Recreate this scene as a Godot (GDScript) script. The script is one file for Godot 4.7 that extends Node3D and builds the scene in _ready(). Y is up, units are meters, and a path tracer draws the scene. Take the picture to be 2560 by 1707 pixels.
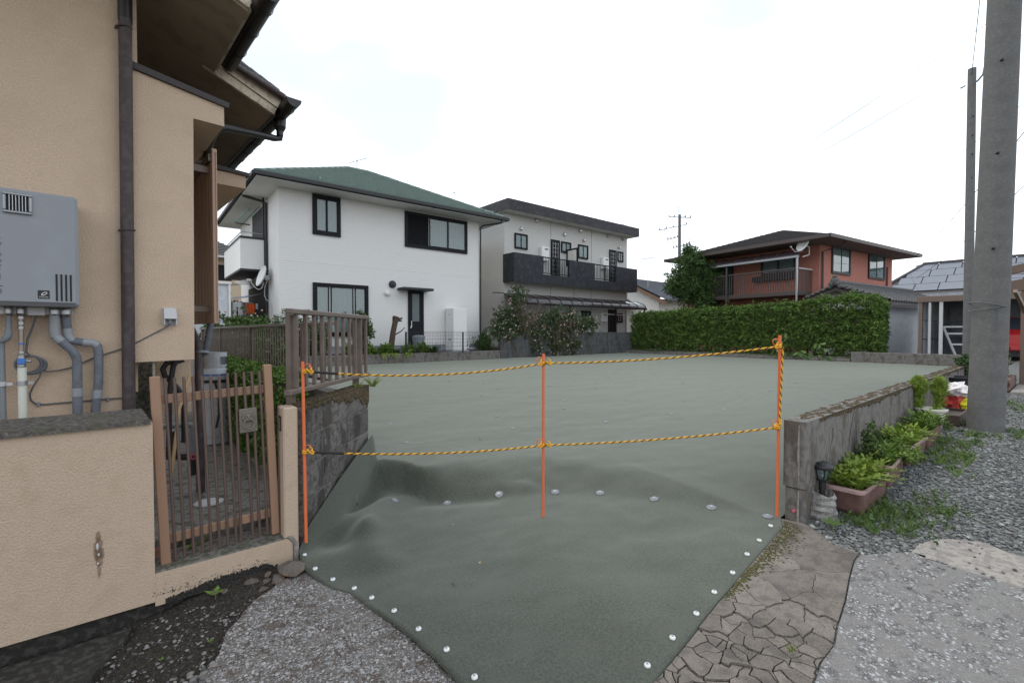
extends Node3D
# A fenced-off vacant lot covered with green ground sheet, houses around it. Units metres, y up.
# x runs along the lane (to the right and away), -z runs back into the lot. The camera stands on the lane.

const TURN_BEIGE := 0.06283   # the beige house is turned a little against the lot
const TURN_WHITE := -0.02269
const TURN_RED := -0.1344
const TURN_BLOCK := 0.81856   # the splayed block wall beside the gate

var rng := RandomNumberGenerator.new()
var O := Vector3.ZERO         # base of the thing being built; shapes are written in the frame of the lot and shifted to it
var FT := 0.0                 # turn of the frame being built in
var used := {}
var mats := {}
var img := {}

class Mb:
	var v := PackedVector3Array()
	var n := PackedVector3Array()
	var c := PackedColorArray()
	var col := Color(1, 1, 1)
	func tri(a: Vector3, b: Vector3, d: Vector3) -> void:   # counter-clockwise seen from outside
		var k := (b - a).cross(d - a)
		if k.length_squared() < 1e-16:
			return
		k = k.normalized()
		v.append(a); v.append(d); v.append(b)
		for i in 3:
			n.append(k); c.append(col)
	func tris(a: Vector3, b: Vector3, d: Vector3, na: Vector3, nb: Vector3, nd: Vector3) -> void:
		v.append(a); v.append(d); v.append(b)
		n.append(na); n.append(nd); n.append(nb)
		for i in 3:
			c.append(col)
	func quad(a: Vector3, b: Vector3, d: Vector3, e: Vector3) -> void:
		tri(a, b, d); tri(a, d, e)
	func quads(p: Array, q: Array) -> void:
		tris(p[0], p[1], p[2], q[0], q[1], q[2]); tris(p[0], p[2], p[3], q[0], q[2], q[3])
	func hexa(p: Array) -> void:   # 8 corners: bottom ring (counter-clockwise from above), then top ring
		quad(p[3], p[2], p[1], p[0]); quad(p[4], p[5], p[6], p[7])
		for i in 4:
			var j := (i + 1) % 4
			quad(p[i], p[j], p[j + 4], p[i + 4])
	func box(a: Vector3, b: Vector3) -> void:
		var lo := a.min(b)
		var hi := a.max(b)
		hexa([Vector3(lo.x, lo.y, hi.z), Vector3(hi.x, lo.y, hi.z), Vector3(hi.x, lo.y, lo.z), Vector3(lo.x, lo.y, lo.z), Vector3(lo.x, hi.y, hi.z), hi, Vector3(hi.x, hi.y, lo.z), Vector3(lo.x, hi.y, lo.z)])
	func obox(at: Vector3, size: Vector3, b: Basis) -> void:
		var h := size * 0.5
		var p := []
		for q in [Vector3(-1, -1, 1), Vector3(1, -1, 1), Vector3(1, -1, -1), Vector3(-1, -1, -1), Vector3(-1, 1, 1), Vector3(1, 1, 1), Vector3(1, 1, -1), Vector3(-1, 1, -1)]:
			p.append(at + b * (q * h))
		hexa(p)
	func bar(a: Vector3, b: Vector3, w: float, h: float) -> void:   # square bar from a to b
		var d := (b - a).normalized()
		var s := d.cross(Vector3.UP)
		s = Vector3.RIGHT if s.length() < 0.02 else s.normalized()
		var u := s.cross(d).normalized()
		obox((a + b) * 0.5, Vector3(w, h, a.distance_to(b)), Basis(s, u, -d))
	func bev(a: Vector3, b: Vector3, r: float) -> void:   # box with chamfered edges
		var lo := a.min(b)
		var hi := a.max(b)
		var x := [lo.x, lo.x + r, hi.x - r, hi.x]
		var y := [lo.y, lo.y + r, hi.y - r, hi.y]
		var z := [lo.z, lo.z + r, hi.z - r, hi.z]
		quad(Vector3(x[1], y[1], z[3]), Vector3(x[2], y[1], z[3]), Vector3(x[2], y[2], z[3]), Vector3(x[1], y[2], z[3]))
		quad(Vector3(x[2], y[1], z[0]), Vector3(x[1], y[1], z[0]), Vector3(x[1], y[2], z[0]), Vector3(x[2], y[2], z[0]))
		quad(Vector3(x[3], y[1], z[2]), Vector3(x[3], y[1], z[1]), Vector3(x[3], y[2], z[1]), Vector3(x[3], y[2], z[2]))
		quad(Vector3(x[0], y[1], z[1]), Vector3(x[0], y[1], z[2]), Vector3(x[0], y[2], z[2]), Vector3(x[0], y[2], z[1]))
		quad(Vector3(x[1], y[3], z[2]), Vector3(x[2], y[3], z[2]), Vector3(x[2], y[3], z[1]), Vector3(x[1], y[3], z[1]))
		quad(Vector3(x[1], y[0], z[1]), Vector3(x[2], y[0], z[1]), Vector3(x[2], y[0], z[2]), Vector3(x[1], y[0], z[2]))
		for s in [[2, 3, 1], [1, 0, -1]]:
			for t in [[2, 3, 1], [1, 0, -1]]:
				_edge(Vector3(x[1], y[s[0]], z[t[1]]), Vector3(x[2], y[s[0]], z[t[1]]), Vector3(x[2], y[s[1]], z[t[0]]), Vector3(x[1], y[s[1]], z[t[0]]), Vector3(0, s[2], t[2]))
				_edge(Vector3(x[s[0]], y[1], z[t[1]]), Vector3(x[s[0]], y[2], z[t[1]]), Vector3(x[s[1]], y[2], z[t[0]]), Vector3(x[s[1]], y[1], z[t[0]]), Vector3(s[2], 0, t[2]))
				_edge(Vector3(x[s[0]], y[t[1]], z[1]), Vector3(x[s[0]], y[t[1]], z[2]), Vector3(x[s[1]], y[t[0]], z[2]), Vector3(x[s[1]], y[t[0]], z[1]), Vector3(s[2], t[2], 0))
				for w in [[2, 3, 1], [1, 0, -1]]:
					_edge3(Vector3(x[s[1]], y[t[0]], z[w[0]]), Vector3(x[s[0]], y[t[1]], z[w[0]]), Vector3(x[s[0]], y[t[0]], z[w[1]]), Vector3(s[2], t[2], w[2]))
	func _edge(a: Vector3, b: Vector3, d: Vector3, e: Vector3, out: Vector3) -> void:
		if (b - a).cross(d - a).dot(out) < 0:
			quad(e, d, b, a)
		else:
			quad(a, b, d, e)
	func _edge3(a: Vector3, b: Vector3, d: Vector3, out: Vector3) -> void:
		if (b - a).cross(d - a).dot(out) < 0:
			tri(a, d, b)
		else:
			tri(a, b, d)
	func tube(path: Array, r, seg := 8, caps := true) -> void:   # r: a number or a list, one for each point
		var rings := []
		var side := Vector3.ZERO
		for i in path.size():
			var d: Vector3 = (path[mini(i + 1, path.size() - 1)] - path[maxi(i - 1, 0)]).normalized()
			if side == Vector3.ZERO:
				side = d.cross(Vector3.UP if absf(d.y) < 0.9 else Vector3.RIGHT).normalized()
			side = (side - d * side.dot(d)).normalized()
			var up := d.cross(side)
			var ring := []
			var rr: float = r[i] if r is Array else r
			for k in seg:
				var a := TAU * k / seg
				var q := side * cos(a) + up * sin(a)
				ring.append([path[i] + q * rr, q])
			rings.append(ring)
		for i in path.size() - 1:
			for k in seg:
				var j := (k + 1) % seg
				var p = [rings[i][k], rings[i][j], rings[i + 1][j], rings[i + 1][k]]
				quads([p[0][0], p[1][0], p[2][0], p[3][0]], [p[0][1], p[1][1], p[2][1], p[3][1]])
		if caps:
			for k in range(1, seg - 1):
				tri(rings[0][0][0], rings[0][k + 1][0], rings[0][k][0])
				var e = rings[-1]
				tri(e[0][0], e[k][0], e[k + 1][0])
	func lathe(at: Vector3, prof: Array, seg := 16, ax := Vector3.UP, sx := 1.0) -> void:   # prof: (radius, height) pairs, upwards
		var s := ax.cross(Vector3.RIGHT if absf(ax.x) < 0.9 else Vector3.FORWARD).normalized()
		var u := s.cross(ax)
		if s.cross(u).dot(ax) < 0:
			u = -u
		for i in prof.size() - 1:
			var e: Vector2 = prof[i + 1] - prof[i]
			if e.length() < 1e-7:
				continue
			var m := Vector2(e.y, -e.x).normalized()
			for k in seg:
				var a := TAU * k / seg
				var b := TAU * (k + 1) / seg
				var qa := s * cos(a) * sx + u * sin(a)
				var qb := s * cos(b) * sx + u * sin(b)
				var na := (qa * m.x + ax * m.y).normalized()
				var nb := (qb * m.x + ax * m.y).normalized()
				quads([at + qa * prof[i].x + ax * prof[i].y, at + qb * prof[i].x + ax * prof[i].y, at + qb * prof[i + 1].x + ax * prof[i + 1].y, at + qa * prof[i + 1].x + ax * prof[i + 1].y], [na, nb, nb, na])
	func ball(at: Vector3, r: Vector3, seg := 10, b := Basis()) -> void:
		for i in seg / 2:
			for k in seg:
				var p := []
				var q := []
				for w in [[i, k], [i, k + 1], [i + 1, k + 1], [i + 1, k]]:
					var th: float = PI * w[0] / (seg / 2) - PI / 2
					var ph: float = -TAU * w[1] / seg
					var d := Vector3(cos(th) * cos(ph), sin(th), cos(th) * sin(ph))
					p.append(at + b * (d * r)); q.append((b * (d / r)).normalized())
				quads(p, q)
	func prism(poly: PackedVector2Array, at: Vector3, ux: Vector3, uy: Vector3, deep: Vector3) -> void:   # polygon in the ux, uy plane, pushed along deep
		var f := Geometry2D.triangulate_polygon(poly)
		var flip := ux.cross(uy).dot(deep) > 0
		for i in range(0, f.size(), 3):
			var p := []
			for k in 3:
				p.append(at + ux * poly[f[i + k]].x + uy * poly[f[i + k]].y)
			var out := (-deep).normalized()
			_edge3(p[0], p[1], p[2], out)
			_edge3(p[0] + deep, p[1] + deep, p[2] + deep, -out)
		var cw := Geometry2D.is_polygon_clockwise(poly)
		for i in poly.size():
			var j := (i + 1) % poly.size()
			var a := at + ux * poly[i].x + uy * poly[i].y
			var b := at + ux * poly[j].x + uy * poly[j].y
			if cw != flip:
				quad(a, b, b + deep, a + deep)
			else:
				quad(b, a, a + deep, b + deep)
	func leaf(at: Vector3, d: Vector3, side: Vector3, l: float, w: float, bend := 0.15) -> void:
		var k := d.cross(side).normalized()
		var mid := at + d * l * 0.5 + k * l * bend
		var tip := at + d * l
		tri(at, mid + side * w * 0.5, mid - side * w * 0.5)
		tri(tip, mid - side * w * 0.5, mid + side * w * 0.5)
	func blade(at: Vector3, d: Vector3, side: Vector3, l: float, w: float, droop: float) -> void:
		var p := at
		var dd := d
		var ww := w
		for i in 4:
			var q := p + dd * l * 0.25
			dd = (dd + Vector3(0, -droop, 0)).normalized()
			var w2 := w * (0.95 - 0.31 * i)
			tri(p - side * ww * 0.5, p + side * ww * 0.5, q + side * w2 * 0.5)
			if i < 3:
				tri(p - side * ww * 0.5, q + side * w2 * 0.5, q - side * w2 * 0.5)
			p = q
			ww = w2

func uniq(called: String) -> String:
	var k: int = used.get(called, 0)
	used[called] = k + 1
	return called if k == 0 else "%s_%03d" % [called, k]

func setmeta(o: Node, label: String, cat: String, group := "", kind := "") -> void:
	if label != "":
		o.set_meta("label", label)
	if cat != "":
		o.set_meta("category", cat)
	if group != "":
		o.set_meta("group", group)
	if kind != "":
		o.set_meta("kind", kind)

func frame(turn: float) -> void:
	FT = turn

func thing(called: String, label: String, cat: String, base: Vector3, group := "") -> Node3D:
	var o := Node3D.new()
	o.name = uniq(called)
	add_child(o, true)
	O = base
	o.position = base.rotated(Vector3.UP, FT)
	o.rotation.y = FT
	setmeta(o, label, cat, group)
	return o

func mesh_of(m: Mb, at: Vector3) -> ArrayMesh:
	var vv := PackedVector3Array()
	vv.resize(m.v.size())
	for i in m.v.size():
		vv[i] = m.v[i] - at
	var a := []
	a.resize(Mesh.ARRAY_MAX)
	a[Mesh.ARRAY_VERTEX] = vv
	a[Mesh.ARRAY_NORMAL] = m.n
	a[Mesh.ARRAY_COLOR] = m.c
	var out := ArrayMesh.new()
	out.add_surface_from_arrays(Mesh.PRIMITIVE_TRIANGLES, a)
	return out

func part(m: Mb, called: String, material: Material, parent: Node3D) -> MeshInstance3D:   # one part of the thing begun last
	var o := MeshInstance3D.new()
	o.name = called
	o.mesh = mesh_of(m, O)
	o.material_override = material
	parent.add_child(o, true)
	return o

func solo(m: Mb, called: String, material: Material, label: String, cat: String, base: Vector3, group := "", kind := "") -> MeshInstance3D:   # a thing of one mesh
	var o := MeshInstance3D.new()
	o.name = uniq(called)
	o.mesh = mesh_of(m, base)
	o.material_override = material
	add_child(o, true)
	o.position = base.rotated(Vector3.UP, FT)
	o.rotation.y = FT
	setmeta(o, label, cat, group, kind)
	return o

func bx(parent: Node3D, called: String, material: Material, a: Vector3, b: Vector3, r := 0.0) -> MeshInstance3D:
	var m := Mb.new()
	if r > 0:
		m.bev(a, b, r)
	else:
		m.box(a, b)
	return part(m, called, material, parent)

func copy(o: Node3D, label := "") -> Node3D:
	var d: Node3D = o.duplicate()
	var stem := str(o.name)
	if stem.length() > 4 and stem.substr(stem.length() - 3).is_valid_int() and stem[stem.length() - 4] == "_":
		stem = stem.substr(0, stem.length() - 4)
	d.name = uniq(stem)
	add_child(d, true)
	if label != "":
		d.set_meta("label", label)
	return d

func multi(called: String, mesh: ArrayMesh, material: Material, places: Array, cols: Array, parent: Node3D = null) -> MeshInstance3D:   # many small leaves or stones joined into one mesh; places are in the parent's space
	var src := mesh.surface_get_arrays(0)
	var sv: PackedVector3Array = src[Mesh.ARRAY_VERTEX]
	var sn: PackedVector3Array = src[Mesh.ARRAY_NORMAL]
	var v := PackedVector3Array()
	var n := PackedVector3Array()
	var c := PackedColorArray()
	var one := PackedColorArray()
	one.resize(sv.size())
	for i in places.size():
		var tr: Transform3D = places[i]
		v.append_array(tr * sv)
		n.append_array(Transform3D(tr.basis.orthonormalized(), Vector3.ZERO) * sn)
		one.fill(cols[i] if cols.size() > 0 else Color(1, 1, 1))
		c.append_array(one)
	var a := []
	a.resize(Mesh.ARRAY_MAX)
	a[Mesh.ARRAY_VERTEX] = v
	a[Mesh.ARRAY_NORMAL] = n
	a[Mesh.ARRAY_COLOR] = c
	var am := ArrayMesh.new()
	am.add_surface_from_arrays(Mesh.PRIMITIVE_TRIANGLES, a)
	var o := MeshInstance3D.new()
	o.mesh = am
	o.material_override = material
	if parent == null:
		o.name = uniq(called)
		add_child(o, true)
	else:
		o.name = called
		parent.add_child(o, true)
	return o

func rb() -> Basis:
	return Basis.from_euler(Vector3(rng.randf() * TAU, rng.randf() * TAU, rng.randf() * TAU))

func rv() -> Vector3:
	return Vector3(rng.randfn(), rng.randfn(), rng.randfn()).normalized()

func tint(a: float, b: float) -> Color:
	var k := rng.randf_range(a, b) * 0.6   # vertex colours stop at 1, so the leaf colours are set brighter by as much
	return Color(k * rng.randf_range(0.92, 1.08), k, k * rng.randf_range(0.85, 1.1))

# ---- procedural textures: noise looked up in a ramp of real-world base colours (linear values)
func noise_bytes(freq: float, octaves: int, seed_: int, size: int, kind := FastNoiseLite.TYPE_SIMPLEX_SMOOTH) -> PackedByteArray:
	var f := FastNoiseLite.new()
	f.seed = seed_
	f.noise_type = kind
	f.frequency = freq
	f.fractal_octaves = octaves
	if kind == FastNoiseLite.TYPE_CELLULAR:
		f.fractal_type = FastNoiseLite.FRACTAL_NONE
		f.cellular_return_type = FastNoiseLite.RETURN_CELL_VALUE
	var im := f.get_seamless_image(size, size)
	im.convert(Image.FORMAT_L8)
	return im.get_data()

func srgb(c: Color) -> Color:
	return c.linear_to_srgb()

func ramp_tex(layers: Array, size := 512) -> ImageTexture:
	# layers: [bytes, from, to, colour] - the first colour fills, each next one is laid over where its noise runs from..to
	var out := PackedByteArray()
	out.resize(size * size * 3)
	var n := layers.size()
	var base: Color = layers[0]
	var luts := []
	for k in range(1, n):
		var l: Array = layers[k]
		var lut := PackedFloat32Array()
		lut.resize(256)
		for i in 256:
			lut[i] = smoothstep(l[1], l[2], i / 255.0) * l[3].a if l[1] < l[2] else (1.0 - smoothstep(l[2], l[1], i / 255.0)) * l[3].a
		luts.append(lut)
	var gam := PackedByteArray()
	gam.resize(1025)
	for i in 1025:
		gam[i] = clampi(roundi(255.0 * Color(i / 1024.0, 0, 0).linear_to_srgb().r), 0, 255)
	for i in size * size:
		var r := base.r
		var g := base.g
		var b := base.b
		for k in range(1, n):
			var t: float = luts[k - 1][layers[k][0][i]]
			if t > 0.0:
				var q: Color = layers[k][3]
				r += (q.r - r) * t
				g += (q.g - g) * t
				b += (q.b - b) * t
		out[3 * i] = gam[clampi(int(r * 1024.0), 0, 1024)]
		out[3 * i + 1] = gam[clampi(int(g * 1024.0), 0, 1024)]
		out[3 * i + 2] = gam[clampi(int(b * 1024.0), 0, 1024)]
	var im := Image.create_from_data(size, size, false, Image.FORMAT_RGB8, out)
	return ImageTexture.create_from_image(im)

func grey_tex(bytes: PackedByteArray, size: int) -> ImageTexture:
	return ImageTexture.create_from_image(Image.create_from_data(size, size, false, Image.FORMAT_L8, bytes))

func plain(c: Color, rough := 0.6, metal := 0.0, spec := 0.5) -> StandardMaterial3D:
	var m := StandardMaterial3D.new()
	m.albedo_color = srgb(c)
	m.roughness = rough
	m.metallic = metal
	m.metallic_specular = spec
	m.vertex_color_use_as_albedo = true
	return m

func rich(tex: Texture2D, tile: float, rough := 0.85, bump: Texture2D = null, cm := 0.0, c := Color(1, 1, 1), spec := 0.4) -> StandardMaterial3D:
	var m := plain(c, rough, 0.0, spec)
	m.albedo_texture = tex
	m.uv1_triplanar = true
	m.uv1_world_triplanar = true
	m.uv1_scale = Vector3.ONE / tile
	m.uv1_triplanar_sharpness = 4.0
	if bump != null:
		m.heightmap_enabled = true
		m.heightmap_texture = bump
		m.heightmap_scale = cm
	return m

func make_materials() -> void:
	var S := 1024
	var fine := noise_bytes(0.16, 2, 11, S)          # lumps a few pixels wide
	var fine2 := noise_bytes(0.3, 2, 12, S)
	var mid := noise_bytes(0.03, 4, 13, S)
	var wide := noise_bytes(0.006, 5, 14, S)
	var wide2 := noise_bytes(0.009, 5, 24, S)
	var wide3 := noise_bytes(0.012, 4, 34, S)
	var spots := noise_bytes(0.07, 1, 15, S)
	var cells := noise_bytes(0.2, 1, 16, S, FastNoiseLite.TYPE_CELLULAR)
	var t_fine := grey_tex(fine, S)
	var t_fine2 := grey_tex(fine2, S)
	var t_mid := grey_tex(mid, S)
	# beige sprayed stucco of the house and its garden wall
	var st := ramp_tex([Color(0.55, 0.415, 0.305), [fine, 0.35, 0.75, Color(0.6, 0.46, 0.345)], [wide, 0.45, 0.75, Color(0.52, 0.39, 0.285, 0.5)], [mid, 0.62, 0.85, Color(0.5, 0.38, 0.275, 0.25)]], S)
	mats.stucco = rich(st, 2.0, 0.92, t_fine, 0.3)
	var st2 := ramp_tex([Color(0.55, 0.42, 0.315), [fine, 0.35, 0.75, Color(0.6, 0.465, 0.355)], [mid, 0.5, 0.8, Color(0.51, 0.39, 0.29, 0.35)], [wide2, 0.55, 0.8, Color(0.5, 0.38, 0.28, 0.5)]], S)
	mats.stucco_wall = rich(st2, 2.0, 0.93, t_fine, 0.22, Color(0.86, 0.85, 0.84))
	var cop := ramp_tex([Color(0.115, 0.102, 0.09), [mid, 0.35, 0.7, Color(0.07, 0.062, 0.055)], [spots, 0.78, 0.88, Color(0.22, 0.2, 0.18, 0.7)], [wide2, 0.5, 0.75, Color(0.09, 0.085, 0.06, 0.7)]], S)
	mats.coping = rich(cop, 1.1, 0.9, t_mid, 0.15)
	var sill := ramp_tex([Color(0.17, 0.155, 0.135), [mid, 0.4, 0.7, Color(0.075, 0.07, 0.06)], [fine2, 0.6, 0.85, Color(0.25, 0.23, 0.2, 0.7)], [wide3, 0.55, 0.7, Color(0.06, 0.07, 0.03, 0.6)]], S)
	mats.sill = rich(sill, 1.3, 0.9, t_fine, 0.4)
	var damp := ramp_tex([Color(0.028, 0.026, 0.023), [mid, 0.4, 0.75, Color(0.06, 0.055, 0.048)], [fine2, 0.65, 0.9, Color(0.1, 0.095, 0.085, 0.5)]], S)
	mats.damp = rich(damp, 1.5, 0.85, t_mid, 0.6)
	mats.dirt_line = rich(damp, 0.6, 0.95, t_fine, 0.6)
	# concrete block walls: grey, streaked black, moss on top
	var blk := ramp_tex([Color(0.17, 0.153, 0.142), [mid, 0.38, 0.7, Color(0.09, 0.08, 0.075)], [spots, 0.62, 0.78, Color(0.25, 0.235, 0.225, 0.7)], [wide, 0.5, 0.7, Color(0.05, 0.042, 0.034, 0.8)], [fine2, 0.62, 0.85, Color(0.28, 0.26, 0.25, 0.5)]], S)
	mats.block = rich(blk, 1.2, 0.92, t_fine, 0.35)
	mats.block.uv1_scale = Vector3(0.9, 0.35, 0.9)
	var mortar := ramp_tex([Color(0.2, 0.18, 0.165), [mid, 0.4, 0.65, Color(0.09, 0.08, 0.072)]], 512 if false else S)
	mats.mortar = rich(mortar, 1.0, 0.95, t_fine2, 0.3)
	var moss := ramp_tex([Color(0.075, 0.052, 0.026), [mid, 0.4, 0.65, Color(0.05, 0.05, 0.018)], [wide3, 0.5, 0.65, Color(0.12, 0.07, 0.032)], [spots, 0.72, 0.85, Color(0.3, 0.28, 0.25, 0.8)]], S)
	mats.moss = rich(moss, 1.0, 0.98, t_fine, 1.0)
	var wallc := ramp_tex([Color(0.19, 0.175, 0.163), [mid, 0.4, 0.75, Color(0.13, 0.118, 0.108)], [fine2, 0.6, 0.85, Color(0.27, 0.25, 0.235, 0.6)], [wide, 0.58, 0.75, Color(0.1, 0.078, 0.058, 0.7)], [wide3, 0.6, 0.75, Color(0.1, 0.092, 0.082, 0.7)]], S)
	mats.oldwall = rich(wallc, 1.6, 0.92, t_fine, 0.4)
	mats.oldwall.uv1_scale = Vector3(1.0 / 1.5, 1.0 / 2.6, 1.0 / 1.5)
	mats.greyblock = rich(wallc, 3.1, 0.92, t_mid, 1.0, Color(0.55, 0.6, 0.66))
	mats.greyblock.uv1_scale = Vector3(0.4, 0.12, 0.4)
	# concretes of the lane
	var cr := ramp_tex([Color(0.22, 0.19, 0.165), [mid, 0.42, 0.8, Color(0.17, 0.145, 0.126)], [fine2, 0.55, 0.8, Color(0.25, 0.22, 0.19, 0.7)], [fine, 0.6, 0.9, Color(0.09, 0.078, 0.066, 0.6)], [wide3, 0.5, 0.75, Color(0.13, 0.115, 0.105, 0.75)]], S)
	mats.cracked = rich(cr, 2.2, 0.92, t_fine, 0.8)
	var cs := ramp_tex([Color(0.2, 0.19, 0.185), [mid, 0.4, 0.68, Color(0.12, 0.112, 0.11)], [fine, 0.58, 0.72, Color(0.31, 0.305, 0.305, 0.8)], [cells, 0.86, 0.9, Color(0.42, 0.42, 0.425)], [wide2, 0.46, 0.66, Color(0.22, 0.208, 0.2, 0.85)], [fine2, 0.68, 0.9, Color(0.06, 0.058, 0.056, 0.7)]], S)
	mats.slab = rich(cs, 1.9, 0.9, t_fine, 0.9)
	var pl := ramp_tex([Color(0.33, 0.3, 0.275), [mid, 0.4, 0.7, Color(0.24, 0.215, 0.195)], [fine2, 0.6, 0.85, Color(0.39, 0.36, 0.33, 0.6)], [wide3, 0.55, 0.75, Color(0.2, 0.18, 0.165, 0.6)]], S)
	mats.plainslab = rich(pl, 1.7, 0.92, t_fine, 0.5)
	var agg := ramp_tex([Color(0.17, 0.15, 0.135), [mid, 0.42, 0.72, Color(0.11, 0.092, 0.078)], [cells, 0.52, 0.56, Color(0.24, 0.22, 0.21)], [cells, 0.8, 0.84, Color(0.4, 0.385, 0.38)], [wide3, 0.55, 0.8, Color(0.1, 0.065, 0.042, 0.6)], [fine2, 0.7, 0.9, Color(0.05, 0.042, 0.034, 0.7)]], S)
	mats.aggregate = rich(agg, 1.5, 0.9, t_fine, 1.2)
	var soil := ramp_tex([Color(0.05, 0.04, 0.032), [mid, 0.4, 0.7, Color(0.026, 0.022, 0.018)], [fine2, 0.6, 0.85, Color(0.11, 0.098, 0.085, 0.7)], [spots, 0.74, 0.84, Color(0.17, 0.155, 0.14, 0.6)]], S)
	mats.soil = rich(soil, 1.2, 0.95, t_fine, 1.5)
	var gvl := ramp_tex([Color(0.16, 0.165, 0.16), [cells, 0.4, 0.45, Color(0.22, 0.225, 0.22)], [cells, 0.75, 0.8, Color(0.34, 0.34, 0.33)], [mid, 0.4, 0.62, Color(0.1, 0.098, 0.09, 0.6)], [fine, 0.3, 0.1, Color(0.03, 0.03, 0.028, 0.8)]], S)
	mats.gravel_bed = rich(gvl, 1.4, 0.95, t_fine, 1.6)
	var yard := ramp_tex([Color(0.24, 0.22, 0.205), [mid, 0.42, 0.75, Color(0.16, 0.143, 0.132)], [fine, 0.6, 0.75, Color(0.24, 0.225, 0.21, 0.7)], [wide3, 0.58, 0.72, Color(0.055, 0.06, 0.02, 0.7)]], S)
	mats.yard = rich(yard, 1.6, 0.92, t_fine, 0.7)
	var far := ramp_tex([Color(0.11, 0.1, 0.085), [mid, 0.4, 0.7, Color(0.16, 0.15, 0.135)], [wide, 0.5, 0.65, Color(0.06, 0.08, 0.03)]], S)
	mats.land = rich(far, 6.0, 0.95)
	# the green ground sheet: a felt with a fine random fibre
	var fib := noise_bytes(0.11, 3, 19, S)
	var fib2 := noise_bytes(0.05, 4, 29, S)
	var sh := ramp_tex([Color(0.074, 0.076, 0.072), [fib, 0.42, 0.78, Color(0.112, 0.112, 0.11)], [fib, 0.45, 0.2, Color(0.046, 0.048, 0.046)], [fib2, 0.55, 0.8, Color(0.125, 0.122, 0.122, 0.5)], [wide, 0.5, 0.8, Color(0.112, 0.108, 0.11, 0.5)], [wide3, 0.6, 0.8, Color(0.078, 0.078, 0.076, 0.5)]], S)
	mats.sheet = rich(sh, 1.9, 0.76, grey_tex(fib, S), 0.07, Color(0.52, 0.56, 0.435), 0.5)
	mats.sheet.rim_enabled = true
	mats.sheet.rim = 1.0
	mats.sheet.rim_tint = 0.75
	# white house siding: thin courses pressed into the boards
	var w := 512
	var sid := PackedByteArray(); sid.resize(w * w)
	var pn := noise_bytes(0.05, 2, 31, w)
	for y in w:
		var row := y * 12 / w
		var fy := fposmod(y * 12.0 / w, 1.0)
		for x in w:
			var fx := fposmod(x * 4.0 / w + (row % 2) * 0.5 + (row * 7 % 5) * 0.13, 1.0)
			var h := 190 + (pn[y * w + x] - 128) / 3
			if fy < 0.14 or fy > 0.97:
				h = 70
			elif fx < 0.02:
				h = 100
			sid[y * w + x] = clampi(h, 0, 255)
	var t_sid := grey_tex(sid, w)
	var blotch := noise_bytes(0.012, 4, 32, w)
	mats.siding = rich(ramp_tex([Color(0.72, 0.705, 0.69), [sid, 0.4, 0.25, Color(0.66, 0.646, 0.63)], [blotch, 0.5, 0.8, Color(0.68, 0.665, 0.65, 0.6)]], w), 1.0, 0.7, t_sid, 0.45)
	mats.siding_grey = rich(ramp_tex([Color(0.58, 0.565, 0.54), [sid, 0.4, 0.25, Color(0.4, 0.392, 0.378)], [blotch, 0.5, 0.8, Color(0.53, 0.515, 0.49, 0.6)]], w), 1.0, 0.75, t_sid, 0.9)
	mats.plaster = rich(ramp_tex([Color(0.72, 0.7, 0.66), [pn, 0.4, 0.8, Color(0.66, 0.64, 0.6)], [blotch, 0.55, 0.8, Color(0.58, 0.55, 0.5, 0.5)]], w), 2.5, 0.9)
	mats.whitewall = rich(ramp_tex([Color(0.56, 0.57, 0.6), [pn, 0.4, 0.8, Color(0.52, 0.53, 0.56)], [blotch, 0.5, 0.75, Color(0.47, 0.48, 0.54, 0.7)]], w), 2.5, 0.75)
	mats.red = rich(ramp_tex([Color(0.46, 0.19, 0.145), [pn, 0.4, 0.8, Color(0.5, 0.215, 0.165)], [blotch, 0.5, 0.8, Color(0.41, 0.165, 0.128, 0.6)]], w), 2.0, 0.88, t_mid, 0.3)
	mats.cream = rich(ramp_tex([Color(0.55, 0.44, 0.32), [blotch, 0.5, 0.8, Color(0.48, 0.38, 0.28, 0.6)]], w), 3.0, 0.9)
	mats.foundation = rich(ramp_tex([Color(0.36, 0.38, 0.42), [blotch, 0.4, 0.7, Color(0.3, 0.32, 0.36)]], w), 2.0, 0.9)
	# roofs
	mats.greenroof = rich(ramp_tex([Color(0.19, 0.245, 0.218), [pn, 0.4, 0.8, Color(0.25, 0.3, 0.275)], [blotch, 0.5, 0.8, Color(0.16, 0.205, 0.185, 0.7)]], w), 0.8, 0.4)
	mats.shingle = rich(ramp_tex([Color(0.07, 0.063, 0.065), [pn, 0.35, 0.75, Color(0.12, 0.108, 0.11)], [blotch, 0.5, 0.8, Color(0.055, 0.05, 0.052, 0.7)]], w), 0.9, 0.85, t_mid, 1.0)
	mats.kawara = rich(ramp_tex([Color(0.09, 0.088, 0.09), [pn, 0.4, 0.7, Color(0.055, 0.053, 0.055)], [blotch, 0.5, 0.7, Color(0.14, 0.13, 0.12, 0.7)]], w), 0.7, 0.6, t_mid, 0.5)
	mats.kawara_blue = rich(ramp_tex([Color(0.12, 0.13, 0.15), [pn, 0.4, 0.7, Color(0.085, 0.092, 0.105)]], w), 0.7, 0.5)
	# metals, plastics, glass
	mats.black_frame = plain(Color(0.012, 0.012, 0.014), 0.6, 0.0, 0.3)
	mats.black_trim = plain(Color(0.02, 0.02, 0.023), 0.55)
	mats.navy = rich(ramp_tex([Color(0.016, 0.018, 0.024), [blotch, 0.45, 0.75, Color(0.024, 0.027, 0.034)], [noise_bytes(0.02, 3, 77, w), 0.62, 0.8, Color(0.05, 0.052, 0.06, 0.6)]], w), 3.0, 0.55)
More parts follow.
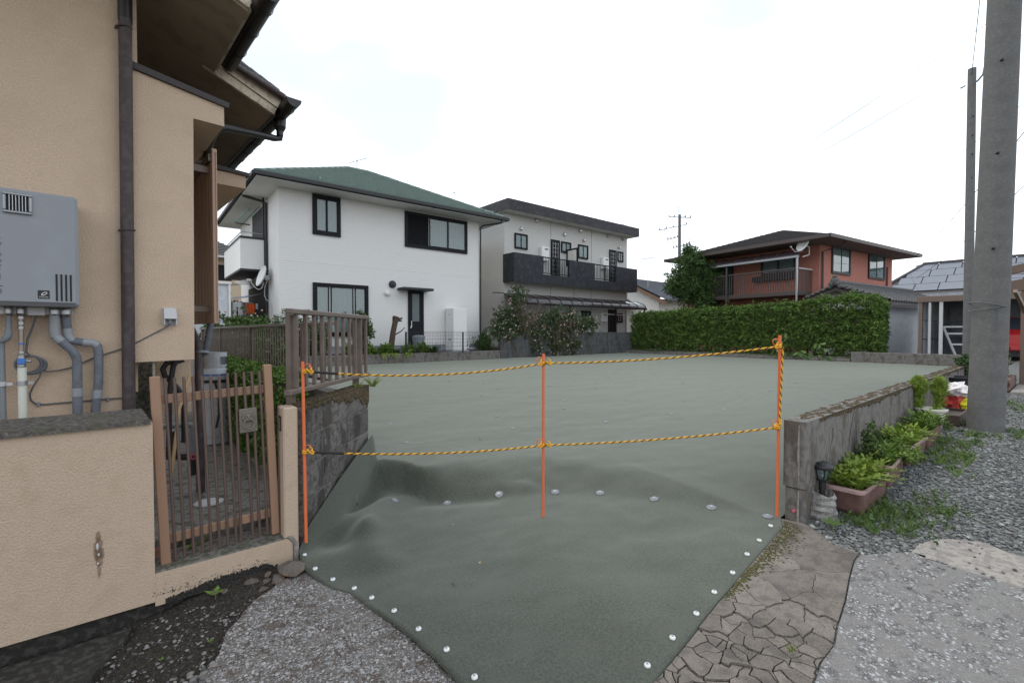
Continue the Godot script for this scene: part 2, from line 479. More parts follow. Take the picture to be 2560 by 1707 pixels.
	mats.fascia = rich(ramp_tex([Color(0.04, 0.037, 0.042), [blotch, 0.45, 0.75, Color(0.06, 0.055, 0.062)], [pn, 0.6, 0.85, Color(0.085, 0.078, 0.084, 0.5)]], w), 2.2, 0.7)
	mats.white_paint = plain(Color(0.72, 0.715, 0.7), 0.5)
	mats.soffit = plain(Color(0.66, 0.65, 0.63), 0.8)
	mats.soffit_dark = plain(Color(0.2, 0.165, 0.14), 0.85)
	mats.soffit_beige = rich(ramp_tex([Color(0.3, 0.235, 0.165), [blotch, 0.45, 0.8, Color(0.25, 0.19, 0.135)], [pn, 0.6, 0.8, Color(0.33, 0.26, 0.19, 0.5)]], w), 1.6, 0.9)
	mats.barge = rich(ramp_tex([Color(0.56, 0.48, 0.37), [blotch, 0.55, 0.75, Color(0.36, 0.29, 0.22)], [pn, 0.65, 0.85, Color(0.25, 0.2, 0.15, 0.6)]], w), 0.9, 0.85)
	mats.downspout = rich(ramp_tex([Color(0.062, 0.046, 0.045), [blotch, 0.45, 0.75, Color(0.085, 0.066, 0.063)], [pn, 0.6, 0.85, Color(0.1, 0.08, 0.075, 0.6)]], w), 0.7, 0.55)
	mats.gutter = plain(Color(0.016, 0.013, 0.012), 0.4)
	mats.cap = plain(Color(0.045, 0.036, 0.036), 0.6)
	mats.louver = plain(Color(0.46, 0.3, 0.22), 0.5)
	mats.brown_alu = plain(Color(0.17, 0.118, 0.094), 0.42, 0.25)
	mats.gate_bar = plain(Color(0.15, 0.1, 0.085), 0.38, 0.35)
	mats.gate_rail = plain(Color(0.33, 0.195, 0.125), 0.5, 0.1)
	mats.plate = rich(ramp_tex([Color(0.16, 0.135, 0.11), [pn, 0.4, 0.75, Color(0.2, 0.17, 0.14)]], w), 0.3, 0.6)
	mats.fence = rich(ramp_tex([Color(0.145, 0.11, 0.092), [blotch, 0.4, 0.75, Color(0.18, 0.14, 0.118)]], w), 1.0, 0.5)
	mats.heater = rich(ramp_tex([Color(0.27, 0.28, 0.3), [blotch, 0.45, 0.8, Color(0.285, 0.295, 0.315)]], w), 1.5, 0.42)
	mats.slot = plain(Color(0.012, 0.012, 0.013), 0.7)
	mats.chrome = plain(Color(0.6, 0.6, 0.6), 0.25, 1.0)
	mats.steel = plain(Color(0.42, 0.42, 0.43), 0.35, 0.9)
	mats.zinc = plain(Color(0.36, 0.37, 0.39), 0.45, 0.6)
	mats.brass = plain(Color(0.32, 0.26, 0.22), 0.4, 0.6)
	mats.pipe_grey = plain(Color(0.2, 0.22, 0.24), 0.5)
	mats.wrap = rich(ramp_tex([Color(0.15, 0.158, 0.18), [blotch, 0.4, 0.75, Color(0.125, 0.132, 0.15)]], w), 0.5, 0.6, t_mid, 0.25)
	mats.wrap_light = plain(Color(0.26, 0.27, 0.29), 0.45)
	mats.pvc = plain(Color(0.62, 0.62, 0.55), 0.5)
	mats.blue = plain(Color(0.06, 0.17, 0.5), 0.45)
	mats.cable = plain(Color(0.11, 0.115, 0.125), 0.55)
	mats.black = plain(Color(0.014, 0.014, 0.015), 0.5)
	mats.hose = plain(Color(0.02, 0.02, 0.021), 0.6)
	mats.lightgrey = plain(Color(0.5, 0.49, 0.5), 0.5)
	mats.cylinder = rich(ramp_tex([Color(0.47, 0.49, 0.52), [blotch, 0.45, 0.8, Color(0.41, 0.43, 0.46)], [pn, 0.72, 0.85, Color(0.3, 0.29, 0.28, 0.6)]], w), 1.0, 0.45)
	mats.orange = plain(Color(0.72, 0.16, 0.055), 0.5)
	mats.rope_y = plain(Color(0.78, 0.4, 0.025), 0.6)
	mats.rope_k = plain(Color(0.018, 0.015, 0.013), 0.7)
	mats.wood = rich(ramp_tex([Color(0.24, 0.15, 0.1), [pn, 0.4, 0.75, Color(0.17, 0.105, 0.072)], [fine.slice(0, w * w), 0.6, 0.85, Color(0.3, 0.2, 0.14, 0.5)]], w), 0.5, 0.85, t_mid, 1.0)
	mats.bark = rich(ramp_tex([Color(0.12, 0.08, 0.058), [pn, 0.4, 0.75, Color(0.07, 0.05, 0.038)]], w), 0.4, 0.95, t_mid, 1.5)
	mats.pinewood = plain(Color(0.5, 0.34, 0.18), 0.6)
	mats.rock = rich(ramp_tex([Color(0.24, 0.205, 0.18), [pn, 0.4, 0.75, Color(0.17, 0.148, 0.132)], [blotch, 0.6, 0.75, Color(0.34, 0.2, 0.09, 0.7)], [fine2.slice(0, w * w), 0.65, 0.85, Color(0.32, 0.29, 0.26, 0.5)]], w), 0.35, 0.9, t_fine, 1.0)
	mats.pebble = plain(Color(1, 1, 1), 0.8)
	mats.pole = rich(ramp_tex([Color(0.14, 0.136, 0.133), [pn, 0.4, 0.8, Color(0.165, 0.16, 0.157)], [blotch, 0.45, 0.75, Color(0.12, 0.116, 0.114, 0.6)], [fine.slice(0, w * w), 0.7, 0.9, Color(0.15, 0.148, 0.142, 0.4)]], w), 1.1, 0.9, t_fine2, 0.15)
	mats.planter = rich(ramp_tex([Color(0.175, 0.098, 0.086), [blotch, 0.45, 0.75, Color(0.145, 0.08, 0.07)]], w), 0.6, 0.6)
	mats.planter_rim = rich(ramp_tex([Color(0.39, 0.26, 0.245), [blotch, 0.4, 0.75, Color(0.32, 0.21, 0.197)]], w), 0.6, 0.55)
	mats.whitepot = plain(Color(0.66, 0.63, 0.56), 0.4)
	mats.stump = rich(ramp_tex([Color(0.32, 0.3, 0.285), [pn, 0.4, 0.7, Color(0.2, 0.185, 0.175)], [blotch, 0.5, 0.7, Color(0.45, 0.43, 0.41, 0.7)]], w), 0.3, 0.85, t_mid, 0.6)
	mats.bag = plain(Color(0.7, 0.64, 0.64), 0.35)
	mats.bag_red = plain(Color(0.5, 0.06, 0.05), 0.4)
	mats.curtain = plain(Color(0.68, 0.7, 0.7), 0.85)
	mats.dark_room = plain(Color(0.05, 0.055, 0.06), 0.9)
	mats.carpaint = plain(Color(0.45, 0.012, 0.016), 0.25)
	mats.carpaint.clearcoat_enabled = true
	mats.solar = plain(Color(0.05, 0.055, 0.08), 0.05, 0.0, 1.0)
	mats.solar.clearcoat_enabled = true
	mats.rubber = plain(Color(0.012, 0.012, 0.012), 0.8)
	mats.yellow = plain(Color(0.75, 0.66, 0.03), 0.6)
	mats.cloth_w = plain(Color(0.7, 0.7, 0.73), 0.9)
	mats.cloth_o = plain(Color(0.68, 0.11, 0.025), 0.9)
	mats.cloth_p = rich(ramp_tex([Color(0.12, 0.105, 0.09), [pn, 0.45, 0.6, Color(0.42, 0.4, 0.37)], [blotch, 0.55, 0.65, Color(0.05, 0.045, 0.04)]], w), 0.9, 0.9)
	mats.pinkred = plain(Color(0.5, 0.1, 0.13), 0.5)
	mats.pinkpot = plain(Color(0.5, 0.27, 0.22), 0.7)
	mats.rust = plain(Color(0.2, 0.12, 0.075), 0.95)
	mats.rust.transparency = BaseMaterial3D.TRANSPARENCY_ALPHA
	mats.rust.albedo_color.a = 0.4
	mats.pin_grey = plain(Color(0.2, 0.2, 0.215), 0.45, 0.2)
	mats.mossgreen = rich(moss, 0.5, 0.98, t_fine, 0.4, Color(0.9, 1.15, 0.6))
	mats.teal = plain(Color(0.06, 0.2, 0.18), 0.4)
	mats.frosted = plain(Color(0.1, 0.125, 0.13), 0.35)
	mats.brown_frame2 = plain(Color(0.16, 0.115, 0.095), 0.8)
	mats.brown_trim = plain(Color(0.07, 0.052, 0.048), 0.5)
	mats.brown_frame = plain(Color(0.03, 0.024, 0.024), 0.5)
	mats.brickbrown = plain(Color(0.16, 0.095, 0.075), 0.85)
	mats.traybrown = plain(Color(0.06, 0.035, 0.026), 0.6)
	var gl := StandardMaterial3D.new()
	gl.transparency = BaseMaterial3D.TRANSPARENCY_ALPHA
	gl.albedo_color = Color(0.4, 0.5, 0.5, 0.4)
	gl.roughness = 0.03
	gl.metallic_specular = 0.6
	mats.glass = gl
	var pc := StandardMaterial3D.new()   # smoked polycarbonate of the canopies
	pc.transparency = BaseMaterial3D.TRANSPARENCY_ALPHA
	pc.albedo_color = Color(0.24, 0.21, 0.22, 0.86)
	pc.roughness = 0.15
	mats.polycarb = pc
	var pc2 := StandardMaterial3D.new()
	pc2.transparency = BaseMaterial3D.TRANSPARENCY_ALPHA
	pc2.albedo_color = Color(0.72, 0.75, 0.76, 0.55)
	pc2.roughness = 0.2
	mats.polycarb_clear = pc2
	# foliage: one leaf colour each, tinted by copy
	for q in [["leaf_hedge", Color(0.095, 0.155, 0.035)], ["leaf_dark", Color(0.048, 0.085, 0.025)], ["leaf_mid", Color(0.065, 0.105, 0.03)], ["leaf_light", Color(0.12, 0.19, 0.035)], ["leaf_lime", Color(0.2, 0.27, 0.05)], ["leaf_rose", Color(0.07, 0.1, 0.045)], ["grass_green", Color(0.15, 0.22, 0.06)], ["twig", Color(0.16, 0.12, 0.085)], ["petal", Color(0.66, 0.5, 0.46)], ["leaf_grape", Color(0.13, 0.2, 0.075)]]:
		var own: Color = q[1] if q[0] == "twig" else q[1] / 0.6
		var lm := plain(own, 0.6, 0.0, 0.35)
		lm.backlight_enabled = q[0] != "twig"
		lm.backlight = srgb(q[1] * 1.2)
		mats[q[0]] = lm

func lut(x: float, xs: Array, ys: Array) -> float:
	if x <= xs[0]:
		return ys[0]
	for i in xs.size() - 1:
		if x <= xs[i + 1]:
			return lerpf(ys[i], ys[i + 1], (x - xs[i]) / (xs[i + 1] - xs[i]))
	return ys[-1]

func gy(x: float) -> float:   # height of the lane, which climbs to the right
	return lut(x, [1.0, 3.4, 7.2, 12.0], [0.0, 0.18, 0.35, 0.45])

func step_z(x: float) -> float:   # the line where the lot steps up from its entrance
	return lut(x, [0.8, 1.45, 1.7, 1.83, 1.9, 2.0, 2.12, 2.3, 2.62, 2.84, 3.01, 3.16, 3.3], [-3.98, -3.84, -3.7, -3.5, -3.3, -3.16, -3.06, -2.9, -2.6, -2.33, -1.96, -1.6, -1.25])

var und := FastNoiseLite.new()

func bump(x: float, z: float, cx: float, cz: float, r: float) -> float:
	var d := (Vector2(x - cx, z - cz).length()) / r
	return exp(-d * d)

func ridge(x: float, z: float, a: Vector2, b: Vector2, r: float) -> float:
	var p := Vector2(x, z)
	var q := Geometry2D.get_closest_point_to_segment(p, a, b)
	var d := p.distance_to(q) / r
	return exp(-d * d)

func sheet_y(x: float, z: float) -> float:
	var base := gy(x)
	var inside := step_z(x) - z if x < 3.3 else 1.2
	var w := lut(x, [1.4, 1.9, 2.3, 2.8, 3.3], [0.14, 0.24, 0.5, 0.9, 1.3])
	var wob := und.get_noise_2d(x * 60.0, z * 60.0) * 0.03
	var h := lerpf(base, 0.26, smoothstep(-0.07, w, inside + wob))
	if x > 3.3:
		h = lerpf(lerpf(gy(3.3), 0.26, smoothstep(0.0, 1.3, -1.2 - z)), 0.26, smoothstep(3.3, 4.6, x))
	h += 0.035 * bump(x, z, 1.7, -3.72, 0.2) + 0.02 * ridge(x, z, Vector2(1.98, -3.25), Vector2(2.5, -2.82), 0.07)   # lip of the step
	h -= 0.018 * ridge(x, z, Vector2(1.82, -3.22), Vector2(2.2, -2.9), 0.09)
	h += 0.06 * bump(x, z, 1.1, -3.15, 0.42) - 0.06 * bump(x, z, 1.06, -3.08, 0.15)
	h += 0.05 * ridge(x, z, Vector2(1.56, -3.42), Vector2(1.25, -3.02), 0.1) + 0.035 * ridge(x, z, Vector2(1.25, -3.02), Vector2(1.17, -2.65), 0.1)
	h -= 0.045 * bump(x, z, 1.48, -3.58, 0.13) + 0.03 * bump(x, z, 1.3, -3.5, 0.1)
	h += 0.022 * bump(x, z, 1.25, -1.9, 0.5) - 0.014 * bump(x, z, 2.22, -1.42, 0.22) + 0.02 * bump(x, z, 1.75, -1.5, 0.35) - 0.018 * bump(x, z, 1.55, -2.35, 0.35) + 0.015 * bump(x, z, 2.0, -2.0, 0.4)
	h += und.get_noise_2d(x * 14.0, z * 22.0) * 0.016 + und.get_noise_2d(x * 45.0 + 90.0, z * 70.0) * 0.0055
	return h

func sheet_left(z: float) -> float:
	return lut(-z, [1.0, 1.55, 1.86, 2.06, 2.25, 2.45, 2.56, 2.71, 2.86, 3.0, 3.08, 3.86, 3.9, 4.2], [1.0, 1.01, 1.0, 0.98, 0.95, 0.93, 0.87, 0.83, 0.8, 0.815, 0.885, 1.665, 1.67, 1.6])

func sheet_front(x: float) -> float:
	return lut(x, [0.9, 1.56, 2.24, 3.2, 3.33, 3.4], [-1.0, -1.02, -1.085, -1.155, -1.215, -1.215])

func steps(list: Array) -> Array:   # [[to, step], ...] from 0
	var out := [0.0]
	for q in list:
		while out[-1] < q[0] - 1e-4:
			out.append(minf(out[-1] + q[1], q[0]))
	return out

func build_ground() -> void:
	und.seed = 5
	und.frequency = 0.05
	und.fractal_octaves = 3
	frame(0.0)
	var m := Mb.new()
	m.quad(Vector3(-300, -0.3, 300), Vector3(300, -0.3, 300), Vector3(300, -0.3, -300), Vector3(-300, -0.3, -300))
	solo(m, "ground", mats.land, "wide ground under the houses", "ground", Vector3.ZERO, "", "structure")
	# lane bed of gravel, following the climb
	m = Mb.new()
	var xs := [2.0, 2.4, 2.8, 3.4, 4.2, 5.2, 6.2, 7.2, 9.0, 12.0, 40.0]
	for i in xs.size() - 1:
		for k in 6:
			var z0: float = 8.0 - k * 1.52
			var z1: float = z0 - 1.52
			m.quad(Vector3(xs[i], gy(xs[i]) - 0.012, z0), Vector3(xs[i + 1], gy(xs[i + 1]) - 0.012, z0), Vector3(xs[i + 1], gy(xs[i + 1]) - 0.012, z1), Vector3(xs[i], gy(xs[i]) - 0.012, z1))
	solo(m, "gravel_lane", mats.gravel_bed, "grey gravel bed of the lane", "lane", Vector3(5, 0, 0), "", "structure")
	# concrete slab of the lane, light with bare stones, and the plain slab beside it
	var edge := [[2.0, -0.6], [2.12, -0.615], [2.27, -0.61], [2.4, -0.635], [2.63, -0.665], [2.85, -0.705], [3.05, -0.735], [3.13, -0.73], [3.32, -0.58], [3.36, -0.55]]
	m = Mb.new()
	for i in edge.size() - 1:
		var a = edge[i]
		var b = edge[i + 1]
		var fa: float = lut(a[0], [2.0, 3.15, 3.23, 3.36], [2.6, 2.6, -0.33, -0.55])
		var fb: float = lut(b[0], [2.0, 3.15, 3.23, 3.36], [2.6, 2.6, -0.33, -0.55])
		m.quad(Vector3(a[0], gy(a[0]) + 0.004, fa), Vector3(b[0], gy(b[0]) + 0.004, fb), Vector3(b[0], gy(b[0]) + 0.004, b[1]), Vector3(a[0], gy(a[0]) + 0.004, a[1]))
		m.quad(Vector3(a[0], gy(a[0]) - 0.03, a[1]), Vector3(a[0], gy(a[0]) + 0.004, a[1]), Vector3(b[0], gy(b[0]) + 0.004, b[1]), Vector3(b[0], gy(b[0]) - 0.03, b[1]))
	m.quad(Vector3(1.2, 0.02, 2.6), Vector3(2.0, gy(2.0) + 0.004, 2.6), Vector3(2.0, gy(2.0) + 0.004, -0.6), Vector3(1.2, 0.02, -0.55))
	solo(m, "concrete_pavement", mats.slab, "light concrete lane slab with pale stones showing", "pavement", Vector3(2.6, 0.1, 0), "", "structure")
	m = Mb.new()
	var up := [[3.36, -0.55], [3.5, -0.54], [3.64, -0.49], [3.72, -0.4], [3.77, -0.3], [3.71, -0.2], [3.7, -0.12], [3.74, 0.3], [3.7, 2.6]]
	for i in up.size() - 1:
		var za: float = up[i][1]
		var zb: float = up[i + 1][1]
		var xa: float = lut(za, [-0.55, -0.33, -0.12, 2.6], [3.365, 3.235, 3.155, 3.155])
		var xb: float = lut(zb, [-0.55, -0.33, -0.12, 2.6], [3.365, 3.235, 3.155, 3.155])
		m.quad(Vector3(xa, gy(xa) + 0.002, zb if i > 0 else zb), Vector3(up[i + 1][0], gy(up[i + 1][0]) + 0.001, zb), Vector3(up[i][0], gy(up[i][0]) + 0.001, za), Vector3(xa, gy(xa) + 0.002, za))
		m.tri(Vector3(xa, gy(xa) + 0.002, zb), Vector3(xb, gy(xb) + 0.002, zb), Vector3(up[i + 1][0], gy(up[i + 1][0]) + 0.001, zb))
	solo(m, "concrete_pavement", mats.plainslab, "plain beige concrete slab at the edge of the gravel", "pavement", Vector3(3.5, 0.2, 0), "", "structure")
	# exposed-stone concrete by the gate, with a ragged edge to the soil
	m = Mb.new()
	var rag := [[0.82, -2.86], [0.74, -2.85], [0.66, -2.83], [0.6, -2.77], [0.53, -2.73], [0.45, -2.64], [0.42, -2.58], [0.36, -2.52], [0.33, -2.42], [0.31, -2.36], [0.27, -2.29], [0.24, -2.22], [0.27, -2.1], [0.2, -2.0], [0.05, -1.8], [-0.6, -1.2], [-2.5, -0.8]]
	var poly := PackedVector2Array()
	for q in rag:
		poly.append(Vector2(q[0], q[1]))
	for q in [[-2.5, 3.0], [1.2, 3.0], [1.16, -0.5]]:
		poly.append(Vector2(q[0], q[1]))
	for i in 11:
		var z: float = -1.0 - i * 0.18
		poly.append(Vector2(sheet_left(z) + 0.03, z))
	m.prism(poly, Vector3(0, -0.002, 0), Vector3.RIGHT, Vector3.BACK, Vector3(0, -0.06, 0))
	solo(m, "concrete_pavement", mats.aggregate, "old concrete with washed-out pebbles beside the gate", "pavement", Vector3(0.6, 0, -1.5), "", "structure")
	# soil strip along the garden wall, falling to the left
	m = Mb.new()
	var n := 30
	for i in n:
		for k in 14:
			var p := []
			for q in [[i, k], [i + 1, k], [i + 1, k + 1], [i, k + 1]]:
				var x: float = -1.4 + 2.2 * q[0] / n
				var z: float = -1.5 - 1.56 * q[1] / 14.0
				var y: float = -0.022 - 0.085 * (1.0 - smoothstep(-0.15, 0.5, x)) + und.get_noise_2d(x * 90, z * 90) * 0.02 + 0.02 * smoothstep(-2.75, -2.95, z) * smoothstep(0.2, 0.5, x)
				p.append(Vector3(x, y, z))
			m.quad(p[0], p[1], p[2], p[3])
	solo(m, "soil", mats.soil, "dark damp soil strip along the beige garden wall", "soil", Vector3(0, 0, -2.6), "", "structure")
	m = Mb.new()
	m.prism(PackedVector2Array([Vector2(-1.8, -3.0), Vector2(0.02, -3.0), Vector2(0.0, -2.9), Vector2(-0.04, -2.82), Vector2(-0.09, -2.75), Vector2(-0.14, -2.62), Vector2(-0.26, -2.45), Vector2(-0.6, -2.1), Vector2(-1.8, -1.4)]), Vector3(0, -0.08, 0), Vector3.RIGHT, Vector3.BACK, Vector3(0, -0.1, 0))
	solo(m, "drain_channel", mats.damp, "dark wet concrete gutter below the beige garden wall", "gutter", Vector3(-0.6, -0.1, -2.6), "", "structure")
	# yard of the beige house behind the gate
	m = Mb.new()
	m.box(Vector3(-6, -0.3, -16), Vector3(1.4, 0.13, -3.55))
	m.box(Vector3(-6, -0.3, -3.55), Vector3(0.86, 0.06, -3.2))
	solo(m, "yard_pavement", mats.yard, "rough grey concrete yard behind the gate", "pavement", Vector3(0, 0, -5), "", "structure")
	# raised ground of the neighbours
	m = Mb.new()
	m.box(Vector3(1.6, -0.3, -60), Vector3(12.7, 0.6, -15.98))
	solo(m, "garden_ground", mats.soil, "raised garden ground of the white house", "ground", Vector3(7, 0, -17), "", "structure")
	m = Mb.new()
	m.box(Vector3(12.75, -0.3, -60), Vector3(80, 0.7, -16.02))
	m.box(Vector3(21.6, -0.3, -16.0), Vector3(80, 0.42, 0.0))
	solo(m, "far_ground", mats.land, "raised ground under the flats and the red house", "ground", Vector3(24, 0, -12), "", "structure")

func build_sheet() -> void:
	frame(0.0)
	var ss := steps([[0.04, 0.008], [2.7, 0.03], [5.0, 0.09], [20.3, 0.3]])
	var dd := steps([[0.02, 0.01], [3.3, 0.03], [6.0, 0.09], [14.72, 0.3]])
	var rows := []
	for d in dd:
		var row := []
		for s in ss:
			var zr: float = -1.0 - d
			var x: float = sheet_left(zr) + s
			var z: float = sheet_front(x) - d
			x = minf(sheet_left(z) + s, 21.3)
			z = maxf(z, -15.72)
			var y := sheet_y(x, z) + 0.006
			if z < -2.95 and z > -4.0:   # the flap tucked up against the block wall
				var top: float = lut(-z, [2.98, 3.1, 3.4, 3.6, 3.86, 3.95], [0.05, 0.17, 0.33, 0.42, 0.53, 0.3])
				y = maxf(y, lerpf(top, y, smoothstep(0.0, 0.045, s)))
			if s == 0.0 and z > -2.95 or d == 0.0:
				y -= 0.004
			row.append(Vector3(x, y, z))
		rows.append(row)
	var nr := []
	for j in rows.size():
		var row := []
		for i in ss.size():
			var a: Vector3 = rows[j][mini(i + 1, ss.size() - 1)] - rows[j][maxi(i - 1, 0)]
			var b: Vector3 = rows[maxi(j - 1, 0)][i] - rows[mini(j + 1, rows.size() - 1)][i]
			var k := b.cross(a)
			row.append(k.normalized() if k.length() > 1e-9 else Vector3.UP)
		nr.append(row)
	var m := Mb.new()
	for j in rows.size() - 1:
		for i in ss.size() - 1:
			if rows[j][i].distance_to(rows[j][i + 1]) < 1e-5 or rows[j][i].distance_to(rows[j + 1][i]) < 1e-5:
				continue
			m.quads([rows[j][i], rows[j][i + 1], rows[j + 1][i + 1], rows[j + 1][i]], [nr[j][i], nr[j][i + 1], nr[j + 1][i + 1], nr[j + 1][i]])
	# turned-down hem along the lane edge and the left edge
	for i in ss.size() - 1:
		var a: Vector3 = rows[0][i]
		var b: Vector3 = rows[0][i + 1]
		if a.x < 3.3:
			m.quad(Vector3(a.x, a.y - 0.012, a.z + 0.003), Vector3(b.x, b.y - 0.012, b.z + 0.003), b, a)
	for j in rows.size() - 1:
		var a: Vector3 = rows[j][0]
		var b: Vector3 = rows[j + 1][0]
		if a.z > -2.95:
			m.quad(Vector3(b.x - 0.003, b.y - 0.012, b.z), Vector3(a.x - 0.003, a.y - 0.012, a.z), a, b)
	solo(m, "ground_sheet", mats.sheet, "grey green weed sheet covering the whole vacant lot", "ground sheet", Vector3(2.5, 0, -2.5))
	# pins
	var pin := func(r: float, disc: Material, head: Material) -> Node3D:
		var t := thing("sheet_pin", "", "pin", Vector3.ZERO)
		var q := Mb.new()
		q.lathe(Vector3.ZERO, [Vector2(r, -0.002), Vector2(r, 0.002), Vector2(r * 0.82, 0.006), Vector2(r * 0.5, 0.0075), Vector2(0, 0.0078)], 16)
		part(q, "washer", disc, t)
		q = Mb.new()
		q.lathe(Vector3.ZERO, [Vector2(r * 0.36, 0.006), Vector2(r * 0.36, 0.0105), Vector2(r * 0.2, 0.012), Vector2(0, 0.012)], 10)
		part(q, "nail_head", head, t)
		return t
	var white: Node3D = pin.call(0.0135, mats.white_paint, mats.zinc)
	var grey: Node3D = pin.call(0.033, mats.pin_grey, mats.zinc)
	var sets := []
	for i in 10:
		var q = [[3.15, -1.205], [2.92, -1.18], [2.71, -1.16], [2.49, -1.14], [2.26, -1.125], [2.04, -1.1], [1.82, -1.09], [1.61, -1.075], [1.4, -1.07], [1.2, -1.06]][i]
		sets.append([white, q[0], q[1], "small white washer pin along the sheet's straight edge at the cracked strip", "pins along the lane edge of the sheet"])
	for q in [[0.84, -2.98], [0.845, -2.79], [0.895, -2.64], [0.955, -2.48], [0.985, -2.32], [1.015, -2.12], [1.035, -1.91], [1.055, -1.7], [1.06, -1.5], [1.05, -1.3]]:
		sets.append([white, q[0], q[1], "small white washer pin along the curved sheet edge beside the pebble concrete", "pins along the curved sheet edge"])
	for q in [[1.32, -3.62], [1.62, -3.36], [1.95, -3.13], [2.29, -2.9], [2.62, -2.6], [2.84, -2.33], [3.01, -1.96], [3.16, -1.6]]:
		sets.append([grey, q[0], q[1], "broad grey washer pin in the row across the lot entrance", "pins across the lot entrance"])
	sets.append([grey, 3.27, -1.27, "broad grey washer pin at the foot of the pole beside the concrete wall end", ""])
	for i in 9:
		for k in 8:
			var x: float = 2.3 + i * 1.15 + rng.randf_range(-0.12, 0.12) + 0.35 * (k % 2)
			var z: float = -4.35 - k * 0.95 + rng.randf_range(-0.1, 0.1) + i * 0.28
			if z < -1.7 and x > 1.9 and z < step_z(x) - 0.6:
				sets.append([grey, x, z, "grey washer pin scattered over the flat sheeted lot", "pins over the flat lot"])
	var first := {}
	for q in sets:
		var o: Node3D = q[0]
		if first.has(o):
			o = copy(o)
		else:
			first[o] = true
		var e := 0.04
		var nn := Vector3(sheet_y(q[1] - e, q[2]) - sheet_y(q[1] + e, q[2]), 2 * e, sheet_y(q[1], q[2] - e) - sheet_y(q[1], q[2] + e)).normalized()
		o.position = Vector3(q[1], sheet_y(q[1], q[2]) + 0.0095, q[2])
		o.quaternion = Quaternion(Vector3.UP, nn) * Quaternion(Vector3.UP, rng.randf() * TAU)
		o.set_meta("label", q[3])
		if q[4] != "":
			o.set_meta("group", q[4])
		elif o.has_meta("group"):
			o.remove_meta("group")

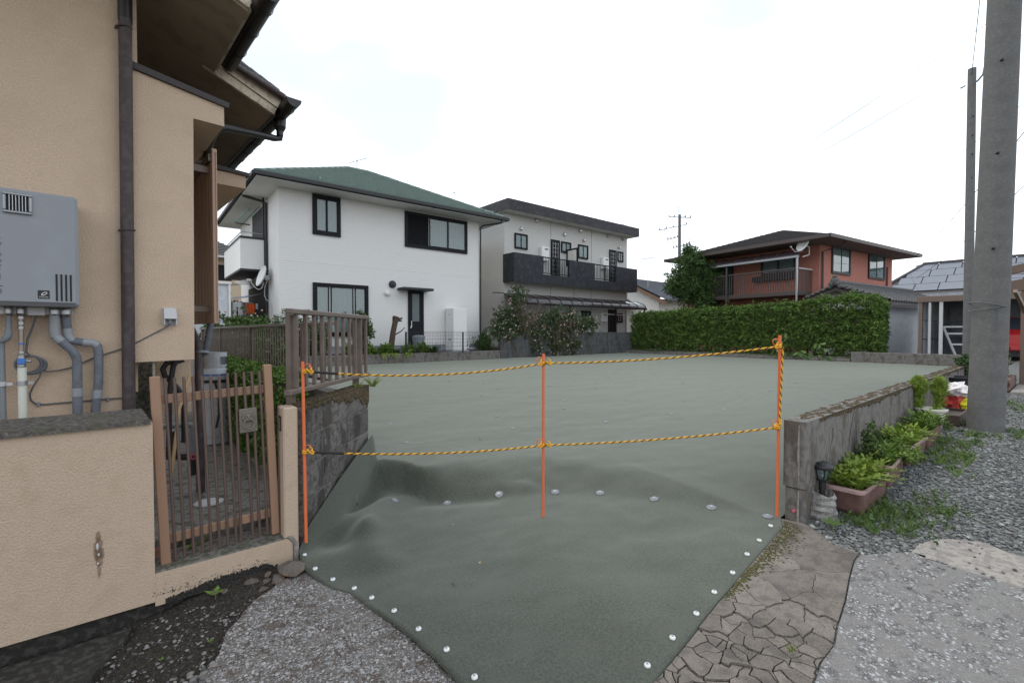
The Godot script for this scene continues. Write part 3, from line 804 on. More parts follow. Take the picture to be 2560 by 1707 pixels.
func build_barrier() -> void:
	frame(0.0)
	var spots := [[0.862, -3.018, 0.1, 1.22, "thin orange pole at the end of the beige gate pillar"], [2.25, -2.35, 0.05, 1.25, "thin orange pole standing alone in the sheet between the ropes"], [3.33, -1.235, 0.12, 1.38, "thin orange pole leaning at the concrete wall end, with a coiled hook"]]
	var hooks := [[1.165, 0.665], [1.184, 0.613], [1.315, 0.775]]
	for i in 3:
		var s = spots[i]
		var t := thing("rope_pole", s[4], "pole", Vector3(s[0], s[2], s[1]), "orange rope poles")
		var m := Mb.new()
		var lean := Vector3(0.012, 0, 0) if i == 2 else Vector3(-0.012, 0, 0.0) if i == 0 else Vector3.ZERO
		m.tube([Vector3(s[0], s[2], s[1]), Vector3(s[0], s[3] - 0.002, s[1]) + lean, Vector3(s[0], s[3], s[1]) + lean], [0.0095, 0.0095, 0.0075], 10)
		part(m, "shaft", mats.orange, t)
		for h in hooks[i]:
			m = Mb.new()
			var c := Vector3(s[0], h + 0.02, s[1]) + lean * 0.7
			var dir := Vector3(0.77, 0, 0.64) * (1.0 if i == 0 else -1.0)
			var path := []
			for k in 15:
				var a := -0.6 + 5.4 * k / 14.0
				path.append(c + dir * (0.026 - 0.021 * cos(a)) + Vector3(0, 0.021 * sin(a), 0) + Vector3(-0.64, 0, 0.77) * 0.003 * k / 14.0)
			m.tube(path, 0.003, 6)
			part(m, "pigtail_hook", mats.orange, t)
	var P := func(i: int, y: float) -> Vector3:
		return Vector3(spots[i][0], y, spots[i][1]) + Vector3(0.006, 0, 0.012)
	var ropes := [
		[P.call(0, 1.16), P.call(1, 1.184), 0.052, "upper black and yellow rope from the gate pillar pole to the lone pole", 0.14],
		[P.call(1, 1.184), P.call(2, 1.308), 0.026, "upper black and yellow rope from the lone pole to the concrete wall pole", 0.0],
		[P.call(0, 0.664), P.call(1, 0.613), 0.034, "lower black and yellow rope from the gate pillar pole to the lone pole", 0.17],
		[P.call(1, 0.613), P.call(2, 0.772), 0.02, "lower black and yellow rope from the lone pole to the concrete wall pole", 0.0],
		[P.call(2, 1.3) + Vector3(-0.004, 0, 0.012), P.call(2, 0.78) + Vector3(-0.03, 0, 0.005), 0.0, "short black and yellow rope hanging down along the concrete wall pole", 0.0]]
	for r in ropes:
		var a: Vector3 = r[0]
		var b: Vector3 = r[1]
		var t := thing("barrier_rope", r[3], "rope", (a + b) * 0.5, "black and yellow barrier ropes")
		var L := a.distance_to(b)
		var cnt := int(L / 0.0055)
		var d := (b - a).normalized()
		var s := d.cross(Vector3.UP if absf(d.y) < 0.9 else Vector3.RIGHT).normalized()
		var u := s.cross(d)
		var my := Mb.new()
		var mk := Mb.new()
		for k in 3:
			var path := []
			for i in cnt + 1:
				var f := float(i) / cnt
				var sag: float = r[2] * 4.0 * f * (1 - f)
				var ang := TAU * (f * L / 0.05 + k / 3.0)
				path.append(a.lerp(b, f) + Vector3(0, -sag, 0) + (s * cos(ang) + u * sin(ang)) * 0.0032)
			(mk if k == 2 else my).tube(path, 0.0035, 5, false)
		part(my, "yellow_strands", mats.rope_y, t)
		part(mk, "black_strand", mats.rope_k, t)
		if r[4] > 0:   # black tape where the rope is spliced
			var m := Mb.new()
			var path := []
			for i in 13:
				var f: float = (0.045 + r[4] * i / 12.0) / L
				path.append(a.lerp(b, f) + Vector3(0, -r[2] * 4.0 * f * (1 - f), 0))
			m.tube(path, 0.0082, 8)
			part(m, "tape_wrap", mats.rope_k, t)
		# the knot at each end: a few turns round the pole and tucked ends
		for e in [a, b]:
			if e == a and r[3].begins_with("short"):
				continue
			var m := Mb.new()
			var pc := Vector3(e.x - 0.006, e.y, e.z - 0.012)
			var path := []
			for i in 29:
				var an := TAU * 2.2 * i / 28.0
				path.append(pc + Vector3(cos(an) * 0.015, -0.012 + 0.026 * i / 28.0, sin(an) * 0.015))
			m.tube(path, 0.0048, 6)
			var toward: Vector3 = (b - a).normalized() * (1.0 if e == a else -1.0)
			path = []
			for i in 20:
				var an := TAU * 1.4 * i / 19.0
				path.append(pc + toward * (0.024 + 0.016 * sin(an)) + Vector3(0, 0.012 * cos(an * 1.3), 0) + Vector3(0.0, 0, 0.018 + 0.006 * cos(an)))
			m.tube(path, 0.0046, 6)
			m.tube([pc + toward * 0.03 + Vector3(0, 0, 0.02), pc + toward * 0.035 + Vector3(0, 0.02, 0.02), pc + toward * 0.02 + Vector3(0, 0.03, 0.014)], 0.0038, 6)
			part(m, "knot", mats.rope_y, t)

func ragged(m: Mb, x0: float, x1: float, y0: float, f: Callable, at: Vector3, ux: Vector3, out: Vector3, n := 60) -> void:   # a crust with an uneven edge: from y0 to f(x)
	for i in n:
		var a := lerpf(x0, x1, float(i) / n)
		var b := lerpf(x0, x1, float(i + 1) / n)
		var ya: float = f.call(a)
		var yb: float = f.call(b)
		var p := [at + ux * a + Vector3(0, y0, 0), at + ux * b + Vector3(0, y0, 0), at + ux * b + Vector3(0, yb, 0), at + ux * a + Vector3(0, ya, 0)]
		m._edge(p[0] + out, p[1] + out, p[2] + out, p[3] + out, out)
		m._edge(p[3] + out, p[2] + out, p[2], p[3], Vector3(0, 1 if ya > y0 else -1, 0))

func blot(m: Mb, at: Vector3, ux: Vector3, uy: Vector3, rx: float, ry: float) -> void:
	var ring := []
	var n := 14
	for i in n:
		var a := TAU * i / n
		var k := rng.randf_range(0.65, 1.15)
		ring.append(at + ux * cos(a) * rx * k + uy * sin(a) * ry * k)
	for i in n:
		m.tri(at, ring[i], ring[(i + 1) % n])

func build_garden_wall() -> void:
	frame(0.0)
	var t := thing("garden_wall", "low beige stucco wall with dark concrete coping beside the gate", "wall", Vector3(-0.5, 0, -3.08))
	bx(t, "wall_face", mats.stucco_wall, Vector3(-3.5, 0.004, -3.15), Vector3(0.118, 0.93, -3.02))
	var m := Mb.new()
	m.hexa([Vector3(-3.5, 0.93, -3.005), Vector3(0.11, 0.93, -3.005), Vector3(0.11, 0.93, -3.19), Vector3(-3.5, 0.93, -3.19), Vector3(-3.5, 0.962, -3.01), Vector3(0.104, 0.958, -3.01), Vector3(0.08, 0.992, -3.185), Vector3(-3.5, 0.992, -3.185)])
	part(m, "coping", mats.coping, t)
	bx(t, "footing", mats.damp, Vector3(-3.5, -0.25, -3.15), Vector3(0.35, 0.004, -3.075))
	# threshold under the gate
	m = Mb.new()
	m.box(Vector3(0.118, -0.02, -3.21), Vector3(0.745, 0.15, -3.0215))
	part(m, "threshold", mats.stucco_wall, t)
	m = Mb.new()
	m.hexa([Vector3(0.118, 0.15, -3.024), Vector3(0.742, 0.15, -3.024), Vector3(0.742, 0.15, -3.24), Vector3(0.118, 0.15, -3.24), Vector3(0.118, 0.157, -3.03), Vector3(0.738, 0.159, -3.03), Vector3(0.738, 0.166, -3.24), Vector3(0.118, 0.166, -3.24)])
	part(m, "threshold_top", mats.sill, t)
	m = Mb.new()
	ragged(m, 0.16, 0.7, -0.02, func(x): return 0.006 + 0.028 * smoothstep(0.2, 0.4, x) * (1.0 - smoothstep(0.62, 0.7, x)) + rng.randf_range(-0.006, 0.012), Vector3(0, 0, -3.0215), Vector3.RIGHT, Vector3(0, 0, 0.003), 70)
	for i in 170:
		var x := rng.randf_range(0.1, 0.66)
		blot(m, Vector3(x, 0.03 + absf(rng.randfn()) * 0.022, -3.0175 if x > 0.12 else -3.016), Vector3.RIGHT, Vector3.UP, rng.randf_range(0.001, 0.004), rng.randf_range(0.001, 0.003))
	part(m, "dirt_crust", mats.dirt_line, t)
	# rusty bolt and its stain
	m = Mb.new()
	for q in [[-0.1, 0.405, 0.011, 0.03], [-0.099, 0.35, 0.018, 0.06], [-0.095, 0.295, 0.014, 0.045], [-0.098, 0.24, 0.008, 0.05], [-0.097, 0.32, 0.024, 0.03]]:
		blot(m, Vector3(q[0], q[1], -3.0185 + 0.0002 * q[3] * 100), Vector3.RIGHT, Vector3.UP, q[2], q[3])
	part(m, "rust_stain", mats.rust, t)
	m = Mb.new()
	m.ball(Vector3(-0.102, 0.358, -3.018), Vector3(0.006, 0.019, 0.006), 8)
	m.ball(Vector3(-0.098, 0.318, -3.018), Vector3(0.005, 0.008, 0.005), 8)
	m.ball(Vector3(-0.101, 0.275, -3.018), Vector3(0.005, 0.006, 0.004), 8)
	part(m, "bolt_stub", mats.lightgrey, t)
	t = thing("gate_pillar", "short beige stucco gate pillar with a cracked grey foot", "pillar", Vector3(0.78, 0, -3.08))
	m = Mb.new()
	m.bev(Vector3(0.737, -0.05, -3.16), Vector3(0.82, 0.945, -3.018), 0.008)
	part(m, "shaft", mats.stucco_wall, t)
	m = Mb.new()
	m.prism(PackedVector2Array([Vector2(0.742, 0.158), Vector2(0.77, 0.152), Vector2(0.79, 0.11), Vector2(0.79, -0.02), Vector2(0.818, -0.02), Vector2(0.818, 0.11), Vector2(0.8, 0.135), Vector2(0.785, 0.165), Vector2(0.76, 0.168)]), Vector3(0, 0, -3.017), Vector3.RIGHT, Vector3.UP, Vector3(0, 0, 0.003))
	part(m, "mortar_patch", mats.plainslab, t)
	m = Mb.new()
	m.tube([Vector3(0.735, 0.162, -3.0135), Vector3(0.752, 0.16, -3.0135), Vector3(0.772, 0.142, -3.0135), Vector3(0.786, 0.118, -3.0135), Vector3(0.787, 0.06, -3.0135), Vector3(0.786, 0.0, -3.0135)], 0.0014, 5)
	part(m, "crack", mats.slot, t)

func build_gate() -> void:
	frame(0.0)
	var t := thing("garden_gate", "narrow brown metal gate of upright bars with a lion plate", "gate", Vector3(0.165, 0.142, -3.1))
	t.rotation.z = 0.036
	bx(t, "stile", mats.gate_rail, Vector3(0.146, 0.145, -3.135), Vector3(0.192, 1.165, -3.09), 0.004)
	bx(t, "stile", mats.gate_rail, Vector3(0.688, 0.15, -3.135), Vector3(0.732, 1.185, -3.09), 0.004)
	for y in [[1.015, 1.063], [0.255, 0.305]]:
		bx(t, "rail", mats.gate_rail, Vector3(0.192, y[0], -3.132), Vector3(0.688, y[1], -3.112), 0.003)
	for i in 12:
		var m := Mb.new()
		var x := 0.212 + 0.0412 * i
		var xb: float = x + (0.0 if i != 8 else -0.017) + (0.0 if i != 9 else 0.004)
		m.tube([Vector3(xb, 0.163, -3.1), Vector3(x, 1.148, -3.1), Vector3(x, 1.152, -3.1)], [0.0078, 0.0078, 0.006], 10)
		part(m, "bar", mats.gate_bar, t)
	var p := bx(t, "lion_plate", mats.plate, Vector3(0.545, 0.8, -3.09), Vector3(0.637, 0.94, -3.078), 0.003)
	var c := Vector3(0.591, 0.885, -3.076)
	var m := Mb.new()
	for i in 15:   # mane
		var a := TAU * i / 15.0
		m.ball(c + Vector3(cos(a) * 0.028, sin(a) * 0.024 + 0.006, 0.002), Vector3(0.008, 0.008, 0.006), 8)
	m.ball(c + Vector3(0, 0.006, 0), Vector3(0.024, 0.022, 0.012), 12)
	for s in [-1, 1]:
		m.ball(c + Vector3(0.01 * s, 0.014, 0.01), Vector3(0.008, 0.004, 0.005), 8)
		m.ball(c + Vector3(0.008 * s, -0.008, 0.012), Vector3(0.009, 0.007, 0.006), 8)
		m.ball(c + Vector3(0.023 * s, 0.028, 0.002), Vector3(0.006, 0.006, 0.005), 8)
	m.ball(c + Vector3(0, 0.003, 0.014), Vector3(0.006, 0.011, 0.006), 8)
	part(m, "lion_head", mats.plate, p)
	m = Mb.new()
	var ring := []
	for i in 25:
		var a := TAU * i / 24.0 + 0.3
		ring.append(c + Vector3(cos(a) * 0.029, -0.035 + sin(a) * 0.027, 0.013))
	m.tube(ring, 0.0042, 8)
	part(m, "ring", mats.plate, p)
	t = thing("gate_hinge", "small dark gate catch fixed to the beige pillar side", "latch", Vector3(0.736, 0.85, -3.1))
	bx(t, "catch_plate", mats.slot, Vector3(0.7335, 0.8, -3.11), Vector3(0.7375, 0.89, -3.06))
	bx(t, "catch_box", mats.brown_alu, Vector3(0.726, 0.81, -3.1), Vector3(0.7335, 0.88, -3.07))

func build_beige_house() -> void:
	frame(TURN_BEIGE)
	var t := thing("beige_house", "beige stucco house with dark gutters and deep eaves", "house", Vector3(0.3, 0, -5.0))
	var m := Mb.new()
	m.box(Vector3(-7, 0.05, -4.0), Vector3(0.303, 1.21, -3.8))
	m.box(Vector3(-7, 1.21, -4.0), Vector3(0.339, 3.69, -3.8))
	m.prism(PackedVector2Array([Vector2(-7, 3.69), Vector2(0.339, 3.69), Vector2(-7, 6.69)]), Vector3(0, 0, -3.8), Vector3.RIGHT, Vector3.UP, Vector3(0, 0, -0.2))
	m.box(Vector3(0.15, 1.0, -13), Vector3(0.335, 3.69, -4.001))
	part(m, "wall", mats.stucco, t)
	m = Mb.new()
	m.prism(PackedVector2Array([Vector2(0.302, 1.208), Vector2(0.62, 1.215), Vector2(0.632, 2.843), Vector2(0.814, 2.843), Vector2(0.814, 2.975), Vector2(0.34, 3.045), Vector2(0.302, 3.05)]), Vector3(0, 0, -3.796), Vector3.RIGHT, Vector3.UP, Vector3(0, 0, -0.14))
	m.box(Vector3(0.345, 2.843, -4.98), Vector3(0.812, 2.95, -3.937))
	var wing := part(m, "wing_wall", mats.stucco, t)
	m = Mb.new()
	m.hexa([Vector3(0.3, 3.052, -3.775), Vector3(0.838, 2.972, -3.775), Vector3(0.838, 2.972, -4.98), Vector3(0.3, 3.052, -4.98), Vector3(0.3, 3.094, -3.775), Vector3(0.845, 3.008, -3.775), Vector3(0.845, 3.008, -4.98), Vector3(0.3, 3.094, -4.98)])
	part(m, "cap", mats.cap, wing)
	m = Mb.new()
	m.box(Vector3(0.345, 2.765, -8.2), Vector3(1.245, 2.885, -5.0))
	var hood := part(m, "window_hood", mats.stucco, t)
	m = Mb.new()
	m.hexa([Vector3(0.345, 2.93, -4.975), Vector3(1.27, 2.878, -4.975), Vector3(1.27, 2.878, -8.2), Vector3(0.345, 2.93, -8.2), Vector3(0.345, 2.97, -4.975), Vector3(1.275, 2.912, -4.975), Vector3(1.275, 2.912, -8.2), Vector3(0.345, 2.97, -8.2)])
	part(m, "cap", mats.cap, hood)
	# recess under the wing wall
	m = Mb.new()
	m.box(Vector3(0.25, 0.05, -4.5), Vector3(0.45, 1.5, -4.36))
	m.box(Vector3(0.25, 0.05, -4.36), Vector3(0.303, 1.207, -4.001))
	part(m, "foundation_wall", mats.sill, t)
	bx(t, "floor_cover", mats.stucco, Vector3(0.45, 0.81, -4.2), Vector3(0.655, 1.195, -4.15))
	# eaves
	m = Mb.new()
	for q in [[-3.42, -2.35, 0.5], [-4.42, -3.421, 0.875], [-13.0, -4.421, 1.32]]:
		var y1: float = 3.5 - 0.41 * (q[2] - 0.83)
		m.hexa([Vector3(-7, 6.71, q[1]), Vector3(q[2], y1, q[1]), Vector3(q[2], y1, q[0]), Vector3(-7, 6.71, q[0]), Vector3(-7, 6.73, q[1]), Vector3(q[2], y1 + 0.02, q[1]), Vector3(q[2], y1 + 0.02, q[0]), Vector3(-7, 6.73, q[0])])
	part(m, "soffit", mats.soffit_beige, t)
	m = Mb.new()
	m.prism(PackedVector2Array([Vector2(0.8, 3.507), Vector2(0.83, 3.495), Vector2(1.325, 3.292), Vector2(1.345, 3.35), Vector2(0.86, 3.562), Vector2(0.8, 3.588)]), Vector3(0, 0, -4.40), Vector3.RIGHT, Vector3.UP, Vector3(0, 0, -0.03))
	m.prism(PackedVector2Array([Vector2(0.8, 3.59), Vector2(0.865, 3.562), Vector2(1.35, 3.352), Vector2(1.39, 3.45), Vector2(0.9, 3.66), Vector2(0.8, 3.705)]), Vector3(0, 0, -4.385), Vector3.RIGHT, Vector3.UP, Vector3(0, 0, -0.045))
	m.prism(PackedVector2Array([Vector2(-7, 6.6), Vector2(0.88, 3.498), Vector2(0.9, 3.6), Vector2(-7, 6.75)]), Vector3(0, 0, -3.40), Vector3.RIGHT, Vector3.UP, Vector3(0, 0, -0.03))
	part(m, "barge_board", mats.barge, t)
	bx(t, "fascia", mats.barge, Vector3(0.875, 3.495, -4.384), Vector3(0.9, 3.585, -3.431), 0.004)
	bx(t, "fascia", mats.gutter, Vector3(1.32, 3.292, -13), Vector3(1.345, 3.4, -4.431))
	m = Mb.new()
	for q in [[-3.38, -2.3, 0.55, 3.787], [-4.36, -3.38, 0.93, 3.62], [-13.0, -4.36, 1.42, 3.415]]:
		var up: Vector3 = Vector3(-6, 3.62 + 3.05, 0)
		m.hexa([Vector3(q[2], q[3], q[1]), Vector3(q[2], q[3], q[0]), Vector3(-6, q[3] + (q[2] + 6) * 0.44, q[0]), Vector3(-6, q[3] + (q[2] + 6) * 0.44, q[1]), Vector3(q[2], q[3] + 0.05, q[1]), Vector3(q[2], q[3] + 0.05, q[0]), Vector3(-6, q[3] + 0.05 + (q[2] + 6) * 0.44, q[0]), Vector3(-6, q[3] + 0.05 + (q[2] + 6) * 0.44, q[1])])
	var rf := part(m, "roof", mats.kawara, t)
	m = Mb.new()
	for k in 7:   # edge tiles along the rake
		var x := 1.36 - k * 0.075
		m.tube([Vector3(x, 3.47 + (1.42 - x) * 0.44, -4.42), Vector3(x - 0.08, 3.475 + (1.5 - x) * 0.44, -4.42)], 0.034, 8)
	part(m, "rake_tiles", mats.kawara, rf)
	# gutters
	for q in [[0.955, 3.545, -4.3, -3.2], [1.415, 3.375, -9.0, -4.17]]:
		m = Mb.new()
		var seg := 10
		for r in [[0.06, 1.0], [0.052, -1.0]]:
			for i in seg:
				var a := PI + PI * i / seg
				var b := PI + PI * (i + 1) / seg
				var pa := Vector3(q[0] + cos(a) * r[0], q[1] + sin(a) * r[0] * 1.1, 0)
				var pb := Vector3(q[0] + cos(b) * r[0], q[1] + sin(b) * r[0] * 1.1, 0)
				m._edge(pa + Vector3(0, 0, q[2]), pb + Vector3(0, 0, q[2]), pb + Vector3(0, 0, q[3]), pa + Vector3(0, 0, q[3]), Vector3(cos(a + 0.1), sin(a + 0.1), 0) * r[1])
		for e in [q[2], q[3]]:
			for i in seg:
				var a := PI + PI * i / seg
				var b := PI + PI * (i + 1) / seg
				m.tri(Vector3(q[0], q[1], e), Vector3(q[0] + cos(a) * 0.06, q[1] + sin(a) * 0.066, e), Vector3(q[0] + cos(b) * 0.06, q[1] + sin(b) * 0.066, e))
		var gt := part(m, "gutter", mats.gutter, t)
		var z: float = q[3] - 0.18
		while z > q[2] + 0.1:
			m = Mb.new()
			var path := []
			for i in 9:
				var a := PI + PI * i / 8.0
				path.append(Vector3(q[0] + cos(a) * 0.064, q[1] + sin(a) * 0.07, z))
			m.tube(path, 0.0025, 5)
			part(m, "gutter_bracket", mats.gutter, gt)
			z -= 0.32
	m = Mb.new()
	m.tube([Vector3(0.93, 3.585, -4.33), Vector3(1.0, 3.575, -4.345), Vector3(1.38, 3.445, -4.345), Vector3(1.43, 3.4, -4.33)], 0.027, 10)
	part(m, "gutter_link", mats.downspout, t)
	m = Mb.new()
	m.lathe(Vector3(1.42, 3.2, -4.56), [Vector2(0.028, -0.02), Vector2(0.03, 0.02), Vector2(0.05, 0.06), Vector2(0.055, 0.16)], 12)
	m.tube([Vector3(1.42, 3.22, -4.56), Vector3(1.42, 3.165, -4.58), Vector3(1.37, 3.15, -4.57), Vector3(1.15, 3.1, -4.45), Vector3(0.92, 3.03, -4.31), Vector3(0.86, 2.98, -4.33), Vector3(0.835, 2.9, -4.4), Vector3(0.83, 2.8, -4.45)], 0.03, 10)
	part(m, "gutter_outlet", mats.gutter, t)
	# brown upright louver screen with its arms
	for i in 9:
		m = Mb.new()
		var z := -4.12 - i * 0.13
		m.bev(Vector3(0.79, 1.467, z - 0.108), Vector3(0.812, 2.75, z), 0.003)
		part(m, "louver_slat", mats.louver, t)
	bx(t, "louver_backing", mats.louver, Vector3(0.813, 1.48, -5.25), Vector3(0.818, 2.74, -4.06))
	bx(t, "louver_edge", mats.louver, Vector3(0.79, 1.463, -4.115), Vector3(0.822, 2.765, -4.07), 0.004)
	bx(t, "screen_arm", mats.brown_alu, Vector3(0.64, 1.55, -4.25), Vector3(0.793, 1.6, -4.2), 0.004)
	bx(t, "screen_arm", mats.brown_alu, Vector3(0.34, 2.6, -4.22), Vector3(0.793, 2.655, -4.17), 0.004)
	m = Mb.new()
	m.bar(Vector3(0.783, 2.7, -4.1), Vector3(0.783, 2.7, -5.25), 0.02, 0.05)
	part(m, "screen_rail", mats.brown_alu, t)
	# downspouts
	m = Mb.new()
	m.tube([Vector3(0.262, 0.12, -3.757), Vector3(0.268, 1.0, -3.757), Vector3(0.28, 3.36, -3.757)], 0.0335, 16)
	var ds := part(m, "downspout", mats.downspout, t)
	m = Mb.new()
	m.tube([Vector3(0.28, 3.36, -3.757), Vector3(0.281, 3.62, -3.757)], 0.0365, 16)
	m.lathe(Vector3(0.28, 3.3, -3.757), [Vector2(0.034, 0.0), Vector2(0.0365, 0.02), Vector2(0.0365, 0.07)], 16)
	part(m, "socket", mats.gutter, ds)
	for y in [2.03, 3.27]:
		m = Mb.new()
		var ring := []
		for i in 17:
			var a := TAU * i / 16.0
			ring.append(Vector3(0.275 + cos(a) * 0.036, y + 0.006 * cos(a), -3.757 + sin(a) * 0.036))
		m.tube(ring, 0.005, 6)
		m.tube([Vector3(0.236, y, -3.76), Vector3(0.234, y, -3.8)], 0.004, 6)
		part(m, "pipe_band", mats.downspout, ds)
	m = Mb.new()
	m.tube([Vector3(0.735, 0.15, -4.32), Vector3(0.735, 1.3, -4.32), Vector3(0.70, 1.5, -4.6), Vector3(0.6, 1.6, -5.0)], 0.03, 12)
	part(m, "downspout", mats.downspout, t)
	frame(0.0)

func build_heater() -> void:
	frame(TURN_BEIGE)
	var t := thing("water_heater", "grey wall-mounted gas water heater with pipes below", "water heater", Vector3(-0.3, 1.54, -3.8))
	bx(t, "casing", mats.heater, Vector3(-0.72, 1.54, -3.8), Vector3(0.047, 2.15, -3.575), 0.012)
	var pl := bx(t, "front_panel", mats.heater, Vector3(-0.71, 1.556, -3.576), Vector3(0.036, 2.138, -3.56), 0.006)
	bx(pl, "grille_recess", mats.slot, Vector3(-0.236, 2.018, -3.5595), Vector3(-0.132, 2.122, -3.557))
	var m := Mb.new()
	for q in [[-0.237, 2.017, -0.131, 2.03], [-0.237, 2.11, -0.131, 2.123], [-0.237, 2.03, -0.225, 2.11], [-0.143, 2.03, -0.131, 2.11]]:
		m.bev(Vector3(q[0], q[1], -3.56), Vector3(q[2], q[3], -3.545), 0.004)
	var fr := part(m, "exhaust_frame", mats.zinc, pl)
	for i in 6:
		var x := -0.214 + i * 0.0118 + 0.001
		bx(fr, "fin", mats.steel, Vector3(x - 0.0014, 2.03, -3.557), Vector3(x + 0.0014, 2.11, -3.547))
	for i in 4:
		m = Mb.new()
		var x := -0.043 + i * 0.0187
		m.tube([Vector3(x, 1.57, -3.5592), Vector3(x, 1.715, -3.5592)], 0.004, 8)
		part(m, "vent_slot", mats.slot, pl)
	var lg := bx(pl, "badge", mats.black, Vector3(-0.116, 1.579, -3.5605), Vector3(-0.071, 1.624, -3.5575), 0.001)
	m = Mb.new()
	var ring := []
	for i in 25:
		var a := TAU * i / 24.0
		var q := Vector2(cos(a) * 0.012, sin(a) * 0.0055).rotated(0.62)
		ring.append(Vector3(-0.0915 + q.x, 1.606 + q.y, -3.557))
	m.tube(ring, 0.0019, 6)
	m.ball(Vector3(-0.1, 1.599, -3.557), Vector3(0.004, 0.003, 0.0015), 8, Basis(Vector3.BACK, 0.62))
	part(m, "emblem", mats.white_paint, lg)
	var tx := TextMesh.new()
	tx.text = "PURPOSE"
	tx.font_size = 16
	tx.pixel_size = 0.00052
	tx.depth = 0.0006
	var f := SystemFont.new()
	f.font_names = PackedStringArray(["Droid Sans"])
	tx.font = f
	var ti := MeshInstance3D.new()
	ti.name = "lettering"
	ti.mesh = tx
	ti.material_override = mats.white_paint
	ti.position = Vector3(-0.0935, 1.588, -3.5572) - O
	lg.add_child(ti, true)
	m = Mb.new()
	for i in 34:   # small print of the caution sticker, column of marks at the left
		var y := 1.6 + i * 0.0088
		if rng.randf() < 0.8:
			m.box(Vector3(-0.262, y, -3.5603), Vector3(-0.242 - rng.randf() * 0.012, y + 0.004, -3.5594))
	part(m, "print", mats.slot, pl)
	m = Mb.new()
	m.box(Vector3(-0.7, 1.5, -3.79), Vector3(0.02, 1.542, -3.775))
	part(m, "mount_rail", mats.steel, t)
	for q in [[-0.235, 0.019], [-0.188, 0.02], [-0.056, 0.026], [-0.008, 0.026]]:
		m = Mb.new()
		m.lathe(Vector3(q[0], 1.49, -3.715), [Vector2(q[1] * 0.7, 0), Vector2(q[1], 0.012), Vector2(q[1], 0.035), Vector2(q[1] * 0.75, 0.06)], 6)
		part(m, "fitting", mats.steel, t)
	bx(t, "terminal_cover", mats.lightgrey, Vector3(-0.162, 1.492, -3.74), Vector3(-0.092, 1.541, -3.7), 0.004)
	var pipe := func(called: String, pts: Array, r: float, ma: Material, seg := 12) -> MeshInstance3D:
		var q := Mb.new()
		q.tube(pts, r, seg)
		return part(q, called, ma, t)
	var z := -3.72
	# grey drain pipe
	pipe.call("drain_pipe", [Vector3(-0.235, 1.53, z), Vector3(-0.236, 1.395, z), Vector3(-0.24, 1.375, z), Vector3(-0.25, 1.362, z - 0.01), Vector3(-0.262, 1.352, z - 0.02), Vector3(-0.264, 1.3, z - 0.03), Vector3(-0.262, 0.2, z - 0.03)], 0.0125, mats.pipe_grey)
	pipe.call("elbow", [Vector3(-0.236, 1.41, z), Vector3(-0.237, 1.385, z), Vector3(-0.243, 1.366, z), Vector3(-0.256, 1.357, z - 0.014), Vector3(-0.267, 1.35, z - 0.022)], 0.0165, mats.pipe_grey)
	# gas pipe with its blue cock, white pipe below
	var gp: MeshInstance3D = pipe.call("gas_pipe", [Vector3(-0.188, 1.49, z), Vector3(-0.189, 1.28, z)], 0.011, mats.brass)
	for y in [1.48, 1.45, 1.425, 1.29, 1.27]:
		m = Mb.new()
		m.lathe(Vector3(-0.188, y, z), [Vector2(0.011, -0.009), Vector2(0.0165, -0.008), Vector2(0.0165, 0.006), Vector2(0.011, 0.008)], 6)
		part(m, "coupling", mats.steel, gp)
	m = Mb.new()
	m.lathe(Vector3(-0.189, 1.335, z), [Vector2(0.0115, -0.004), Vector2(0.012, -0.004), Vector2(0.012, 0.005), Vector2(0.0115, 0.005)], 12)
	part(m, "tape_band", mats.blue, gp)
	m = Mb.new()
	m.lathe(Vector3(-0.19, 1.24, z), [Vector2(0.013, -0.034), Vector2(0.018, -0.03), Vector2(0.018, 0.03), Vector2(0.013, 0.034)], 10)
	m.tube([Vector3(-0.175, 1.242, z + 0.012), Vector3(-0.15, 1.24, z + 0.018)], 0.007, 8)
	var ck := part(m, "gas_cock", mats.steel, t)
	m = Mb.new()
	m.bev(Vector3(-0.205, 1.222, z + 0.014), Vector3(-0.173, 1.256, z + 0.026), 0.004)
	part(m, "knob", mats.blue, ck)
	pipe.call("white_pipe", [Vector3(-0.188, 1.205, z), Vector3(-0.189, 0.2, z)], 0.019, mats.pvc, 14)
	for q in [[-0.189, 0.022, 1.12, "pipe_clamp", "steel"], [-0.262, 0.0155, 1.118, "pipe_clamp", "lightgrey"]]:
		m = Mb.new()
		m.lathe(Vector3(q[0], q[2], z if q[1] > 0.02 else z - 0.03), [Vector2(q[1], -0.012), Vector2(q[1] + 0.002, -0.012), Vector2(q[1] + 0.002, 0.012), Vector2(q[1], 0.012)], 14)
		m.box(Vector3(q[0] + q[1], q[2] - 0.008, z + 0.004), Vector3(q[0] + q[1] + 0.022, q[2] + 0.008, z + 0.008))
		part(m, q[3], mats[q[4]], t)
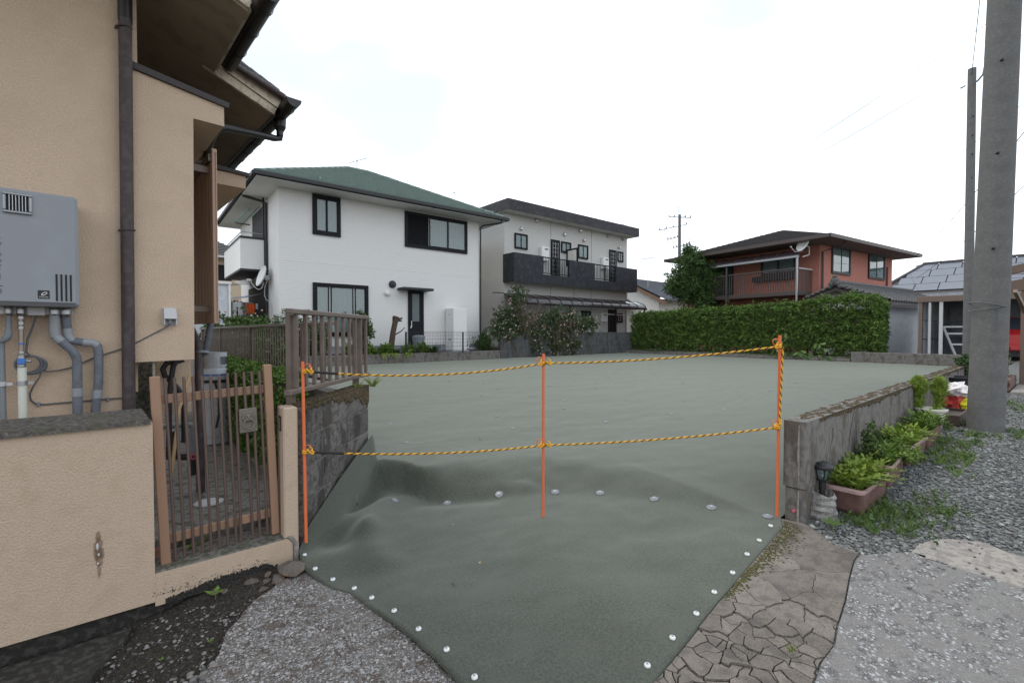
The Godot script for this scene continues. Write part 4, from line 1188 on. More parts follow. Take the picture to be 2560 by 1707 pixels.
	# two wrapped hot-water pipes
	var wrapped := [[[Vector3(-0.056, 1.5, z), Vector3(-0.058, 1.41, z), Vector3(-0.052, 1.372, z), Vector3(-0.03, 1.345, z + 0.004), Vector3(0.012, 1.296, z + 0.006), Vector3(0.03, 1.262, z), Vector3(0.034, 1.23, z), Vector3(0.033, 1.05, z), Vector3(0.028, 0.2, z)], 0.023, [[0, 2], [2, 3], [7, 8]]],
		[[Vector3(-0.012, 1.5, z - 0.02), Vector3(-0.006, 1.42, z - 0.02), Vector3(0.0, 1.372, z - 0.02), Vector3(0.015, 1.35, z - 0.02), Vector3(0.06, 1.34, z - 0.02), Vector3(0.105, 1.334, z - 0.02), Vector3(0.124, 1.318, z - 0.02), Vector3(0.129, 1.28, z - 0.02), Vector3(0.127, 1.1, z - 0.02), Vector3(0.108, 0.9, z - 0.02), Vector3(0.108, 0.2, z - 0.02)], 0.0225, [[1, 3], [4, 6], [6, 7]]]]
	for q in wrapped:
		var hp: MeshInstance3D = pipe.call("wrapped_pipe", q[0], q[1], mats.wrap, 14)
		for s in q[2].slice(0, 2):
			m = Mb.new()
			m.tube(q[0].slice(s[0], s[1] + 1), q[1] + 0.0012, 14, false)
			part(m, "tape_joint", mats.wrap_light, hp)
		m = Mb.new()
		var bot: Vector3 = q[0][-3].lerp(q[0][-2], 0.35) if q[0].size() > 9 else q[0][-2]
		m.tube([bot + Vector3(0, 0.025, 0), bot + Vector3(0, -0.025, 0)], q[1] + 0.0025, 14, false)
		part(m, "tape_joint", mats.wrap_light, hp)
		for s in [-1, 1]:
			m = Mb.new()
			m.box(bot + Vector3(0.03 * s - 0.006, -0.17, -0.03), bot + Vector3(0.03 * s + 0.006, -0.15, -0.02))
			part(m, "bracket_end", mats.steel, hp)
	# cable coil beside the gas pipe
	t = thing("cable_coil", "coil of grey cable hanging beside the gas pipe under the heater", "cable", Vector3(-0.17, 1.2, -3.74))
	m = Mb.new()
	for k in 5:
		var ring2 := []
		var rx := 0.05 + 0.003 * k
		for i in 29:
			var a := TAU * i / 28.0
			ring2.append(Vector3(-0.168 + cos(a) * rx + 0.004 * k, 1.222 + sin(a) * (0.046 + 0.003 * (k % 3)) - 0.002 * k, -3.745 + 0.006 * (k % 2)))
		m.tube(ring2, 0.0042, 6)
	part(m, "coil", mats.cable, t)
	m = Mb.new()
	m.tube([Vector3(-0.13, 1.49, -3.74), Vector3(-0.148, 1.42, -3.75), Vector3(-0.166, 1.36, -3.75), Vector3(-0.172, 1.29, -3.74), Vector3(-0.15, 1.26, -3.74)], 0.006, 6)
	part(m, "lead", mats.cable, t)
	m = Mb.new()
	m.tube([Vector3(-0.11, 1.185, -3.745), Vector3(-0.125, 1.14, -3.75), Vector3(-0.15, 1.09, -3.76), Vector3(-0.163, 1.05, -3.77), Vector3(-0.16, 1.015, -3.785), Vector3(-0.14, 0.99, -3.792), Vector3(-0.1, 0.985, -3.793), Vector3(0.1, 0.988, -3.793), Vector3(0.31, 0.99, -3.793)], 0.0045, 6)
	part(m, "lead", mats.cable, t)
	for x in [-0.13, 0.17]:
		bx(t, "cable_clip", mats.pipe_grey, Vector3(x - 0.007, 0.975, -3.8), Vector3(x + 0.007, 1.0, -3.785), 0.003)
	# hooded outlet box with its cord
	t = thing("outlet_box", "white hooded outdoor socket on the beige house wall", "socket", Vector3(0.484, 1.44, -3.796))
	bx(t, "back_plate", mats.lightgrey, Vector3(0.447, 1.443, -3.796), Vector3(0.522, 1.56, -3.788), 0.002)
	m = Mb.new()
	m.hexa([Vector3(0.45, 1.487, -3.735), Vector3(0.519, 1.487, -3.735), Vector3(0.519, 1.487, -3.788), Vector3(0.45, 1.487, -3.788), Vector3(0.452, 1.556, -3.762), Vector3(0.517, 1.556, -3.762), Vector3(0.517, 1.559, -3.788), Vector3(0.452, 1.559, -3.788)])
	m.box(Vector3(0.45, 1.45, -3.788), Vector3(0.456, 1.487, -3.75))
	m.box(Vector3(0.513, 1.45, -3.788), Vector3(0.519, 1.487, -3.75))
	part(m, "hood", mats.lightgrey, t)
	m = Mb.new()
	m.tube([Vector3(0.484, 1.487, -3.765), Vector3(0.484, 1.455, -3.762)], 0.009, 8)
	part(m, "plug", mats.pipe_grey, t)
	m = Mb.new()
	m.tube([Vector3(0.484, 1.456, -3.762), Vector3(0.47, 1.436, -3.775), Vector3(0.4, 1.39, -3.792), Vector3(0.3, 1.325, -3.792), Vector3(0.2, 1.28, -3.79), Vector3(0.1, 1.24, -3.79), Vector3(0.02, 1.195, -3.79), Vector3(-0.04, 1.178, -3.78), Vector3(-0.09, 1.174, -3.76), Vector3(-0.12, 1.19, -3.745)], 0.0042, 6)
	part(m, "cord", mats.cable, t)
	frame(0.0)

func build_yard_things() -> void:
	frame(0.0)
	var c := Vector3(0.83, 0.13, -6.3)
	var t := thing("gas_cylinder", "tall pale grey gas cylinder with a collar and black strap", "gas cylinder", c)
	var m := Mb.new()
	m.lathe(c, [Vector2(0.13, 0.0), Vector2(0.165, 0.015), Vector2(0.168, 0.07), Vector2(0.165, 0.075), Vector2(0.172, 0.09), Vector2(0.175, 0.12), Vector2(0.175, 0.76), Vector2(0.168, 0.8), Vector2(0.14, 0.845), Vector2(0.09, 0.87), Vector2(0.0, 0.88)], 28)
	part(m, "vessel", mats.cylinder, t)
	m = Mb.new()
	for i in 24:   # protecting collar with two windows
		var a := TAU * i / 24.0
		var b := TAU * (i + 1) / 24.0
		var win: bool = (i % 12) in [1, 2, 3, 4]
		for y in ([[0.85, 0.9], [0.99, 1.04]] if win else [[0.85, 1.04]]):
			for r in [[0.112, 1], [0.107, -1]]:
				var q := [c + Vector3(cos(a) * r[0], y[0], sin(a) * r[0]), c + Vector3(cos(b) * r[0], y[0], sin(b) * r[0]), c + Vector3(cos(b) * r[0], y[1], sin(b) * r[0]), c + Vector3(cos(a) * r[0], y[1], sin(a) * r[0])]
				m._edge(q[0], q[1], q[2], q[3], Vector3(cos(a), 0, sin(a)) * r[1])
	part(m, "collar", mats.cylinder, t)
	m = Mb.new()
	m.lathe(c, [Vector2(0.03, 0.87), Vector2(0.03, 0.93), Vector2(0.018, 0.94), Vector2(0.018, 0.98)], 10)
	m.lathe(c + Vector3(0, 0.95, 0), [Vector2(0.02, 0.0), Vector2(0.02, 0.06)], 8, Vector3(0.3, 0, 1).normalized())
	part(m, "valve", mats.black, t)
	m = Mb.new()
	m.lathe(c, [Vector2(0.176, 0.7), Vector2(0.178, 0.7), Vector2(0.178, 0.735), Vector2(0.176, 0.735)], 28)
	m.tube([c + Vector3(-0.03, 0.7, 0.178), c + Vector3(0.0, 0.55, 0.185), c + Vector3(0.0, 0.35, 0.183), c + Vector3(-0.03, 0.2, 0.183)], 0.012, 6)
	part(m, "strap", mats.black, t)
	m = Mb.new()
	for y in [[0.78, 0.8]]:
		for i in range(2, 11):
			var a := TAU * (i + 1.0) / 28.0
			var b := TAU * (i + 2.0) / 28.0
			m.quad(c + Vector3(cos(b) * 0.1745, y[0], sin(b) * 0.1745), c + Vector3(cos(a) * 0.1745, y[0], sin(a) * 0.1745), c + Vector3(cos(a) * 0.172, y[1], sin(a) * 0.172), c + Vector3(cos(b) * 0.172, y[1], sin(b) * 0.172))
	part(m, "blue_band", mats.blue, t)
	m = Mb.new()
	for y in [0.42, 0.36]:   # stencilled lines of lettering, too faint to read
		for i in 9:
			var a := 0.8 + i * 0.13
			if rng.randf() < 0.8:
				m.obox(c + Vector3(cos(a) * 0.1755, y, sin(a) * 0.1755), Vector3(0.001, 0.028, 0.014), Basis(Vector3.UP, -a))
	part(m, "stencil", mats.white_paint, t)
	# pipes beside the manhole
	t = thing("yard_pipe", "grey water pipe with a pink valve standing behind the gate", "pipe", Vector3(0.47, 0.13, -5.0))
	m = Mb.new()
	m.tube([Vector3(0.15, 0.79, -5.02), Vector3(0.2, 0.64, -5.0), Vector3(0.205, 0.6, -5.0), Vector3(0.23, 0.586, -5.0), Vector3(0.44, 0.586, -5.0), Vector3(0.47, 0.57, -5.0), Vector3(0.476, 0.54, -5.0), Vector3(0.476, 0.3, -5.0)], 0.024, 12)
	m.tube([Vector3(0.1, 0.8, -5.06), Vector3(0.3, 0.73, -5.06)], 0.022, 10)
	part(m, "riser", mats.pipe_grey, t)
	m = Mb.new()
	m.tube([Vector3(0.476, 0.3, -5.0), Vector3(0.474, 0.13, -5.0)], 0.026, 12)
	m.tube([Vector3(0.35, 0.53, -5.04), Vector3(0.35, 0.32, -5.04), Vector3(0.37, 0.3, -5.04), Vector3(0.45, 0.295, -5.0)], 0.03, 12)
	part(m, "foam_sleeve", mats.hose, t)
	m = Mb.new()
	m.lathe(Vector3(0.476, 0.3, -4.985), [Vector2(0.024, 0), Vector2(0.03, 0.005), Vector2(0.03, 0.018), Vector2(0.012, 0.02)], 12, Vector3.BACK)
	part(m, "valve", mats.pinkred, t)
	t = thing("manhole_cover", "pale round drain cover set in the yard concrete", "drain cover", Vector3(0.485, 0.131, -4.1))
	m = Mb.new()
	m.lathe(Vector3(0.485, 0.131, -4.1), [Vector2(0.095, 0), Vector2(0.095, 0.006), Vector2(0.08, 0.006), Vector2(0.08, 0.009), Vector2(0, 0.009)], 24)
	part(m, "lid", mats.lightgrey, t)
	m = Mb.new()
	m.ball(Vector3(0.49, 0.141, -4.1), Vector3(0.006, 0.003, 0.006), 6)
	m.ball(Vector3(0.55, 0.141, -4.13), Vector3(0.012, 0.003, 0.009), 8)
	part(m, "lift_hole", mats.slot, t)
	# hoses under the wing wall and a wooden stick
	frame(TURN_BEIGE)
	t = thing("black_hose", "black pipes looping out from under the beige wing wall", "hose", Vector3(0.52, 0.6, -4.08))
	m = Mb.new()
	m.tube([Vector3(0.6, 1.2, -4.09), Vector3(0.55, 1.185, -4.08), Vector3(0.5, 1.18, -4.08), Vector3(0.478, 1.14, -4.08), Vector3(0.49, 1.09, -4.08), Vector3(0.525, 1.05, -4.08), Vector3(0.57, 0.985, -4.08), Vector3(0.6, 0.9, -4.08), Vector3(0.6, 0.6, -4.1)], 0.018, 10)
	m.tube([Vector3(0.55, 1.19, -4.06), Vector3(0.535, 1.15, -4.06), Vector3(0.522, 1.05, -4.06), Vector3(0.51, 0.9, -4.06), Vector3(0.505, 0.5, -4.07)], 0.017, 10)
	part(m, "hoses", mats.hose, t)
	t = thing("corrugated_hose", "grey ribbed hose hanging below the brown louver screen", "hose", Vector3(0.76, 1.0, -4.35))
	m = Mb.new()
	var pts := []
	var rr := []
	for i in 33:
		pts.append(Vector3(0.83 - 0.05 * i / 32.0, 1.5 - 0.28 * i / 32.0, -4.35))
		rr.append(0.026 if i % 4 < 2 else 0.02)
	m.tube(pts, rr, 10)
	part(m, "hose", mats.wrap, t)
	m = Mb.new()
	m.tube([Vector3(0.72, 1.25, -4.31), Vector3(0.76, 1.245, -4.29), Vector3(0.79, 1.24, -4.3), Vector3(0.77, 1.22, -4.32)], 0.014, 8)
	part(m, "tie", mats.pipe_grey, t)
	m = Mb.new()
	m.tube([Vector3(0.615, 1.1, -3.93), Vector3(0.55, 0.87, -3.93), Vector3(0.5, 0.4, -3.95)], 0.011, 8)
	solo(m, "wooden_stick", mats.pinewood, "thin wooden stick leaning under the beige wing wall", "stick", Vector3(0.56, 0.6, -3.93))
	frame(0.0)
	# two small cups on wires beside the gate post
	t = thing("flower_pot", "tiny terracotta pot behind the gate post", "pot", Vector3(0.135, 0.166, -3.2))
	m = Mb.new()
	m.lathe(Vector3(0.135, 0.166, -3.2), [Vector2(0.014, 0), Vector2(0.018, 0.04), Vector2(0.021, 0.04), Vector2(0.021, 0.048), Vector2(0.017, 0.048), Vector2(0.015, 0.03), Vector2(0, 0.03)], 14)
	part(m, "pot", mats.pinkpot, t)
	# weed growing through the gate
	t = thing("weed", "leafy weed growing under the brown gate bars", "weed", Vector3(0.3, 0.06, -3.28))
	m = Mb.new()
	m.col = Color(0.6, 0.6, 0.6)
	for i in 9:
		var a := rng.randf() * TAU
		var d := Vector3(cos(a) * 0.7, rng.randf_range(0.2, 0.9), sin(a) * 0.5 + 0.3).normalized()
		var s := d.cross(Vector3.UP).normalized()
		m.leaf(Vector3(0.28 + rng.randf() * 0.08, 0.12 + rng.randf() * 0.05, -3.28 + rng.randf() * 0.05), d, s, rng.randf_range(0.05, 0.08), 0.035)
	m.tube([Vector3(0.3, 0.04, -3.28), Vector3(0.31, 0.16, -3.27)], 0.003, 5)
	part(m, "leaves", mats.leaf_lime, t)

func build_block_wall() -> void:
	frame(TURN_BLOCK)
	var zf := -1.467
	var t := thing("block_wall", "mossy stained concrete block wall splayed behind the gate pillar", "wall", Vector3(3.4, 0, -1.53))
	bx(t, "mortar_core", mats.mortar, Vector3(2.84, -0.1, zf - 0.12), Vector3(3.955, 0.93, zf - 0.006))
	var xs := [2.838, 3.115, 3.51, 3.96]
	var ys := [-0.06, 0.14, 0.342, 0.546, 0.742, 0.94]
	for r in 5:
		for k in 3:
			var m := Mb.new()
			var e := 0.0055
			var o := rng.randf_range(-0.0015, 0.0015)
			var sh := rng.randf_range(0.65, 1.0)
			m.col = Color(sh, sh, sh)
			m.bev(Vector3(xs[k] + e, ys[r] + e, zf - 0.124), Vector3(xs[k + 1] - e, ys[r + 1] - e, zf + o), 0.004)
			part(m, "block", mats.block, t)
	var m := Mb.new()
	var nz := FastNoiseLite.new()
	nz.frequency = 3.0
	ragged(m, 2.84, 3.964, 0.943, func(x): return 0.905 - 0.05 * smoothstep(3.0, 3.9, x) - 0.07 * smoothstep(3.72, 3.9, x) + 0.05 * nz.get_noise_1d(x * 3.0) + rng.randf_range(-0.012, 0.012), Vector3(0, 0, zf), Vector3.RIGHT, Vector3(0, 0, 0.005), 160)
	m.box(Vector3(2.838, 0.937, zf - 0.125), Vector3(3.964, 0.946, zf + 0.005))
	for i in 260:
		m.ball(Vector3(rng.randf_range(2.85, 3.955), 0.944, zf - rng.randf_range(0.0, 0.115)), Vector3(rng.randf_range(0.008, 0.025), rng.randf_range(0.003, 0.009), rng.randf_range(0.008, 0.02)), 6)
	part(m, "moss", mats.moss, t)
	m = Mb.new()
	for q in [[2.9, 0.07], [3.0, 0.05], [3.22, 0.03], [3.4, 0.03]]:
		for i in 5:
			m.ball(Vector3(q[0] + rng.randf() * q[1], 0.938, zf - 0.002), Vector3(0.02, 0.008, 0.006), 6)
	part(m, "bare_edge", mats.plainslab, t)
	# short fence on top
	t = thing("metal_fence", "short brown metal bar fence standing on the mossy block wall", "fence", Vector3(3.4, 0.94, -1.53), "brown metal bar fences")
	var zc := -1.53
	bx(t, "top_rail", mats.fence, Vector3(2.78, 1.512, zc - 0.02), Vector3(4.09, 1.545, zc + 0.03), 0.005)
	bx(t, "bottom_rail", mats.fence, Vector3(2.76, 1.012, zc - 0.02), Vector3(4.09, 1.045, zc + 0.03), 0.005)
	bx(t, "rail_joint", mats.fence, Vector3(2.985, 1.508, zc - 0.022), Vector3(3.0, 1.549, zc + 0.032), 0.002)
	for x in [2.885, 3.945]:
		bx(t, "post", mats.fence, Vector3(x - 0.03, 0.94, zc - 0.06), Vector3(x + 0.03, 1.512, zc - 0.022), 0.004)
	for i in 11:
		var x := 2.855 + i * 0.1185
		bx(t, "bar", mats.fence, Vector3(x - 0.012, 1.046, zc + 0.0), Vector3(x + 0.012, 1.511, zc + 0.024), 0.003)
	frame(0.0)
	t = thing("metal_fence", "long brown metal bar fence running back beside the clipped hedge", "fence", Vector3(1.42, 0.88, -8.0), "brown metal bar fences")
	bx(t, "top_rail", mats.fence, Vector3(1.395, 1.462, -13.0), Vector3(1.445, 1.495, -4.15), 0.005)
	bx(t, "bottom_rail", mats.fence, Vector3(1.395, 0.955, -13.0), Vector3(1.445, 0.985, -4.15), 0.005)
	for z in [-4.95, -7.46, -10.0, -12.5]:
		bx(t, "post", mats.fence, Vector3(1.38, 0.85, z - 0.03), Vector3(1.44, 1.461, z + 0.03), 0.004)
	for i in 74:
		var z := -4.22 - i * 0.1185
		bx(t, "bar", mats.fence, Vector3(1.41, 0.986, z - 0.011), Vector3(1.42, 1.461, z + 0.011))
	bx(self_thing("boundary_wall", "low dark concrete wall under the long brown fence", "wall", Vector3(1.42, 0, -9)), "wall_body", mats.oldwall, Vector3(1.36, -0.1, -15.9), Vector3(1.5, 0.88, -4.05))

func self_thing(called: String, label: String, cat: String, base: Vector3, group := "") -> Node3D:
	return thing(called, label, cat, base, group)

# a wall plane: [origin, direction along, outward normal]
func pp(pl: Array, u: float, v: float, w: float) -> Vector3:
	return pl[0] + pl[1] * u + Vector3(0, v, 0) + pl[2] * w

func pbox(m: Mb, pl: Array, u0: float, u1: float, v0: float, v1: float, w0: float, w1: float) -> void:
	m.obox((pp(pl, u0, v0, w0) + pp(pl, u1, v1, w1)) * 0.5, Vector3(absf(u1 - u0), absf(v1 - v0), absf(w1 - w0)), Basis(pl[1], Vector3.UP, pl[2]))

func window(parent: Node3D, pl: Array, u0: float, u1: float, v0: float, v1: float, fw: float, panes: Array, fm: Material) -> MeshInstance3D:
	# panes: [u from, u to, "curtain" | "dark" | "louver"]
	var m := Mb.new()
	pbox(m, pl, u0, u1, v0, v0 + fw, 0, 0.07); pbox(m, pl, u0, u1, v1 - fw, v1, 0, 0.07)
	pbox(m, pl, u0, u0 + fw, v0 + fw, v1 - fw, 0, 0.069); pbox(m, pl, u1 - fw, u1, v0 + fw, v1 - fw, 0, 0.069)
	var f := part(m, "window", fm, parent)
	for p in panes:
		if p[2] == "louver":
			var n := int((v1 - v0 - 2 * fw) / 0.075)
			m = Mb.new()
			pbox(m, pl, p[0], p[1], v0 + fw, v1 - fw, 0.004, 0.02)
			var sh := part(m, "shutter", fm, f)
			for i in n:
				m = Mb.new()
				var y := v0 + fw + (i + 0.5) * (v1 - v0 - 2 * fw) / n
				m.obox(pp(pl, (p[0] + p[1]) * 0.5, y, 0.035), Vector3(p[1] - p[0], 0.06, 0.012), Basis(pl[1], Vector3.UP, pl[2]) * Basis(Vector3.RIGHT, -0.5))
				part(m, "slat", fm, sh)
			continue
		m = Mb.new()
		var s := 0.035
		pbox(m, pl, p[0], p[1], v0 + fw, v0 + fw + s, 0.02, 0.05); pbox(m, pl, p[0], p[1], v1 - fw - s, v1 - fw, 0.02, 0.05)
		pbox(m, pl, p[0], p[0] + s, v0 + fw + s, v1 - fw - s, 0.021, 0.05); pbox(m, pl, p[1] - s, p[1], v0 + fw + s, v1 - fw - s, 0.021, 0.05)
		part(m, "sash", fm, f)
		m = Mb.new()
		if p[2] == "curtain":
			var n := int((p[1] - p[0]) / 0.045)
			for i in n:
				var a := lerpf(p[0], p[1], float(i) / n)
				var b := lerpf(p[0], p[1], float(i + 1) / n)
				var wa := 0.006 + 0.012 * (i % 2)
				var wb := 0.006 + 0.012 * ((i + 1) % 2)
				m.quad(pp(pl, a, v0 + fw, wa), pp(pl, b, v0 + fw, wb), pp(pl, b, v1 - fw, wb), pp(pl, a, v1 - fw, wa))
			part(m, "curtain", mats.curtain, f)
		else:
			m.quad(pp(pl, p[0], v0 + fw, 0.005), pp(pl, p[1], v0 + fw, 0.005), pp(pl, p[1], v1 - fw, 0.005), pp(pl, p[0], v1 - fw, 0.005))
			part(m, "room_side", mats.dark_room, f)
		m = Mb.new()
		pbox(m, pl, p[0] + s, p[1] - s, v0 + fw + s, v1 - fw - s, 0.032, 0.036)
		part(m, "pane", mats.glass, f)
	return f

func courses(parent: Node3D, called: String, ma: Material, a: Vector3, b: Vector3, c: Vector3, d: Vector3, n: int, lift: float, face := Color(1, 1, 1), butt := Color(1, 1, 1)) -> void:   # a-b eave, d-c ridge; overlapping strips; butt: tone of the worn lower edge
	var nn := (b - a).cross(d - a).normalized()
	for i in n:
		var f := float(i) / n
		var g := float(i + 1) / n
		var m := Mb.new()
		var p0 := a.lerp(d, f) + nn * lift
		var p1 := b.lerp(c, f) + nn * lift
		var p2 := b.lerp(c, g)
		var p3 := a.lerp(d, g)
		m.col = face
		m.quad(p0, p1, p2, p3)
		m.col = butt
		m.quad(a.lerp(d, f), b.lerp(c, f), p1, p0)
		part(m, called, ma, parent)

func leaf_cluster(n: int, spread: float, l: float, w: float, up := 0.0) -> ArrayMesh:
	var m := Mb.new()
	for i in n:
		var d := (rv() + Vector3(0, up, 0)).normalized()
		var s := d.cross(rv()).normalized()
		m.leaf(rv() * spread * rng.randf(), d, s, l * rng.randf_range(0.7, 1.2), w)
	return mesh_of(m, Vector3.ZERO)

func foliage(called: String, parent: Node3D, ma: Material, pts: Array, mesh: ArrayMesh, s0: float, s1: float, t0 := 0.7, t1 := 1.3) -> MeshInstance3D:
	var tr := []
	var co := []
	for p in pts:
		tr.append(Transform3D(rb().scaled(Vector3.ONE * rng.randf_range(s0, s1)), p - O))
		co.append(tint(t0, t1))
	return multi(called, mesh, ma, tr, co, parent)

func crown_points(c: Vector3, r: Vector3, n: int, shell := 0.55, lump := 0.25) -> Array:   # points through an uneven ellipsoid, denser outside
	var nz := FastNoiseLite.new()
	nz.seed = rng.randi() % 1000
	nz.frequency = 1.1
	var out := []
	for i in n:
		var d := rv()
		var k := 1.0 + lump * 2.0 * nz.get_noise_3d(d.x * 1.4, d.y * 1.4, d.z * 1.4)
		var q := lerpf(shell, 1.0, pow(rng.randf(), 0.6)) * k
		out.append(c + d * r * q)
	return out

func build_white_house() -> void:
	frame(TURN_WHITE)
	var Z := -17.3
	var t := thing("white_house", "white two-storey house with green tiled hip roof and black window frames", "house", Vector3(7.8, 0.6, -20.0))
	bx(t, "wall", mats.siding, Vector3(3.73, 0.87, -24.8), Vector3(11.92, 6.29, Z))
	bx(t, "foundation", mats.foundation, Vector3(3.78, 0.5, -24.7), Vector3(11.88, 0.87, Z - 0.04))
	bx(t, "belt_joint", mats.siding, Vector3(3.728, 3.835, -18.8), Vector3(11.922, 3.865, Z + 0.006))
	# soffit, fascia, roof
	var e0 := Vector3(2.9, 6.42, -16.46)
	var e1 := Vector3(12.85, 6.42, -16.46)
	var e2 := Vector3(12.85, 6.42, -25.6)
	var e3 := Vector3(2.9, 6.42, -25.6)
	bx(t, "soffit", mats.soffit, Vector3(2.93, 6.29, -25.57), Vector3(12.82, 6.31, -16.49))
	var m := Mb.new()
	m.box(Vector3(2.93, 6.31, -16.5), Vector3(12.82, 6.41, -16.47)); m.box(Vector3(2.93, 6.31, -25.57), Vector3(2.96, 6.41, -16.501)); m.box(Vector3(12.79, 6.31, -25.57), Vector3(12.82, 6.41, -16.501))
	part(m, "fascia", mats.black_trim, t)
	for q in [[Vector3(2.84, 6.385, -16.4), Vector3(12.92, 6.385, -16.4)], [Vector3(2.85, 6.385, -25.6), Vector3(2.85, 6.385, -16.43)], [Vector3(12.9, 6.385, -25.6), Vector3(12.9, 6.385, -16.43)]]:
		m = Mb.new()
		m.bar(q[0], q[1], 0.1, 0.11)
		part(m, "gutter", mats.black_trim, t)
	var r0 := Vector3(7.45, 8.72, -21.02)
	var r1 := Vector3(8.3, 8.72, -21.02)
	m = Mb.new()
	m.quad(e0, e1, r1, r0); m.tri(e1, e2, r1); m.quad(e2, e3, r0, r1); m.tri(e3, e0, r0)
	var rf := part(m, "roof", mats.greenroof, t)
	var up := Vector3(0, 0.01, 0)
	courses(rf, "tile_course", mats.greenroof, e0 + up, e1 + up, r1 + up, r0 + up, 13, 0.085)
	courses(rf, "tile_course", mats.greenroof, e3 + up, e0 + up, r0 + up, r0 + up, 13, 0.085)
	courses(rf, "tile_course", mats.greenroof, e1 + up, e2 + up, r1 + up, r1 + up, 13, 0.085)
	for q in [[e0, r0], [e1, r1], [r0, r1]]:
		m = Mb.new()
		m.tube([q[0] + Vector3(0, 0.03, 0), q[1] + Vector3(0, 0.04, 0)], 0.06, 8)
		part(m, "hip_cap", mats.greenroof, rf)
	for x in [4.9, 12.2]:
		bx(rf, "snow_guard", mats.greenroof, Vector3(x, 6.6, -16.75), Vector3(x + 0.03, 6.72, -16.65))
	# windows and door on the face towards the lot
	var F := [Vector3(0, 0, Z), Vector3.RIGHT, Vector3.BACK]
	window(t, F, 4.82, 5.79, 4.85, 6.26, 0.12, [[4.94, 5.3, "curtain"], [5.3, 5.69, "curtain"]], mats.black_frame)
	window(t, F, 8.33, 11.27, 4.81, 6.22, 0.12, [[8.45, 9.38, "louver"], [9.42, 10.3, "curtain"], [10.3, 11.17, "curtain"]], mats.black_frame)
	window(t, F, 4.81, 6.81, 1.25, 3.15, 0.11, [[4.92, 5.36, "curtain"], [5.42, 6.24, "curtain"], [6.3, 6.7, "curtain"]], mats.black_frame)
	m = Mb.new()
	pbox(m, F, 8.46, 8.55, 0.72, 3.04, 0, 0.06); pbox(m, F, 9.05, 9.14, 0.72, 3.04, 0, 0.06); pbox(m, F, 8.55, 9.05, 2.95, 3.04, 0, 0.06)
	pbox(m, F, 8.55, 9.05, 0.72, 1.75, 0, 0.04); pbox(m, F, 8.55, 8.63, 1.75, 2.95, 0, 0.04); pbox(m, F, 8.97, 9.05, 1.75, 2.95, 0, 0.04); pbox(m, F, 8.63, 8.97, 1.75, 1.83, 0, 0.041)
	var dr := part(m, "door", mats.black_frame, t)
	m = Mb.new()
	pbox(m, F, 8.63, 8.97, 1.83, 2.95, 0.006, 0.012)
	part(m, "pane", mats.frosted, dr)
	m = Mb.new()
	pbox(m, F, 8.575, 8.595, 1.6, 1.85, 0.045, 0.075); pbox(m, F, 8.545, 8.575, 1.55, 1.65, 0.045, 0.06)
	part(m, "handle", mats.chrome, dr)
	bx(t, "door_canopy", mats.black_trim, Vector3(8.0, 3.05, Z + 0.001), Vector3(9.33, 3.15, -16.72), 0.02)
	m = Mb.new()
	m.lathe(Vector3(7.79, 3.27, Z), [Vector2(0.14, 0), Vector2(0.145, 0.06), Vector2(0.11, 0.11), Vector2(0, 0.13)], 18, Vector3.BACK)
	part(m, "vent_hood", mats.black_trim, t)
	m = Mb.new()
	m.lathe(Vector3(7.57, 2.91, Z), [Vector2(0.06, 0), Vector2(0.1, 0.03), Vector2(0.105, 0.08), Vector2(0.07, 0.14), Vector2(0, 0.16)], 16, Vector3.BACK)
	part(m, "wall_lamp", mats.white_paint, t)
	# downpipes
	m = Mb.new()
	m.tube([Vector3(12.55, 6.33, -16.45), Vector3(12.55, 6.2, -16.45), Vector3(12.0, 6.12, -17.1), Vector3(11.97, 6.05, -17.25), Vector3(11.97, 0.7, -17.25)], 0.035, 8)
	part(m, "downpipe", mats.black_trim, t)
	m = Mb.new()
	m.tube([Vector3(2.95, 6.33, -19.1), Vector3(2.97, 6.26, -19.1), Vector3(3.5, 6.15, -18.98), Vector3(3.66, 6.1, -18.95), Vector3(3.66, 0.7, -18.95)], 0.05, 8)
	part(m, "downpipe", mats.black_trim, t)
	m = Mb.new()
	m.tube([Vector3(3.6, 6.28, -19.05), Vector3(3.6, 3.0, -19.05)], 0.035, 8)
	part(m, "downpipe", mats.black_trim, t)
	# side balcony with its door
	m = Mb.new()
	m.box(Vector3(2.84, 3.67, -19.12), Vector3(3.6, 4.74, -19.0)); m.box(Vector3(2.84, 3.67, -22.9), Vector3(2.96, 4.74, -19.121)); m.box(Vector3(2.961, 3.72, -22.9), Vector3(3.729, 3.85, -19.121)); m.box(Vector3(2.961, 3.67, -22.9), Vector3(3.729, 4.74, -22.8))
	var bal := part(m, "balcony", mats.siding, t)
	m = Mb.new()
	m.box(Vector3(2.82, 4.741, -19.14), Vector3(3.6, 4.82, -18.98)); m.box(Vector3(2.82, 4.741, -22.92), Vector3(2.98, 4.82, -19.141))
	part(m, "balcony_cap", mats.black_trim, bal)
	bx(bal, "balcony_floor", mats.black_trim, Vector3(2.84, 3.6, -22.9), Vector3(3.728, 3.668, -19.0))
	m = Mb.new()
	m.tube([Vector3(2.9, 4.82, -19.06), Vector3(2.9, 4.98, -19.06), Vector3(3.58, 4.96, -19.06)], 0.018, 6)
	m.tube([Vector3(2.9, 4.98, -19.06), Vector3(2.9, 4.98, -22.8)], 0.018, 6)
	part(m, "balcony_rail", mats.steel, bal)
	for q in [[Vector3(3.22, 5.9, -19.2), Vector3(2.72, 5.28, -19.2)], [Vector3(3.53, 6.0, -19.25), Vector3(2.92, 5.25, -19.25)]]:
		m = Mb.new()
		m.tube([q[0], q[1], q[1] + Vector3(0.0, 0.08, 0)], 0.02, 6)
		part(m, "drying_arm", mats.teal, bal)
	m = Mb.new()
